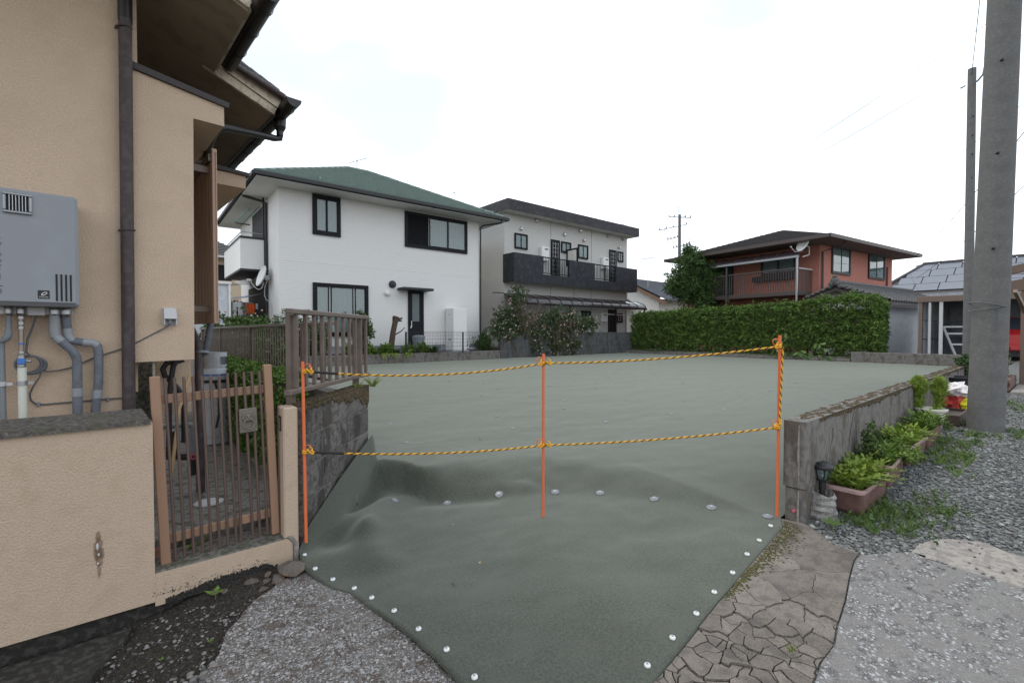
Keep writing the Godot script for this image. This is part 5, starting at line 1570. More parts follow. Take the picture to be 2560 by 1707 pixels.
	m.bar(Vector3(2.75, 5.28, -19.22), Vector3(3.2, 5.28, -19.22), 0.03, 0.04)
	part(m, "drying_bar", mats.black_trim, bal)
	var SD := [Vector3(3.73, 0, -19.1), Vector3(0, 0, -1), Vector3(-1, 0, 0)]
	SD[1] = Vector3(0, 0, -1)
	m = Mb.new()
	pbox(m, [Vector3(3.73, 0, 0), Vector3(0, 0, 1), Vector3(-1, 0, 0)], -21.6, -19.15, 3.9, 6.1, 0, 0.06)
	part(m, "balcony_door", mats.black_frame, t)
	m = Mb.new()
	pbox(m, [Vector3(3.73, 0, 0), Vector3(0, 0, 1), Vector3(-1, 0, 0)], -22.6, -19.15, 0.9, 3.2, 0, 0.06)
	part(m, "garden_door", mats.black_frame, t)
	# satellite dish on the corner
	t = thing("satellite_dish", "white satellite dish on the white house corner", "satellite dish", Vector3(3.6, 3.3, -18.5), "satellite dishes")
	var ax := Vector3(-0.93, 0.3, 0.1).normalized()
	m = Mb.new()
	m.lathe(Vector3(3.46, 3.38, -18.55), [Vector2(0, -0.06), Vector2(0.18, -0.035), Vector2(0.32, 0.01), Vector2(0.385, 0.05), Vector2(0.385, 0.06), Vector2(0.3, 0.012), Vector2(0.0, -0.05)], 28, ax)
	part(m, "reflector", mats.white_paint, t)
	m = Mb.new()
	m.tube([Vector3(3.5, 3.15, -18.55), Vector3(3.42, 2.95, -18.55), Vector3(3.33, 2.9, -18.55), Vector3(3.2, 2.98, -18.55), Vector3(3.06, 3.2, -18.5)], 0.018, 6)
	part(m, "feed_arm", mats.lightgrey, t)
	bx(t, "receiver", mats.lightgrey, Vector3(2.95, 3.17, -18.55), Vector3(3.1, 3.25, -18.45), 0.02)
	bx(t, "mount", mats.zinc, Vector3(3.52, 3.25, -18.6), Vector3(3.7, 3.42, -18.5), 0.01)
	m = Mb.new()
	m.tube([Vector3(3.62, 3.3, -18.5), Vector3(3.52, 3.0, -18.5), Vector3(3.5, 2.7, -18.5), Vector3(3.56, 2.55, -18.5), Vector3(3.7, 2.45, -18.4), Vector3(3.745, 1.6, -18.35)], 0.012, 5)
	part(m, "cable", mats.lightgrey, t)
	# small smoked awning and the laundry below the balcony
	t = thing("patio_awning", "smoked curved awning under the white house balcony", "awning", Vector3(3.0, 3.2, -20.5))
	m = Mb.new()
	for i in 8:
		var a := i / 8.0
		var b := (i + 1) / 8.0
		var f := func(k): return Vector3(3.72 - 1.25 * k, 3.4 - 0.3 * k * k, 0)
		var pa: Vector3 = f.call(a)
		var pb: Vector3 = f.call(b)
		m.quad(pa + Vector3(0, 0, -19.6), pb + Vector3(0, 0, -19.6), pb + Vector3(0, 0, -22.6), pa + Vector3(0, 0, -22.6))
	part(m, "panel", mats.polycarb, t)
	m = Mb.new()
	m.bar(Vector3(2.47, 3.1, -19.6), Vector3(2.47, 3.1, -22.6), 0.05, 0.07)
	part(m, "edge_beam", mats.lightgrey, t)
	m = Mb.new()
	m.tube([Vector3(2.5, 0.6, -19.7), Vector3(2.5, 3.08, -19.7)], 0.03, 6)
	part(m, "post", mats.black_trim, t)
	t = thing("laundry_pole", "steel laundry pole under the white house balcony", "laundry pole", Vector3(3.1, 2.6, -19.6))
	m = Mb.new()
	m.tube([Vector3(2.62, 2.54, -19.6), Vector3(3.66, 2.86, -19.6)], 0.015, 6)
	part(m, "pole", mats.steel, t)
	m = Mb.new()
	m.tube([Vector3(2.62, 2.62, -19.7), Vector3(3.5, 2.8, -19.7)], 0.012, 6)
	part(m, "second_pole", mats.blue, t)
	var cloth := func(called: String, label: String, ma: Material, x0: float, x1: float, y0: float, y1: float, z: float, legs: bool) -> void:
		var q := Mb.new()
		var n := 10
		for i in n:
			var a := lerpf(x0, x1, float(i) / n)
			var b := lerpf(x0, x1, float(i + 1) / n)
			var za := z + 0.03 * sin(i * 1.7)
			var zb := z + 0.03 * sin((i + 1) * 1.7)
			var bot := y0 if not (legs and (i in [4, 5])) else lerpf(y0, y1, 0.7)
			for s in [0.0, -0.012]:
				q.quad(Vector3(a, bot + 0.02 * sin(i * 2.1), za + s), Vector3(b, bot + 0.02 * sin(i * 2.1 + 2.1), zb + s), Vector3(b, y1, zb + s), Vector3(a, y1, za + s))
		solo(q, called, ma, label, "laundry", Vector3((x0 + x1) * 0.5, y1, z), "laundry hung under the balcony")
	cloth.call("trousers", "white trousers hung under the white house balcony", mats.cloth_w, 2.66, 2.97, 1.93, 2.48, -19.55, true)
	cloth.call("towel", "orange red cloth hung under the white house balcony", mats.cloth_o, 3.1, 3.38, 2.08, 2.44, -19.5, false)
	cloth.call("dress", "patterned grey dress hung under the white house balcony", mats.cloth_p, 2.86, 3.36, 1.5, 2.5, -19.62, false)
	cloth.call("sock", "small white sock hung beside the orange cloth", mats.cloth_w, 3.4, 3.48, 2.25, 2.45, -19.5, false)
	# hot water tank
	t = thing("hot_water_tank", "tall white hot water tank against the white house", "water tank", Vector3(10.5, 0.6, -16.9))
	bx(t, "casing", mats.white_paint, Vector3(10.16, 0.64, -17.25), Vector3(10.82, 2.39, -16.6), 0.01)
	m = Mb.new()
	m.box(Vector3(10.157, 2.12, -16.99), Vector3(10.161, 2.145, -16.85)); m.box(Vector3(10.157, 1.05, -17.0), Vector3(10.161, 1.13, -16.8))
	part(m, "side_label", mats.zinc, t)
	bx(t, "plinth", mats.foundation, Vector3(10.1, 0.58, -17.28), Vector3(10.9, 0.64, -16.55))
	m = Mb.new()
	m.tube([Vector3(10.82, 0.75, -16.8), Vector3(10.95, 0.75, -16.75), Vector3(11.02, 0.85, -16.75), Vector3(10.98, 1.05, -16.8), Vector3(10.9, 1.1, -17.2)], 0.04, 8)
	m.tube([Vector3(10.82, 0.72, -16.7), Vector3(11.1, 0.7, -16.7), Vector3(11.35, 0.66, -16.8)], 0.03, 8)
	part(m, "hose", mats.lightgrey, t)
	m = Mb.new()
	m.tube([Vector3(11.97, 0.9, -16.6), Vector3(11.97, 1.12, -16.6)], 0.1, 4)
	solo(m, "meter_box", mats.lightgrey, "small white meter box between the white house and the flats", "meter box", Vector3(11.97, 1.0, -16.6))
	# wire mesh fence in front
	t = thing("mesh_fence", "low dark wire mesh fence in front of the hot water tank", "fence", Vector3(9.3, 0.62, -15.9))
	m = Mb.new()
	for i in 47:
		m.tube([Vector3(7.66 + i * 0.0707, 0.66, -15.9), Vector3(7.66 + i * 0.0707, 1.43, -15.9)], 0.0042, 4, false)
	for y in [0.7, 0.84, 0.99, 1.13, 1.27, 1.36, 1.42]:
		m.tube([Vector3(7.66, y, -15.895), Vector3(10.92, y, -15.895)], 0.0042, 4, false)
	var wires := part(m, "mesh_wires", mats.black_trim, t)
	wires.set_meta("kind", "stuff")
	for x in [7.7, 10.19]:
		bx(t, "post", mats.black_trim, Vector3(x - 0.025, 0.58, -15.95), Vector3(x + 0.025, 1.4, -15.91))
	t = thing("dustbin", "grey plastic dustbin beside the white house back door", "bin", Vector3(8.62, 0.6, -16.7))
	m = Mb.new()
	m.lathe(Vector3(8.62, 0.6, -16.7), [Vector2(0.19, 0), Vector2(0.24, 0.55), Vector2(0.25, 0.55), Vector2(0.25, 0.6)], 18)
	part(m, "bin_body", mats.pipe_grey, t)
	m = Mb.new()
	m.lathe(Vector3(8.62, 1.2, -16.7), [Vector2(0.26, 0), Vector2(0.26, 0.03), Vector2(0.15, 0.08), Vector2(0, 0.09)], 18)
	part(m, "lid", mats.pipe_grey, t)
	frame(0.0)
	# retaining wall, storage shed, house beyond
	t = thing("retaining_wall", "low stained concrete retaining wall under the white house garden", "wall", Vector3(7, 0.2, -15.9))
	bx(t, "wall_body", mats.oldwall, Vector3(1.5, 0.1, -15.98), Vector3(12.56, 0.61, -15.8), 0.015)
	t = thing("storage_shed", "white steel storage shed beside the white house", "shed", Vector3(1.9, 0.6, -18.7))
	bx(t, "shed_wall", mats.whitewall, Vector3(0.4, 0.55, -19.6), Vector3(2.74, 2.98, -18.0))
	bx(t, "shed_roof", mats.plaster, Vector3(0.3, 2.98, -19.7), Vector3(2.84, 3.07, -17.92), 0.01)
	m = Mb.new()
	m.tube([Vector3(2.78, 0.6, -17.95), Vector3(2.78, 2.97, -17.95)], 0.04, 8)
	part(m, "corner_pipe", mats.white_paint, t)
	t = thing("cream_house", "cream house with grey tiled roof seen beyond the storage shed", "house", Vector3(3, 0.6, -37))
	bx(t, "wall", mats.cream, Vector3(-3, 0.5, -42), Vector3(6.2, 6.3, -35.4))
	m = Mb.new()
	pbox(m, [Vector3(0, 0, -35.4), Vector3.RIGHT, Vector3.BACK], 4.6, 5.6, 4.75, 5.75, 0, 0.06)
	part(m, "window", mats.black_frame, t)
	var a := Vector3(-4, 6.25, -34.6)
	var b := Vector3(7.0, 6.25, -34.6)
	m = Mb.new()
	m.quad(a, b, Vector3(3.5, 8.4, -38.7), Vector3(-1, 8.4, -38.7)); m.tri(b, Vector3(7.0, 6.25, -42.8), Vector3(3.5, 8.4, -38.7))
	var rf2 := part(m, "roof", mats.kawara, t)
	courses(rf2, "tile_course", mats.kawara, a + up, b + up, Vector3(3.5, 8.41, -38.7), Vector3(-1, 8.41, -38.7), 15, 0.06)
	bx(t, "eave_gutter", mats.lightgrey, Vector3(-4, 6.12, -34.66), Vector3(7.0, 6.26, -34.56))
	for q in [[10.73, 10.9, -27.0, -0.2, 0.36, 0.32], [17.46, 10.32, -27.0, -0.6, 0.32, 0.5]]:
		t = thing("tv_antenna", "thin television antenna rising behind the " + ("green tiled roof" if q[0] < 12 else "gap beside the flats"), "antenna", Vector3(q[0], 6.5, q[2]), "television antennas")
		m = Mb.new()
		m.tube([Vector3(q[0], 6.5, q[2]), Vector3(q[0], q[1] + 0.6, q[2])], 0.025, 6)
		part(m, "mast", mats.zinc, t)
		var p0 := Vector3(q[0] - 0.5, q[1] + 0.28, q[2])
		var p1 := Vector3(q[0] + 0.5, q[1] + 0.75, q[2] + 0.1)
		m = Mb.new()
		m.tube([p0, p1], 0.018, 5)
		for i in 9:
			var c := p0.lerp(p1, i / 8.0)
			m.tube([c + Vector3(-0.06, 0.0, -0.22), c + Vector3(0.06, 0.0, 0.22)], 0.008, 4)
		m.tube([p1 + Vector3(0, -0.3, 0), p1 + Vector3(0.02, 0.35, 0)], 0.012, 4)
		part(m, "boom", mats.zinc, t)

func build_white_garden() -> void:
	frame(0.0)
	var cl := leaf_cluster(12, 0.1, 0.09, 0.05)
	var bl := Mb.new()
	for i in 26:
		var a := rng.randf() * TAU
		var d := Vector3(cos(a) * 0.8, rng.randf_range(0.5, 1.2), sin(a) * 0.8).normalized()
		bl.blade(Vector3(cos(a), 0, sin(a)) * 0.05, d, d.cross(Vector3.UP).normalized(), rng.randf_range(0.3, 0.55), 0.03, 0.22)
	var blm := mesh_of(bl, Vector3.ZERO)
	# narrow shrub and the lopped trunk
	var t := thing("shrub", "narrow green shrub standing beside the short brown fence end", "shrub", Vector3(6.65, 0.6, -16.3))
	foliage("crown", t, mats.leaf_mid, crown_points(Vector3(6.6, 1.55, -16.3), Vector3(0.38, 0.5, 0.35), 260, 0.4, 0.35), cl, 0.7, 1.2)
	var m := Mb.new()
	m.tube([Vector3(6.7, 0.55, -16.3), Vector3(6.66, 1.0, -16.3), Vector3(6.62, 1.6, -16.3)], [0.08, 0.07, 0.03], 8)
	part(m, "trunk", mats.bark, t)
	t = thing("lopped_tree", "bare sawn-off tree trunk in front of the white house", "tree", Vector3(7.75, 0.6, -16.3))
	m = Mb.new()
	m.tube([Vector3(7.68, 0.55, -16.3), Vector3(7.76, 1.0, -16.3), Vector3(7.82, 1.4, -16.3), Vector3(7.9, 1.75, -16.3), Vector3(7.93, 1.92, -16.3), Vector3(7.95, 1.98, -16.3)], [0.13, 0.11, 0.1, 0.1, 0.13, 0.12], 10)
	part(m, "trunk", mats.bark, t)
	m = Mb.new()
	m.tube([Vector3(7.88, 1.3, -16.28), Vector3(8.1, 1.42, -16.25), Vector3(8.28, 1.58, -16.25)], [0.03, 0.022, 0.012], 6)
	for q in [[8.15, 1.93], [8.13, 1.82], [7.78, 1.98]]:
		m.tube([Vector3(7.94, 1.85, -16.28), Vector3(q[0], q[1], -16.2)], [0.05, 0.035], 6)
	part(m, "stubs", mats.bark, t)
	# planting on top of the retaining wall, clump by clump
	var spots := []
	for i in 15:
		spots.append([6.0 + i * 0.24 + rng.randf_range(-0.1, 0.1), rng.randf_range(-16.25, -15.9), i % 3])
	var names := ["broad-leaved plant on the retaining wall below the white house", "arching grassy clump on the retaining wall below the white house", "dark fern clump on the retaining wall below the white house"]
	for s in spots:
		var c := Vector3(s[0], 0.6, s[1])
		t = thing("garden_plant", names[s[2]], "plant", c, "plants along the retaining wall")
		if s[2] == 0:
			foliage("leaves", t, mats.leaf_light, crown_points(c + Vector3(0, 0.16, 0), Vector3(0.2, 0.2, 0.18), 60, 0.3), cl, 0.7, 1.3)
		else:
			var tr := []
			var co := []
			for k in 4:
				tr.append(Transform3D(Basis(Vector3.UP, rng.randf() * TAU).scaled(Vector3.ONE * rng.randf_range(0.7, 1.15)), Vector3(rng.randf_range(-0.1, 0.1), 0, rng.randf_range(-0.06, 0.1))))
				co.append(tint(0.7, 1.25))
			multi("leaves", blm, mats.grass_green if s[2] == 1 else mats.leaf_dark, tr, co, t)
	for q in [[7.2, 0.0], [7.55, 0.02], [8.1, 0.0]]:   # trailing leaves hanging over the wall
		t = thing("trailing_plant", "yellow green plant trailing down the retaining wall", "plant", Vector3(q[0], 0.6, -15.85), "plants along the retaining wall")
		m = Mb.new()
		m.col = Color(0.6, 0.6, 0.6)
		for i in 16:
			var d := Vector3(rng.randf_range(-0.5, 0.5), rng.randf_range(-0.2, 0.4), 0.8).normalized()
			m.blade(Vector3(q[0] + rng.randf_range(-0.1, 0.1), 0.62, -15.84), d, d.cross(Vector3.UP).normalized(), rng.randf_range(0.25, 0.5), 0.04, 0.45)
		part(m, "leaves", mats.leaf_lime, t)
	t = thing("shrub", "brownish fern shrub between the white house and the grey block wall", "shrub", Vector3(12.1, 0.6, -16.3))
	foliage("crown", t, mats.leaf_dark, crown_points(Vector3(12.05, 0.95, -16.3), Vector3(0.45, 0.4, 0.3), 200, 0.3, 0.35), cl, 0.6, 1.1)
	# flowering shrubs behind the long fence
	for q in [[2.3, -14.6, 0.9, 0.6], [3.2, -15.0, 1.0, 0.7], [4.3, -15.3, 0.95, 0.7], [5.1, -15.4, 0.8, 0.6], [1.95, -11.6, 0.6, 0.45], [2.0, -9.4, 0.55, 0.4]]:
		q[1] = q[1] if q[1] < -14 else q[1]
		var c := Vector3(q[0], 0.3, q[1] - (1.6 if q[1] < -14 else 0.0))
		t = thing("flower_shrub", "leafy shrub with small white flowers behind the long brown fence", "shrub", c, "shrubs behind the long fence")
		foliage("crown", t, mats.leaf_mid, crown_points(c + Vector3(0, q[2], 0), Vector3(q[3], q[2] * 0.8, q[3]), 320, 0.35, 0.35), cl, 0.8, 1.4)
		var fl := Mb.new()
		fl.ball(Vector3.ZERO, Vector3(0.035, 0.02, 0.035), 6)
		foliage("flowers", t, mats.petal, crown_points(c + Vector3(0, q[2] * 1.05, 0), Vector3(q[3], q[2] * 0.8, q[3]) * 1.05, 22, 0.9, 0.3), mesh_of(fl, Vector3.ZERO), 0.7, 1.2, 0.9, 1.2)
		m = Mb.new()
		for i in 4:
			m.tube([c, c + Vector3(rng.randf_range(-0.3, 0.3), q[2], rng.randf_range(-0.3, 0.3))], [0.03, 0.012], 5)
		part(m, "stems", mats.bark, t)
	t = thing("shrub", "dense dark shrub added as a dark backdrop behind the laundry under the balcony", "shrub", Vector3(2.6, 0.6, -22.6))  # added dark mass, stands for the shaded wall and clutter there
	foliage("crown", t, mats.leaf_dark, crown_points(Vector3(2.6, 1.9, -22.6), Vector3(1.3, 1.5, 0.8), 620, 0.2, 0.3), leaf_cluster(14, 0.16, 0.16, 0.08), 0.8, 1.5)
	m = Mb.new()
	m.tube([Vector3(2.6, 0.55, -22.6), Vector3(2.6, 2.0, -22.6)], [0.1, 0.04], 7)
	part(m, "trunk", mats.bark, t)
	# low clipped hedge inside the yard
	t = thing("clipped_hedge", "low clipped hedge between the gas cylinder and the long fence", "hedge", Vector3(1.12, 0.13, -6.5))
	var pts := []
	for i in 2600:
		var f := rng.randi() % 3
		var p := Vector3(rng.randf_range(0.94, 1.3), rng.randf_range(0.2, 1.0), rng.randf_range(-8.6, -4.45))
		if f == 0:
			p.y = 1.0 + rng.randfn() * 0.012
		elif f == 1:
			p.x = 0.94 + rng.randfn() * 0.015
		else:
			p.z = -4.45 + rng.randfn() * 0.015 if rng.randf() < 0.25 else p.z
		pts.append(p)
	foliage("leaves", t, mats.leaf_hedge, pts, leaf_cluster(14, 0.035, 0.03, 0.018), 0.8, 1.5, 0.8, 1.6)
	bx(t, "solid_core", mats.twig, Vector3(0.98, 0.13, -8.5), Vector3(1.27, 0.95, -4.52))  # added solid box, darkens the hedge inside and closes its gaps; no real twigs

func build_flats() -> void:
	frame(-0.007)
	var Z := -17.9
	var t := thing("flats", "grey two-storey block of flats with black balcony and black roof edge", "building", Vector3(19, 0.7, -20))
	bx(t, "wall", mats.siding_grey, Vector3(14.27, 0.6, -24), Vector3(23.99, 7.4, Z))
	var m := Mb.new()
	m.box(Vector3(13.93, 7.22, -17.25), Vector3(24.27, 7.72, -17.2)); m.box(Vector3(13.93, 7.22, -24.4), Vector3(13.98, 7.72, -17.251)); m.box(Vector3(24.22, 7.22, -24.4), Vector3(24.27, 7.72, -17.251))
	part(m, "roof_edge", mats.fascia, t)
	bx(t, "roof", mats.fascia, Vector3(13.985, 7.6, -24.4), Vector3(24.215, 7.7, -17.26))
	bx(t, "soffit", mats.soffit, Vector3(13.985, 7.24, -24.4), Vector3(24.215, 7.28, -17.26))
	for x in [14.6, 18.35, 19.6, 22.4]:
		bx(t, "roof_edge_joint", mats.fascia, Vector3(x, 7.225, -17.199), Vector3(x + 0.02, 7.715, -17.193))
	for x in [17.416, 20.664]:
		bx(t, "wall_joint", mats.fascia, Vector3(x - 0.008, 0.7, Z), Vector3(x + 0.008, 7.3, Z + 0.006))
	var F := [Vector3(0, 0, Z), Vector3.RIGHT, Vector3.BACK]
	window(t, F, 14.9, 15.74, 5.56, 6.32, 0.05, [[14.95, 15.33, "curtain"], [15.31, 15.69, "curtain"]], mats.black_frame)
	window(t, F, 18.18, 18.93, 5.7, 6.3, 0.05, [[18.23, 18.57, "curtain"], [18.55, 18.88, "dark"]], mats.black_frame)
	window(t, F, 19.52, 20.34, 5.53, 6.3, 0.05, [[19.57, 19.95, "curtain"], [19.93, 20.29, "curtain"]], mats.black_frame)
	window(t, F, 23.04, 23.56, 5.67, 6.29, 0.05, [[23.09, 23.32, "dark"], [23.3, 23.51, "dark"]], mats.black_frame)
	window(t, F, 22.99, 23.52, 1.97, 2.55, 0.05, [[23.04, 23.28, "dark"], [23.26, 23.47, "dark"]], mats.black_frame)
	window(t, F, 19.79, 20.57, 1.9, 2.61, 0.05, [[19.84, 20.2, "dark"], [20.18, 20.52, "curtain"]], mats.black_frame)
	for q in [[17.42, 18.05, 4.1, 6.31], [22.25, 22.91, 4.1, 6.31], [22.18, 22.93, 0.75, 2.76]]:   # doors with lattice panes
		m = Mb.new()
		pbox(m, F, q[0], q[0] + 0.09, q[2], q[3], 0, 0.07); pbox(m, F, q[1] - 0.09, q[1], q[2], q[3], 0, 0.07); pbox(m, F, q[0] + 0.09, q[1] - 0.09, q[3] - 0.09, q[3], 0, 0.07)
		pbox(m, F, q[0] + 0.09, q[1] - 0.09, q[2], q[3] - 0.09, 0, 0.02)
		var d := part(m, "door", mats.black_frame, t)
		for i in 3:
			m = Mb.new()
			var u := lerpf(q[0] + 0.12, q[1] - 0.12, i / 2.0)
			pbox(m, F, u - 0.012, u + 0.012, q[2], q[3] - 0.1, 0.02, 0.05)
			part(m, "lattice_bar", mats.zinc if q[2] > 3 else mats.black_trim, d)
		for i in 9:
			m = Mb.new()
			var v := lerpf(q[2] + 0.2, q[3] - 0.2, i / 8.0)
			pbox(m, F, q[0] + 0.1, q[1] - 0.1, v - 0.01, v + 0.01, 0.021, 0.045)
			part(m, "lattice_bar", mats.zinc if q[2] > 3 else mats.black_trim, d)
	for q in [[15.3, 6.57], [16.35, 7.12], [18.4, 6.69], [19.66, 7.06], [19.98, 6.57], [22.09, 7.1], [23.15, 6.54], [20.0, 3.2], [23.55, 7.08]]:
		m = Mb.new()
		m.lathe(Vector3(q[0], q[1], Z), [Vector2(0.07, 0), Vector2(0.1, 0.01), Vector2(0.1, 0.04), Vector2(0.07, 0.1), Vector2(0, 0.12)], 12, Vector3(0, -0.3, 1).normalized())
		part(m, "vent_cap", mats.chrome if q[1] < 7.07 or q[0] < 20 else mats.zinc, t)
	for q in [[16.58, 17.1, 5.1, 5.82], [21.47, 22.0, 5.1, 5.76], [21.33, 21.87, 2.0, 2.52]]:
		m = Mb.new()
		m.bev(Vector3(q[0], q[2], Z), Vector3(q[1], q[3], Z + 0.22), 0.02)
		var hb := part(m, "boiler_box", mats.white_paint, t)
		m = Mb.new()
		m.box(Vector3(q[0] + 0.2, q[3] - 0.16, Z + 0.219), Vector3(q[1] - 0.08, q[3] - 0.08, Z + 0.225))
		part(m, "flue", mats.brown_alu, hb)
		if q[2] < 3:
			m = Mb.new()
			for i in 4:
				m.tube([Vector3(q[0] + 0.1 + i * 0.1, 0.9, Z + 0.1), Vector3(q[0] + 0.1 + i * 0.1, 2.0, Z + 0.1)], 0.02, 6)
			part(m, "pipes", mats.lightgrey, hb)
	m = Mb.new()
	m.tube([Vector3(19.22, 3.0, Z + 0.05), Vector3(19.22, 3.9, Z + 0.05)], 0.04, 8)
	m.tube([Vector3(23.9, 0.7, Z + 0.05), Vector3(23.9, 3.8, Z + 0.05)], 0.04, 8)
	part(m, "downpipe", mats.siding_grey, t)
	# balcony with two railed gaps
	var bz := -17.05
	m = Mb.new()
	for q in [[14.18, 16.07], [17.95, 19.97], [21.85, 23.87]]:
		m.box(Vector3(q[0], 4.28, bz - 0.12), Vector3(q[1], 5.18, bz))
	m.box(Vector3(14.18, 3.81, bz - 0.12), Vector3(23.87, 4.279, bz))
	m.box(Vector3(14.18, 3.81, Z + 0.001), Vector3(14.3, 5.18, bz - 0.121)); m.box(Vector3(23.75, 3.81, Z + 0.001), Vector3(23.87, 5.18, bz - 0.121))
	var bal := part(m, "balcony", mats.navy, t)
	bx(bal, "balcony_floor", mats.siding_grey, Vector3(14.301, 3.83, Z + 0.001), Vector3(23.749, 4.1, bz - 0.121))
	for q in [[16.07, 17.95], [19.97, 21.85]]:
		bx(bal, "rail", mats.black_frame, Vector3(q[0], 5.12, bz - 0.08), Vector3(q[1], 5.17, bz - 0.03))
		bx(bal, "rail", mats.black_frame, Vector3(q[0], 4.33, bz - 0.08), Vector3(q[1], 4.37, bz - 0.03))
		for i in 15:
			var x: float = lerpf(q[0], q[1], (i + 0.5) / 15.0)
			bx(bal, "baluster", mats.black_frame, Vector3(x - 0.012, 4.37, bz - 0.067), Vector3(x + 0.012, 5.12, bz - 0.043))
		bx(bal, "rail_post", mats.black_frame, Vector3((q[0] + q[1]) * 0.5 - 0.03, 4.3, bz - 0.085), Vector3((q[0] + q[1]) * 0.5 + 0.03, 5.17, bz - 0.025))
	# dividing screen between the flats
	m = Mb.new()
	var P := [Vector3(18.62, 0, 0), Vector3(0, 0, 1), Vector3(-1, 0, 0)]
	pbox(m, P, -17.89, -17.05, 5.0, 5.08, -0.02, 0.02); pbox(m, P, -17.89, -17.05, 5.82, 5.9, -0.02, 0.02); pbox(m, P, -17.89, -17.8, 5.08, 5.82, -0.02, 0.02); pbox(m, P, -17.15, -17.05, 4.2, 5.82, -0.025, 0.025)
	var sc := part(m, "divider", mats.black_frame, t)
	m = Mb.new()
	pbox(m, P, -17.8, -17.15, 5.08, 5.82, -0.006, 0.006)
	part(m, "divider_panel", mats.plaster, sc)
	# long curved canopy over the ground floor
	t = thing("terrace_canopy", "long smoked curved canopy along the flats' ground floor", "canopy", Vector3(19, 2.7, -17.0))
	var n := 8
	var prof := []
	for i in n + 1:
		var k := float(i) / n
		prof.append(Vector2(2.78 + 0.5 * cos(k * PI * 0.5), -17.88 + 1.5 * sin(k * PI * 0.5)))
	for s in 13:
		m = Mb.new()
		var x0 := 13.55 + s * 0.792
		for i in n:
			m.quad(Vector3(x0 + 0.02, prof[i + 1].x, prof[i + 1].y), Vector3(x0 + 0.77, prof[i + 1].x, prof[i + 1].y), Vector3(x0 + 0.77, prof[i].x, prof[i].y), Vector3(x0 + 0.02, prof[i].x, prof[i].y))
		part(m, "panel", mats.polycarb, t)
	for s in 14:
		m = Mb.new()
		var x0 := 13.55 + s * 0.792
		var path := []
		for q in prof:
			path.append(Vector3(x0, q.x + 0.005, q.y))
		m.tube(path, 0.022, 6)
		part(m, "rib", mats.black_frame, t)
	bx(t, "front_beam", mats.black_frame, Vector3(13.5, 2.7, -16.42), Vector3(23.9, 2.79, -16.34), 0.01)
	for x in [17.3, 21.0, 23.7]:
		bx(t, "post", mats.black_frame, Vector3(x - 0.035, 0.7, -16.43), Vector3(x + 0.035, 2.7, -16.36))
	m = Mb.new()
	m.tube([Vector3(20.5, 2.4, -16.8), Vector3(23.3, 2.38, -16.8)], 0.018, 6)
	part(m, "drying_pole", mats.lightgrey, t)
	frame(0.0)
	# grey block wall in front of the flats
	t = thing("grey_block_wall", "weathered grey concrete block wall in front of the flats", "wall", Vector3(17, 0.2, -15.9))
	bx(t, "wall_core", mats.mortar, Vector3(12.58, 0.1, -15.95), Vector3(22.2, 1.38, -15.81))
	for r in 6:
		for k in 24:
			var x := 12.57 + k * 0.4
			bx(t, "block", mats.greyblock, Vector3(x + 0.004, 0.2 + r * 0.2 + 0.004, -15.96), Vector3(minf(x + 0.396, 22.21), 0.4 + r * 0.2 - 0.004, -15.8 + rng.randf_range(-0.002, 0.002)))
	for k in 2:
		bx(t, "block", mats.greyblock, Vector3(12.574 + k * 0.4, 1.404, -15.96), Vector3(12.966 + k * 0.4, 1.61, -15.801))

func build_rose_bush() -> void:
	frame(0.0)
	var cl := leaf_cluster(12, 0.1, 0.085, 0.045)
	var fl := Mb.new()
	for i in 5:
		var a := TAU * i / 5
		fl.leaf(Vector3.ZERO, Vector3(cos(a), 0.4, sin(a)).normalized(), Vector3(-sin(a), 0, cos(a)), 0.045, 0.04)
	var flm := mesh_of(fl, Vector3.ZERO)
	for q in [[13.9, 1.5, -15.95, [[13.2, 1.9, 0.95, 0.8, 620], [13.7, 2.9, 0.5, 0.6, 150], [12.9, 1.4, 0.75, 0.5, 260], [14.5, 1.5, 0.8, 0.75, 300], [14.6, 0.7, 0.5, 0.5, 130]], "overgrown rose bush with pale flowers sprawling over the block wall corner"], [16.2, 1.0, -15.85, [[15.7, 1.7, 0.95, 0.85, 560], [16.9, 1.85, 0.95, 0.65, 460], [18.2, 1.75, 0.9, 0.45, 240], [16.0, 0.8, 0.85, 0.5, 280], [17.0, 0.85, 0.6, 0.5, 200]], "rounded rose bush with pale flowers hanging over the grey block wall"]]:
		var base := Vector3(q[0], 0.7, q[2] - 0.35)
		var t := thing("rose_bush", q[4], "bush", base, "rose bushes at the flats")
		var pts := []
		var fp := []
		for b in q[3]:
			var c := Vector3(b[0], b[1], q[2])
			pts.append_array(crown_points(c, Vector3(b[2], b[3], 0.45), b[4], 0.25, 0.4))
			for p in crown_points(c, Vector3(b[2], b[3], 0.5) * 1.04, int(b[4] * 0.22), 0.85, 0.3):
				if p.z > q[2] - 0.1:
					fp.append(p)
		foliage("crown", t, mats.leaf_rose, pts, cl, 0.6, 1.25, 0.6, 1.5)
		foliage("flowers", t, mats.petal, fp, flm, 0.7, 1.3, 0.85, 1.15)
		var m := Mb.new()
		for i in 46:
			var top := Vector3(q[0] + rng.randf_range(-0.9, 0.9), rng.randf_range(1.6, 3.0) if q[0] < 15 else rng.randf_range(1.3, 2.2), q[2] + rng.randf_range(0.1, 0.5))
			var mid := base.lerp(top, 0.55) + Vector3(rng.randf_range(-0.2, 0.2), 0.35, 0.35)
			m.tube([Vector3(q[0] + rng.randf_range(-0.2, 0.3), 0.75, q[2] - 0.2), mid, top, top + Vector3(rng.randf_range(-0.1, 0.6), rng.randf_range(-1.3, 0.1), 0.15)], [0.014, 0.01, 0.007, 0.004], 4)
		part(m, "canes", mats.twig, t)

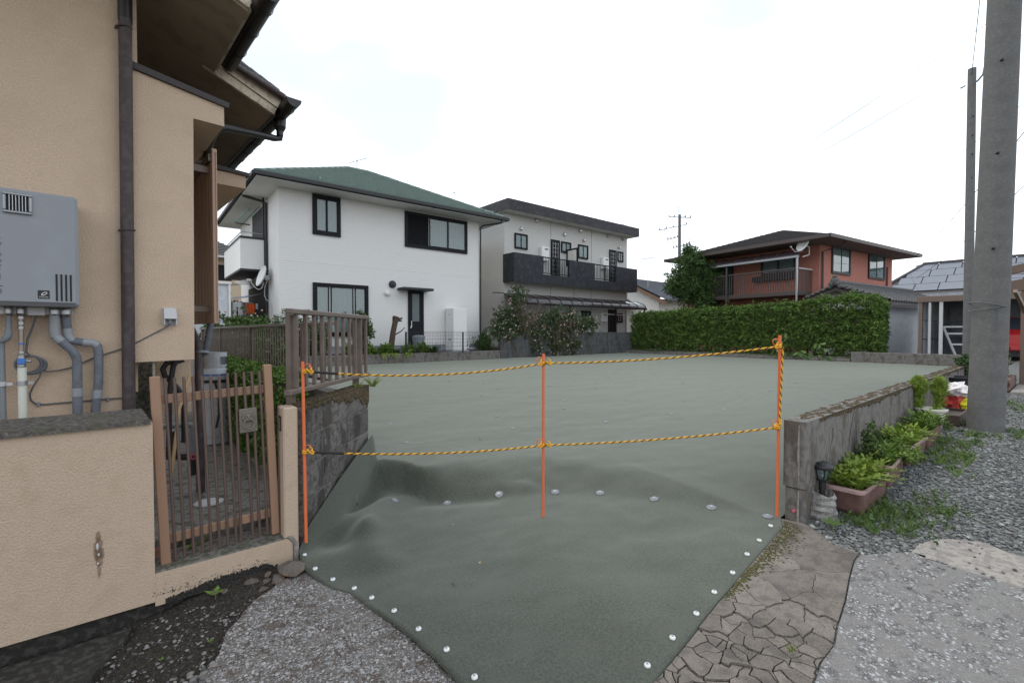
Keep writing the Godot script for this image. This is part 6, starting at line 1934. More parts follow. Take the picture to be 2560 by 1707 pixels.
func build_big_hedge() -> void:
	frame(0.0)
	var t := thing("tall_hedge", "tall clipped dark green hedge behind the lot", "hedge", Vector3(22.4, 0.3, -10.2))
	var nz := FastNoiseLite.new()
	nz.seed = 3
	nz.frequency = 0.6
	var top := func(z: float) -> float:
		return lut(-z, [4.6, 5.6, 7.4, 15.7], [2.62, 2.8, 2.6, 2.36]) + 0.05 * nz.get_noise_1d(z * 2.0)
	var pts := []
	for i in 9500:
		var z := rng.randf_range(-15.8, -4.7)
		var p := Vector3(21.95, 0, z)
		var h: float = top.call(z)
		var k := rng.randf()
		if k < 0.66:
			p.y = rng.randf_range(0.35, h)
			p.x = 21.95 + 0.16 * nz.get_noise_2d(z * 3.0, p.y * 4.0) + rng.randfn() * 0.05 + maxf(0.0, p.y - h + 0.2) * 0.5 + (0.12 if p.y < 0.7 else 0.0)
			if p.y < 0.8 and rng.randf() < 0.45:
				continue
		elif k < 0.88:
			p.y = h + rng.randfn() * 0.035
			p.x = rng.randf_range(22.0, 23.0)
		else:
			p.z = -4.7 + rng.randfn() * 0.06
			p.x = rng.randf_range(21.95, 23.0)
			p.y = rng.randf_range(0.5, top.call(-4.7) - 0.05)
		pts.append(p)
	for i in 260:
		var z := rng.randf_range(-15.7, -4.7)
		pts.append(Vector3(rng.randf_range(21.9, 22.9), top.call(z) + absf(rng.randfn()) * 0.09, z))
	foliage("leaves", t, mats.leaf_hedge, pts, leaf_cluster(16, 0.05, 0.1, 0.03), 0.6, 1.5, 0.5, 1.6)
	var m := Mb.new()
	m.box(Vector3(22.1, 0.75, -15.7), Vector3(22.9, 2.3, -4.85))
	part(m, "inner_solid_core", mats.twig, t)  # plain block added as hedge core: stops light and the view through
	for i in 34:
		m = Mb.new()
		var z := -15.6 + i * 0.325 + rng.randf_range(-0.1, 0.1)
		m.tube([Vector3(22.4 + rng.randf_range(-0.2, 0.1), 0.3, z), Vector3(22.35, 1.0, z + rng.randf_range(-0.1, 0.1))], 0.035, 6)
		part(m, "stem", mats.bark, t)
	# grape-leaved vine at its foot
	t = thing("broadleaf_vine", "pale broad-leaved vine spilling over the kerb below the hedge", "vine", Vector3(21.5, 0.4, -7.0))
	m = Mb.new()
	for i in 75:
		var c := Vector3(21.35 + rng.randf_range(-0.15, 0.3), 0.3 + rng.randf() * 0.75 * rng.randf(), rng.randf_range(-8.1, -5.9))
		if i < 12:
			c = Vector3(21.4, rng.randf_range(0.8, 1.25), rng.randf_range(-8.1, -7.7))
		var d := Vector3(-rng.randf_range(0.4, 1.0), rng.randf_range(-0.6, 0.3), rng.randf_range(-0.7, 0.7)).normalized()
		m.col = tint(0.7, 1.3)
		m.leaf(c, d, d.cross(rv()).normalized(), rng.randf_range(0.16, 0.27), rng.randf_range(0.18, 0.28), 0.08)
	part(m, "leaves", mats.leaf_grape, t)
	# kerb below the hedge and the low wall beside it
	t = thing("stone_kerb", "low dark kerb running below the tall hedge", "kerb", Vector3(21.45, 0.2, -10.5))
	for i in 10:
		bx(t, "kerb_stone", mats.oldwall, Vector3(21.36, 0.1, -15.8 + i * 1.04 + 0.01), Vector3(21.55, 0.37 + rng.randf_range(-0.012, 0.012), -15.8 + (i + 1) * 1.04 - 0.01), 0.012)
	t = thing("end_wall", "low dark concrete wall closing the lot beside the carport", "wall", Vector3(21.45, 0.2, -3.2))
	bx(t, "wall_body", mats.oldwall, Vector3(21.36, 0.1, -5.38), Vector3(21.52, 0.645, -1.2), 0.012)

func build_tree() -> void:
	frame(0.0)
	var base := Vector3(24.3, 0.42, -13.6)
	var t := thing("garden_tree", "rounded dark green tree behind the tall hedge", "tree", base)
	var pts := []
	for q in [[0.0, 3.9, 0.0, 1.0, 1.0, 560], [-0.2, 5.0, 0.1, 0.75, 0.8, 420], [-0.75, 4.0, -0.4, 0.7, 0.75, 300], [0.6, 4.3, 0.7, 0.75, 0.8, 340], [0.5, 3.1, 0.5, 0.85, 0.6, 300], [-0.15, 5.75, 0.0, 0.4, 0.5, 150], [0.2, 4.7, 0.6, 0.6, 0.7, 220]]:
		pts.append_array(crown_points(base + Vector3(q[0], q[1] - 0.42, q[2]), Vector3(q[3], q[4], q[3]), q[5], 0.3, 0.45))
	foliage("crown", t, mats.leaf_dark, pts, leaf_cluster(14, 0.12, 0.12, 0.05), 0.7, 1.3, 0.6, 1.9)
	var m := Mb.new()
	m.tube([base + Vector3(-0.1, -0.1, 0), base + Vector3(-0.05, 1.6, 0), base + Vector3(0.05, 2.6, 0), base + Vector3(-0.1, 4.6, 0)], [0.24, 0.2, 0.15, 0.05], 10)
	part(m, "trunk", mats.wood, t)
	for q in [[0.7, 3.4, 0.6], [-0.7, 3.3, -0.3], [0.3, 3.9, -0.5], [1.2, 2.9, 0.9]]:
		m = Mb.new()
		m.tube([base + Vector3(0, 1.9, 0), base + Vector3(q[0] * 0.5, q[1] - 0.9, q[2] * 0.5), base + Vector3(q[0], q[1], q[2])], [0.1, 0.06, 0.02], 7)
		part(m, "limb", mats.wood, t)

func build_red_house() -> void:
	frame(TURN_RED)
	var xc := 24.03
	var zc := -10.97
	var t := thing("red_house", "brick red house with dark hip roof and a railed upper balcony", "house", Vector3(28, 0.42, -15))
	bx(t, "wall", mats.red, Vector3(xc, 0.4, -17.6), Vector3(32.3, 5.85, zc))
	var s := 0.88
	var e := [Vector3(22.45, 5.63, -9.85), Vector3(32.9, 5.63, -9.85), Vector3(32.9, 5.63, -18.7), Vector3(22.45, 5.63, -18.7)]
	bx(t, "soffit", mats.brown_frame2, Vector3(22.5, 5.52, -18.65), Vector3(32.85, 5.56, -9.9))
	var m := Mb.new()
	for q in [[e[0], e[1]], [e[0], e[3]], [e[1], e[2]]]:
		m.bar(q[0] + Vector3(0, -0.02, 0), q[1] + Vector3(0, -0.02, 0), 0.1, 0.16)
	part(m, "gutter", mats.brown_trim, t)
	var r0 := Vector3(26.95, 7.1, -14.25)
	var r1 := Vector3(28.5, 7.1, -14.25)
	m = Mb.new()
	m.quad(e[0], e[1], r1, r0); m.tri(e[1], e[2], r1); m.quad(e[2], e[3], r0, r1); m.tri(e[3], e[0], r0)
	var rf := part(m, "roof", mats.shingle, t)
	var up := Vector3(0, 0.012, 0)
	courses(rf, "shingle_course", mats.shingle, e[0] + up, e[1] + up, r1 + up, r0 + up, 22, 0.03)
	courses(rf, "shingle_course", mats.shingle, e[3] + up, e[0] + up, r0 + up, r0 + up, 22, 0.03)
	var F := [Vector3(0, 0, zc), Vector3.RIGHT, Vector3.BACK]
	window(t, F, 25.17, 27.1, 4.24, 5.62, 0.09, [[25.26, 26.15, "curtain"], [26.13, 27.01, "curtain"]], mats.brown_frame)
	window(t, F, 29.2, 31.2, 4.24, 5.66, 0.09, [[29.29, 30.2, "dark"], [30.18, 31.11, "curtain"]], mats.brown_frame)
	m = Mb.new()
	m.tube([Vector3(24.15, 5.5, -9.9), Vector3(24.2, 5.35, -10.2), Vector3(24.2, 5.2, -10.9), Vector3(24.2, 0.5, -10.9)], 0.045, 8)
	part(m, "downpipe", mats.brown_trim, t)
	m = Mb.new()
	m.tube([Vector3(31.5, 5.0, zc + 0.06), Vector3(31.5, 0.5, zc + 0.06)], 0.04, 8)
	part(m, "downpipe", mats.brown_trim, t)
	# face with the balcony
	var L := [Vector3(xc, 0, 0), Vector3(0, 0, 1), Vector3(-1, 0, 0)]
	window(t, L, -13.75, -12.0, 4.3, 5.25, 0.08, [[-13.67, -12.88, "curtain"], [-12.86, -12.08, "curtain"]], mats.brown_frame)
	window(t, L, -16.9, -15.3, 3.35, 5.2, 0.08, [[-16.82, -16.1, "dark"], [-16.08, -15.38, "dark"]], mats.brown_frame)
	bx(t, "flower_box", mats.black_trim, Vector3(xc - 0.3, 4.02, -14.1), Vector3(xc - 0.001, 4.27, -12.0), 0.01)
	var xb := xc - 1.32
	var bal := bx(t, "balcony_floor", mats.brown_trim, Vector3(xb, 3.12, -17.5), Vector3(xc - 0.061, 3.32, -11.25), 0.01)
	bx(bal, "balcony_rail", mats.brown_trim, Vector3(xb - 0.02, 4.33, -17.5), Vector3(xb + 0.04, 4.39, -11.25), 0.005)
	bx(bal, "balcony_rail", mats.lightgrey, Vector3(xb + 0.04, 4.33, -11.31), Vector3(xc + 0.1, 4.39, -11.25), 0.005)
	for i in 52:
		var z := -17.45 + i * 0.12
		bx(bal, "baluster", mats.brown_trim, Vector3(xb, 3.32, z - 0.015), Vector3(xb + 0.02, 4.33, z + 0.015))
	for i in 11:
		var x := xb + 0.12 + i * 0.12
		bx(bal, "baluster", mats.brown_trim, Vector3(x - 0.015, 3.32, -11.3), Vector3(x + 0.015, 4.33, -11.28))
	for q in [[-14.82, "brown_trim", 4.8], [-11.3, "steel", 4.9], [-17.5, "brown_trim", 4.75]]:
		bx(bal, "balcony_post", mats[q[1]], Vector3(xb - 0.08, 0.42, q[0] - 0.04), Vector3(xb - 0.021, q[2], q[0] + 0.04), 0.006)
	# curved awning over the balcony
	m = Mb.new()
	var n := 8
	for i in n:
		var a := float(i) / n
		var b := float(i + 1) / n
		var f := func(k): return Vector3(xc - 0.3 - 1.12 * sin(k * PI * 0.5), 4.89 + 0.42 * cos(k * PI * 0.5), 0)
		m.quad(f.call(a) + Vector3(0, 0, -17.5), f.call(b) + Vector3(0, 0, -17.5), f.call(b) + Vector3(0, 0, -11.2), f.call(a) + Vector3(0, 0, -11.2))
	var aw := part(m, "awning", mats.polycarb, t)
	bx(aw, "awning_beam", mats.zinc, Vector3(xb - 0.14, 4.83, -17.5), Vector3(xb - 0.05, 4.92, -11.2), 0.008)
	for i in 7:
		m = Mb.new()
		var z := -11.2 - i * 1.04
		var path := []
		for k in 7:
			var f := k / 6.0
			path.append(Vector3(xc - 0.3 - 1.125 * sin(f * PI * 0.5), 4.9 + 0.42 * cos(f * PI * 0.5), z))
		m.tube(path, 0.02, 5)
		part(m, "awning_rib", mats.brown_trim, aw)
	t = thing("satellite_dish", "white satellite dish on the red house balcony awning", "satellite dish", Vector3(xb, 5.0, -11.0), "satellite dishes")
	m = Mb.new()
	m.lathe(Vector3(xb - 0.02, 5.38, -11.05), [Vector2(0, -0.05), Vector2(0.2, -0.02), Vector2(0.33, 0.04), Vector2(0.33, 0.05), Vector2(0.0, -0.04)], 22, Vector3(-0.85, 0.42, -0.35).normalized())
	part(m, "reflector", mats.white_paint, t)
	m = Mb.new()
	m.tube([Vector3(xb, 5.1, -11.05), Vector3(xb - 0.25, 5.08, -11.3), Vector3(xb - 0.36, 5.28, -11.4)], 0.018, 5)
	m.ball(Vector3(xb - 0.38, 5.3, -11.4), Vector3(0.06, 0.04, 0.04), 8)
	part(m, "feed_arm", mats.lightgrey, t)
	m = Mb.new()
	m.tube([Vector3(xb + 0.05, 5.35, -11.0), Vector3(xb + 0.3, 5.3, -10.95), Vector3(xb + 0.32, 4.95, -10.95), Vector3(xb + 0.05, 4.85, -11.1)], 0.025, 6)
	part(m, "bracket", mats.plaster, t)
	# outbuilding with old roof tiles, gable towards the lot
	t = thing("tile_roof_shed", "white walled outbuilding with old grey roof tiles beside the hedge", "shed", Vector3(24, 0.4, -8.5))
	var gx := 23.0          # gable face
	var fz := -8.04         # wall facing the lane
	bx(t, "wall", mats.whitewall, Vector3(gx, 0.4, -10.9), Vector3(31.5, 2.46, fz))
	bx(t, "corner_board", mats.plaster, Vector3(gx - 0.02, 0.4, fz - 0.2), Vector3(gx + 0.001, 2.4, fz + 0.02))
	m = Mb.new()
	m.prism(PackedVector2Array([Vector2(fz - 0.02, 2.46), Vector2(-9.64, 3.27), Vector2(-10.9, 2.82), Vector2(-10.9, 2.46)]), Vector3(gx, 0, 0), Vector3.BACK, Vector3.UP, Vector3(0.1, 0, 0))
	part(m, "gable", mats.plaster, t)
	var rz := -9.64
	var ez := -7.69
	var ry := 3.42
	var ey := 2.62
	m = Mb.new()
	m.hexa([Vector3(gx - 0.5, ey - 0.06, ez), Vector3(30.8, ey - 0.06, ez), Vector3(30.8, ry - 0.06, rz), Vector3(gx - 0.5, ry - 0.06, rz), Vector3(gx - 0.5, ey - 0.02, ez), Vector3(30.8, ey - 0.02, ez), Vector3(30.8, ry - 0.02, rz), Vector3(gx - 0.5, ry - 0.02, rz)])
	m.hexa([Vector3(gx - 0.5, ry - 0.06, rz), Vector3(30.8, ry - 0.06, rz), Vector3(30.8, 2.9, -10.95), Vector3(gx - 0.5, 2.9, -10.95), Vector3(gx - 0.5, ry - 0.02, rz), Vector3(30.8, ry - 0.02, rz), Vector3(30.8, 2.94, -10.95), Vector3(gx - 0.5, 2.94, -10.95)])
	rf = part(m, "roof", mats.kawara, t)
	m = Mb.new()
	m.prism(PackedVector2Array([Vector2(ez, ey - 0.1), Vector2(rz, ry - 0.1), Vector2(-10.93, 2.84), Vector2(-10.93, 2.7), Vector2(rz, ry - 0.24), Vector2(ez, ey - 0.22)]), Vector3(gx - 0.46, 0, 0), Vector3.BACK, Vector3.UP, Vector3(0.04, 0, 0))
	part(m, "barge_board", mats.brown_trim, t)
	bx(t, "eave_gutter", mats.brown_trim, Vector3(gx - 0.5, ey - 0.16, ez - 0.02), Vector3(30.8, ey - 0.07, ez + 0.06))
	var tile := Mb.new()   # one pan tile, shared by all
	var prof := []
	for i in 7:
		var k := i / 6.0
		prof.append(Vector2(-0.135 + 0.27 * k, 0.055 * cos(PI * 2.0 * k) * (0.6 if k < 0.5 else 1.0)))
	for i in 6:
		tile.quad(Vector3(prof[i].x, prof[i].y + 0.035, 0.13), Vector3(prof[i + 1].x, prof[i + 1].y + 0.035, 0.13), Vector3(prof[i + 1].x, prof[i + 1].y, -0.13), Vector3(prof[i].x, prof[i].y, -0.13))
		tile.quad(Vector3(prof[i].x, prof[i].y - 0.012, 0.13), Vector3(prof[i + 1].x, prof[i + 1].y - 0.012, 0.13), Vector3(prof[i + 1].x, prof[i + 1].y + 0.035, 0.13), Vector3(prof[i].x, prof[i].y + 0.035, 0.13))
	var tm := mesh_of(tile, Vector3.ZERO)
	var slope := Vector3(0, ry - ey, rz - ez).normalized()
	var tb := Basis(Vector3.RIGHT, slope.cross(Vector3.RIGHT) * -1.0, -slope)
	tb = Basis(Vector3.RIGHT, Vector3.RIGHT.cross(slope).normalized(), -slope)
	for r in 8:
		for k in 31:
			var o := MeshInstance3D.new()
			o.name = "roof_tile"
			o.mesh = tm
			o.material_override = mats.kawara
			var p := Vector3(gx - 0.36 + k * 0.27, ey, ez) + slope * (0.13 + r * 0.245)
			o.transform = Transform3D(tb, p + tb.y * 0.035 - O)
			rf.add_child(o, true)
	m = Mb.new()
	for k in 44:
		m.tube([Vector3(gx - 0.5 + k * 0.19, ry + 0.14, rz), Vector3(gx - 0.315 + k * 0.19, ry + 0.15, rz)], 0.085, 8)
	m.box(Vector3(gx - 0.48, ry - 0.03, rz - 0.09), Vector3(30.7, ry + 0.1, rz + 0.09))
	part(m, "ridge_tiles", mats.kawara, rf)
	m = Mb.new()
	for q in [[0.0, 0.16, 0.2], [0.12, 0.05, 0.13], [-0.13, 0.05, 0.13], [0.2, -0.08, 0.1], [-0.2, -0.08, 0.1], [0.0, 0.36, 0.1]]:
		m.ball(Vector3(gx - 0.55, ry + q[1], rz + q[0]), Vector3(0.08, q[2], q[2]), 8)
	part(m, "ridge_ornament", mats.kawara, rf)
	for s2 in [1, -1]:
		for k in (9 if s2 > 0 else 6):
			m = Mb.new()
			var z: float = rz + s2 * (0.1 + k * 0.2)
			m.ball(Vector3(gx - 0.5, ry + 0.02 - (k + 0.5) * 0.2 * (ry - ey) / (ez - rz), z), Vector3(0.06, 0.07, 0.13), 8)
			part(m, "verge_tile", mats.kawara, rf)
	frame(0.0)

func build_far_things() -> void:
	frame(0.0)
	# white house with blue-grey tiles behind the hedge
	var t := thing("tiled_bungalow", "white bungalow with blue grey tiled roof behind the tree", "house", Vector3(36, 0.7, -24))
	bx(t, "wall", mats.plaster, Vector3(34.6, 0.7, -30), Vector3(44, 4.2, -22.2))
	var m := Mb.new()
	m.prism(PackedVector2Array([Vector2(-22.2, 4.2), Vector2(-26.1, 6.1), Vector2(-30, 4.2)]), Vector3(34.62, 0, 0), Vector3.BACK, Vector3.UP, Vector3(0.2, 0, 0))
	part(m, "gable", mats.plaster, t)
	m = Mb.new()
	m.bar(Vector3(34.2, 3.75, -21.3), Vector3(34.2, 6.2, -26.1), 0.1, 0.28); m.bar(Vector3(34.2, 6.2, -26.1), Vector3(34.2, 3.75, -30.9), 0.1, 0.28)
	part(m, "barge_board", mats.wood, t)
	var a := Vector3(34.1, 4.0, -31.1)
	m = Mb.new()
	m.quad(Vector3(34.1, 4.0, -21.1), Vector3(45, 4.0, -21.1), Vector3(45, 6.35, -26.1), Vector3(34.1, 6.35, -26.1))
	m.quad(Vector3(45, 4.0, -31.1), a, Vector3(34.1, 6.35, -26.1), Vector3(45, 6.35, -26.1))
	var rf := part(m, "roof", mats.kawara_blue, t)
	courses(rf, "tile_course", mats.kawara_blue, Vector3(34.1, 4.01, -21.1), Vector3(45, 4.01, -21.1), Vector3(45, 6.36, -26.1), Vector3(34.1, 6.36, -26.1), 18, 0.06)
	t = thing("tiled_bungalow", "grey roof slope of a bungalow between the flats and the tree", "house", Vector3(34, 0.7, -27))
	bx(t, "wall", mats.plaster, Vector3(31.5, 0.7, -30), Vector3(36, 3.6, -25.2))
	m = Mb.new()
	m.quad(Vector3(30.4, 3.5, -24.3), Vector3(36.5, 3.5, -24.3), Vector3(36.5, 5.9, -27.5), Vector3(30.4, 5.9, -27.5))
	rf = part(m, "roof", mats.kawara_blue, t)
	courses(rf, "tile_course", mats.kawara_blue, Vector3(30.4, 3.51, -24.3), Vector3(36.5, 3.51, -24.3), Vector3(36.5, 5.91, -27.5), Vector3(30.4, 5.91, -27.5), 16, 0.06)
	t = thing("tv_antenna", "thin television antenna above the bungalow roof beside the flats", "antenna", Vector3(34.65, 5.6, -23.3), "television antennas")
	m = Mb.new()
	m.tube([Vector3(34.65, 5.2, -23.3), Vector3(34.65, 7.75, -23.3)], 0.03, 6)
	part(m, "mast", mats.zinc, t)
	m = Mb.new()
	m.tube([Vector3(34.1, 7.6, -23.7), Vector3(35.2, 7.8, -22.9)], 0.02, 5)
	for i in 7:
		var c := Vector3(34.1, 7.6, -23.7).lerp(Vector3(35.2, 7.8, -22.9), i / 6.0)
		m.tube([c + Vector3(-0.15, 0, -0.2), c + Vector3(0.15, 0, 0.2)], 0.01, 4)
	part(m, "boom", mats.zinc, t)
	# far utility pole
	t = thing("utility_pole", "distant utility pole with crossarms behind the tree", "utility pole", Vector3(41.4, 0.5, -24.3), "utility poles")
	m = Mb.new()
	m.tube([Vector3(41.4, 0.5, -24.3), Vector3(41.4, 12.7, -24.35)], [0.19, 0.13], 10)
	part(m, "shaft", mats.pole, t)
	m = Mb.new()
	m.tube([Vector3(41.35, 12.7, -24.4), Vector3(41.33, 13.5, -24.43)], 0.035, 6)
	part(m, "tip", mats.zinc, t)
	for q in [[Vector3(40.6, 12.48, -25.0), Vector3(42.2, 12.4, -23.65)], [Vector3(39.9, 11.2, -25.56), Vector3(41.9, 11.75, -23.9)], [Vector3(40.5, 10.3, -25.05), Vector3(41.45, 10.6, -24.28)], [Vector3(40.9, 9.5, -24.7), Vector3(41.9, 9.8, -23.9)]]:
		m = Mb.new()
		m.bar(q[0], q[1], 0.07, 0.08)
		var arm := part(m, "crossarm", mats.zinc, t)
		for i in 5:
			m = Mb.new()
			var c: Vector3 = q[0].lerp(q[1], i / 4.0)
			m.lathe(c, [Vector2(0.03, 0), Vector2(0.07, 0.06), Vector2(0.04, 0.12), Vector2(0.06, 0.18), Vector2(0, 0.22)], 6)
			part(m, "insulator", mats.black_trim, arm)
	m = Mb.new()
	m.tube([Vector3(40.5, 10.3, -25.05), Vector3(40.5, 9.9, -25.05)], 0.03, 5)
	m.tube([Vector3(40.2, 11.25, -25.3), Vector3(41.35, 10.9, -24.35)], 0.025, 5)
	part(m, "brace", mats.zinc, t)
	# house with solar panels
	t = thing("solar_house", "grey roofed house with solar panels behind the carport", "house", Vector3(42, 0.5, -5))
	bx(t, "wall", mats.foundation, Vector3(38, 0.5, -9.5), Vector3(52, 3.7, 0.5))
	m = Mb.new()
	m.quad(Vector3(37.3, 3.7, 1.0), Vector3(37.3, 3.7, -8.5), Vector3(41.0, 5.85, -6.3), Vector3(41.0, 5.85, 1.0))
	m.quad(Vector3(37.3, 3.7, -8.5), Vector3(52, 3.7, -8.5), Vector3(52, 5.85, -6.3), Vector3(41.0, 5.85, -6.3))
	rf = part(m, "roof", mats.shingle, t)
	var ud := Vector3(3.7, 2.15, 0).normalized()
	for r in 4:
		for k in 6:
			m = Mb.new()
			var p := Vector3(37.55, 3.87, -6.9 + k * 1.15 + r * 0.25) + ud * (0.05 + r * 0.98)
			var nn := Vector3(-2.15, 3.7, 0).normalized()
			m.obox(p + ud * 0.47 + nn * 0.04, Vector3(0.94, 0.03, 1.1), Basis(ud, nn, Vector3.BACK))
			part(m, "solar_panel", mats.solar, rf)
	m = Mb.new()
	m.bar(Vector3(41.0, 5.95, -6.4), Vector3(41.0, 5.95, 1.0), 0.2, 0.12)
	m.bar(Vector3(37.3, 3.76, -8.5), Vector3(41.0, 5.93, -6.3), 0.2, 0.1)
	part(m, "ridge_cap", mats.shingle, rf)
	bx(t, "eave", mats.foundation, Vector3(37.25, 3.35, -8.5), Vector3(37.35, 3.72, 1.0))
	# wires across the sky
	var lines := [
		[Vector3(31.5, 5.3, -5.2), Vector3(12, 7.3, 0.9), 0.35, "drop wire from the red house eave to the lane"],
		[Vector3(33.0, 4.3, -5.4), Vector3(12, 5.9, 1.0), 0.3, "lower drop wire from the red house to the lane"],
		[Vector3(41.4, 12.3, -24.3), Vector3(30, 17.5, 2.0), 0.6, "upper power wire from the distant pole to the lane"],
		[Vector3(41.9, 12.2, -23.9), Vector3(30, 15.7, 2.0), 0.6, "lower power wire from the distant pole to the lane"],
		[Vector3(39.9, 11.2, -25.5), Vector3(10, 16.5, -42), 0.6, "power wire from the distant pole behind the flats"],
		[Vector3(60, 13.0, -14), Vector3(20, 9.5, 0.8), 0.4, "long wire high above the red house"],
		[Vector3(14.05, 6.9, -1.45), Vector3(7.35, 9.2, -0.45), 0.1, "stay wire between the thin pole and the thick pole"]]
	for q in lines:
		m = Mb.new()
		var path := []
		for i in 15:
			var f := i / 14.0
			path.append(q[0].lerp(q[1], f) + Vector3(0, -q[2] * 4.0 * f * (1 - f), 0))
		m.tube(path, 0.006 if q[0].x < 20 else 0.012, 4, false)
		solo(m, "overhead_wire", mats.black, q[3], "wire", q[0], "overhead wires")
	# the thin concrete pole inside the wall and the thick one on the lane
	t = thing("utility_pole", "thin pale concrete pole behind the thick utility pole", "utility pole", Vector3(14.05, 0.3, -1.42), "utility poles")
	m = Mb.new()
	m.tube([Vector3(14.0, 0.2, -1.42), Vector3(14.1, 7.05, -1.45)], [0.088, 0.07], 16)
	part(m, "shaft", mats.pole, t)
	for y in [5.2, 5.6, 6.0, 4.7, 4.1, 3.2]:
		m = Mb.new()
		m.ball(Vector3(14.07, y, -1.44) + Vector3(-0.068, 0, 0.03), Vector3(0.014, 0.02, 0.014), 6)
		part(m, "bolt_hole", mats.slot, t)
	m = Mb.new()
	m.tube([Vector3(14.02, 6.72, -1.36), Vector3(13.8, 6.75, -1.25), Vector3(13.5, 6.8, -1.2)], 0.02, 6)
	m.tube([Vector3(14.02, 6.7, -1.55), Vector3(13.95, 6.65, -1.6)], 0.02, 6)
	part(m, "stay_clamp", mats.zinc, t)
	var c := Vector3(7.16, 0.3, -0.58)
	t = thing("utility_pole", "thick grey concrete utility pole standing in the gravel", "utility pole", c, "utility poles")
	m = Mb.new()
	m.tube([c, c + Vector3(0.1, 4.0, 0.06), c + Vector3(0.3, 12.0, 0.18)], [0.151, 0.136, 0.105], 40)
	part(m, "shaft", mats.pole, t)
	m = Mb.new()
	for k in [[1.36, 0.03], [1.385, -0.035]]:
		var path := []
		for i in 33:
			var an := TAU * i / 32.0
			path.append(c + Vector3(cos(an) * 0.147, k[0] + k[1] * sin(an + 0.6), sin(an) * 0.147))
		m.tube(path, 0.0055, 6)
	m.tube([c + Vector3(-0.12, 1.35, 0.087), c + Vector3(-0.121, 1.1, 0.087)], 0.004, 5)
	part(m, "wire_wrap", mats.cable, t)
	var view := (Vector3(0, 0, 0) - c)
	view.y = 0
	view = view.normalized()
	for q in [[1.98, 0.0], [2.98, 0.0], [3.95, 0.01]]:
		m = Mb.new()
		m.ball(c + view.rotated(Vector3.UP, q[1]) * (0.148 - q[0] * 0.0028) + Vector3(0.025 * q[0], q[0], 0.015 * q[0]), Vector3(0.016, 0.016, 0.016), 8)
		part(m, "bolt_hole", mats.slot, t)

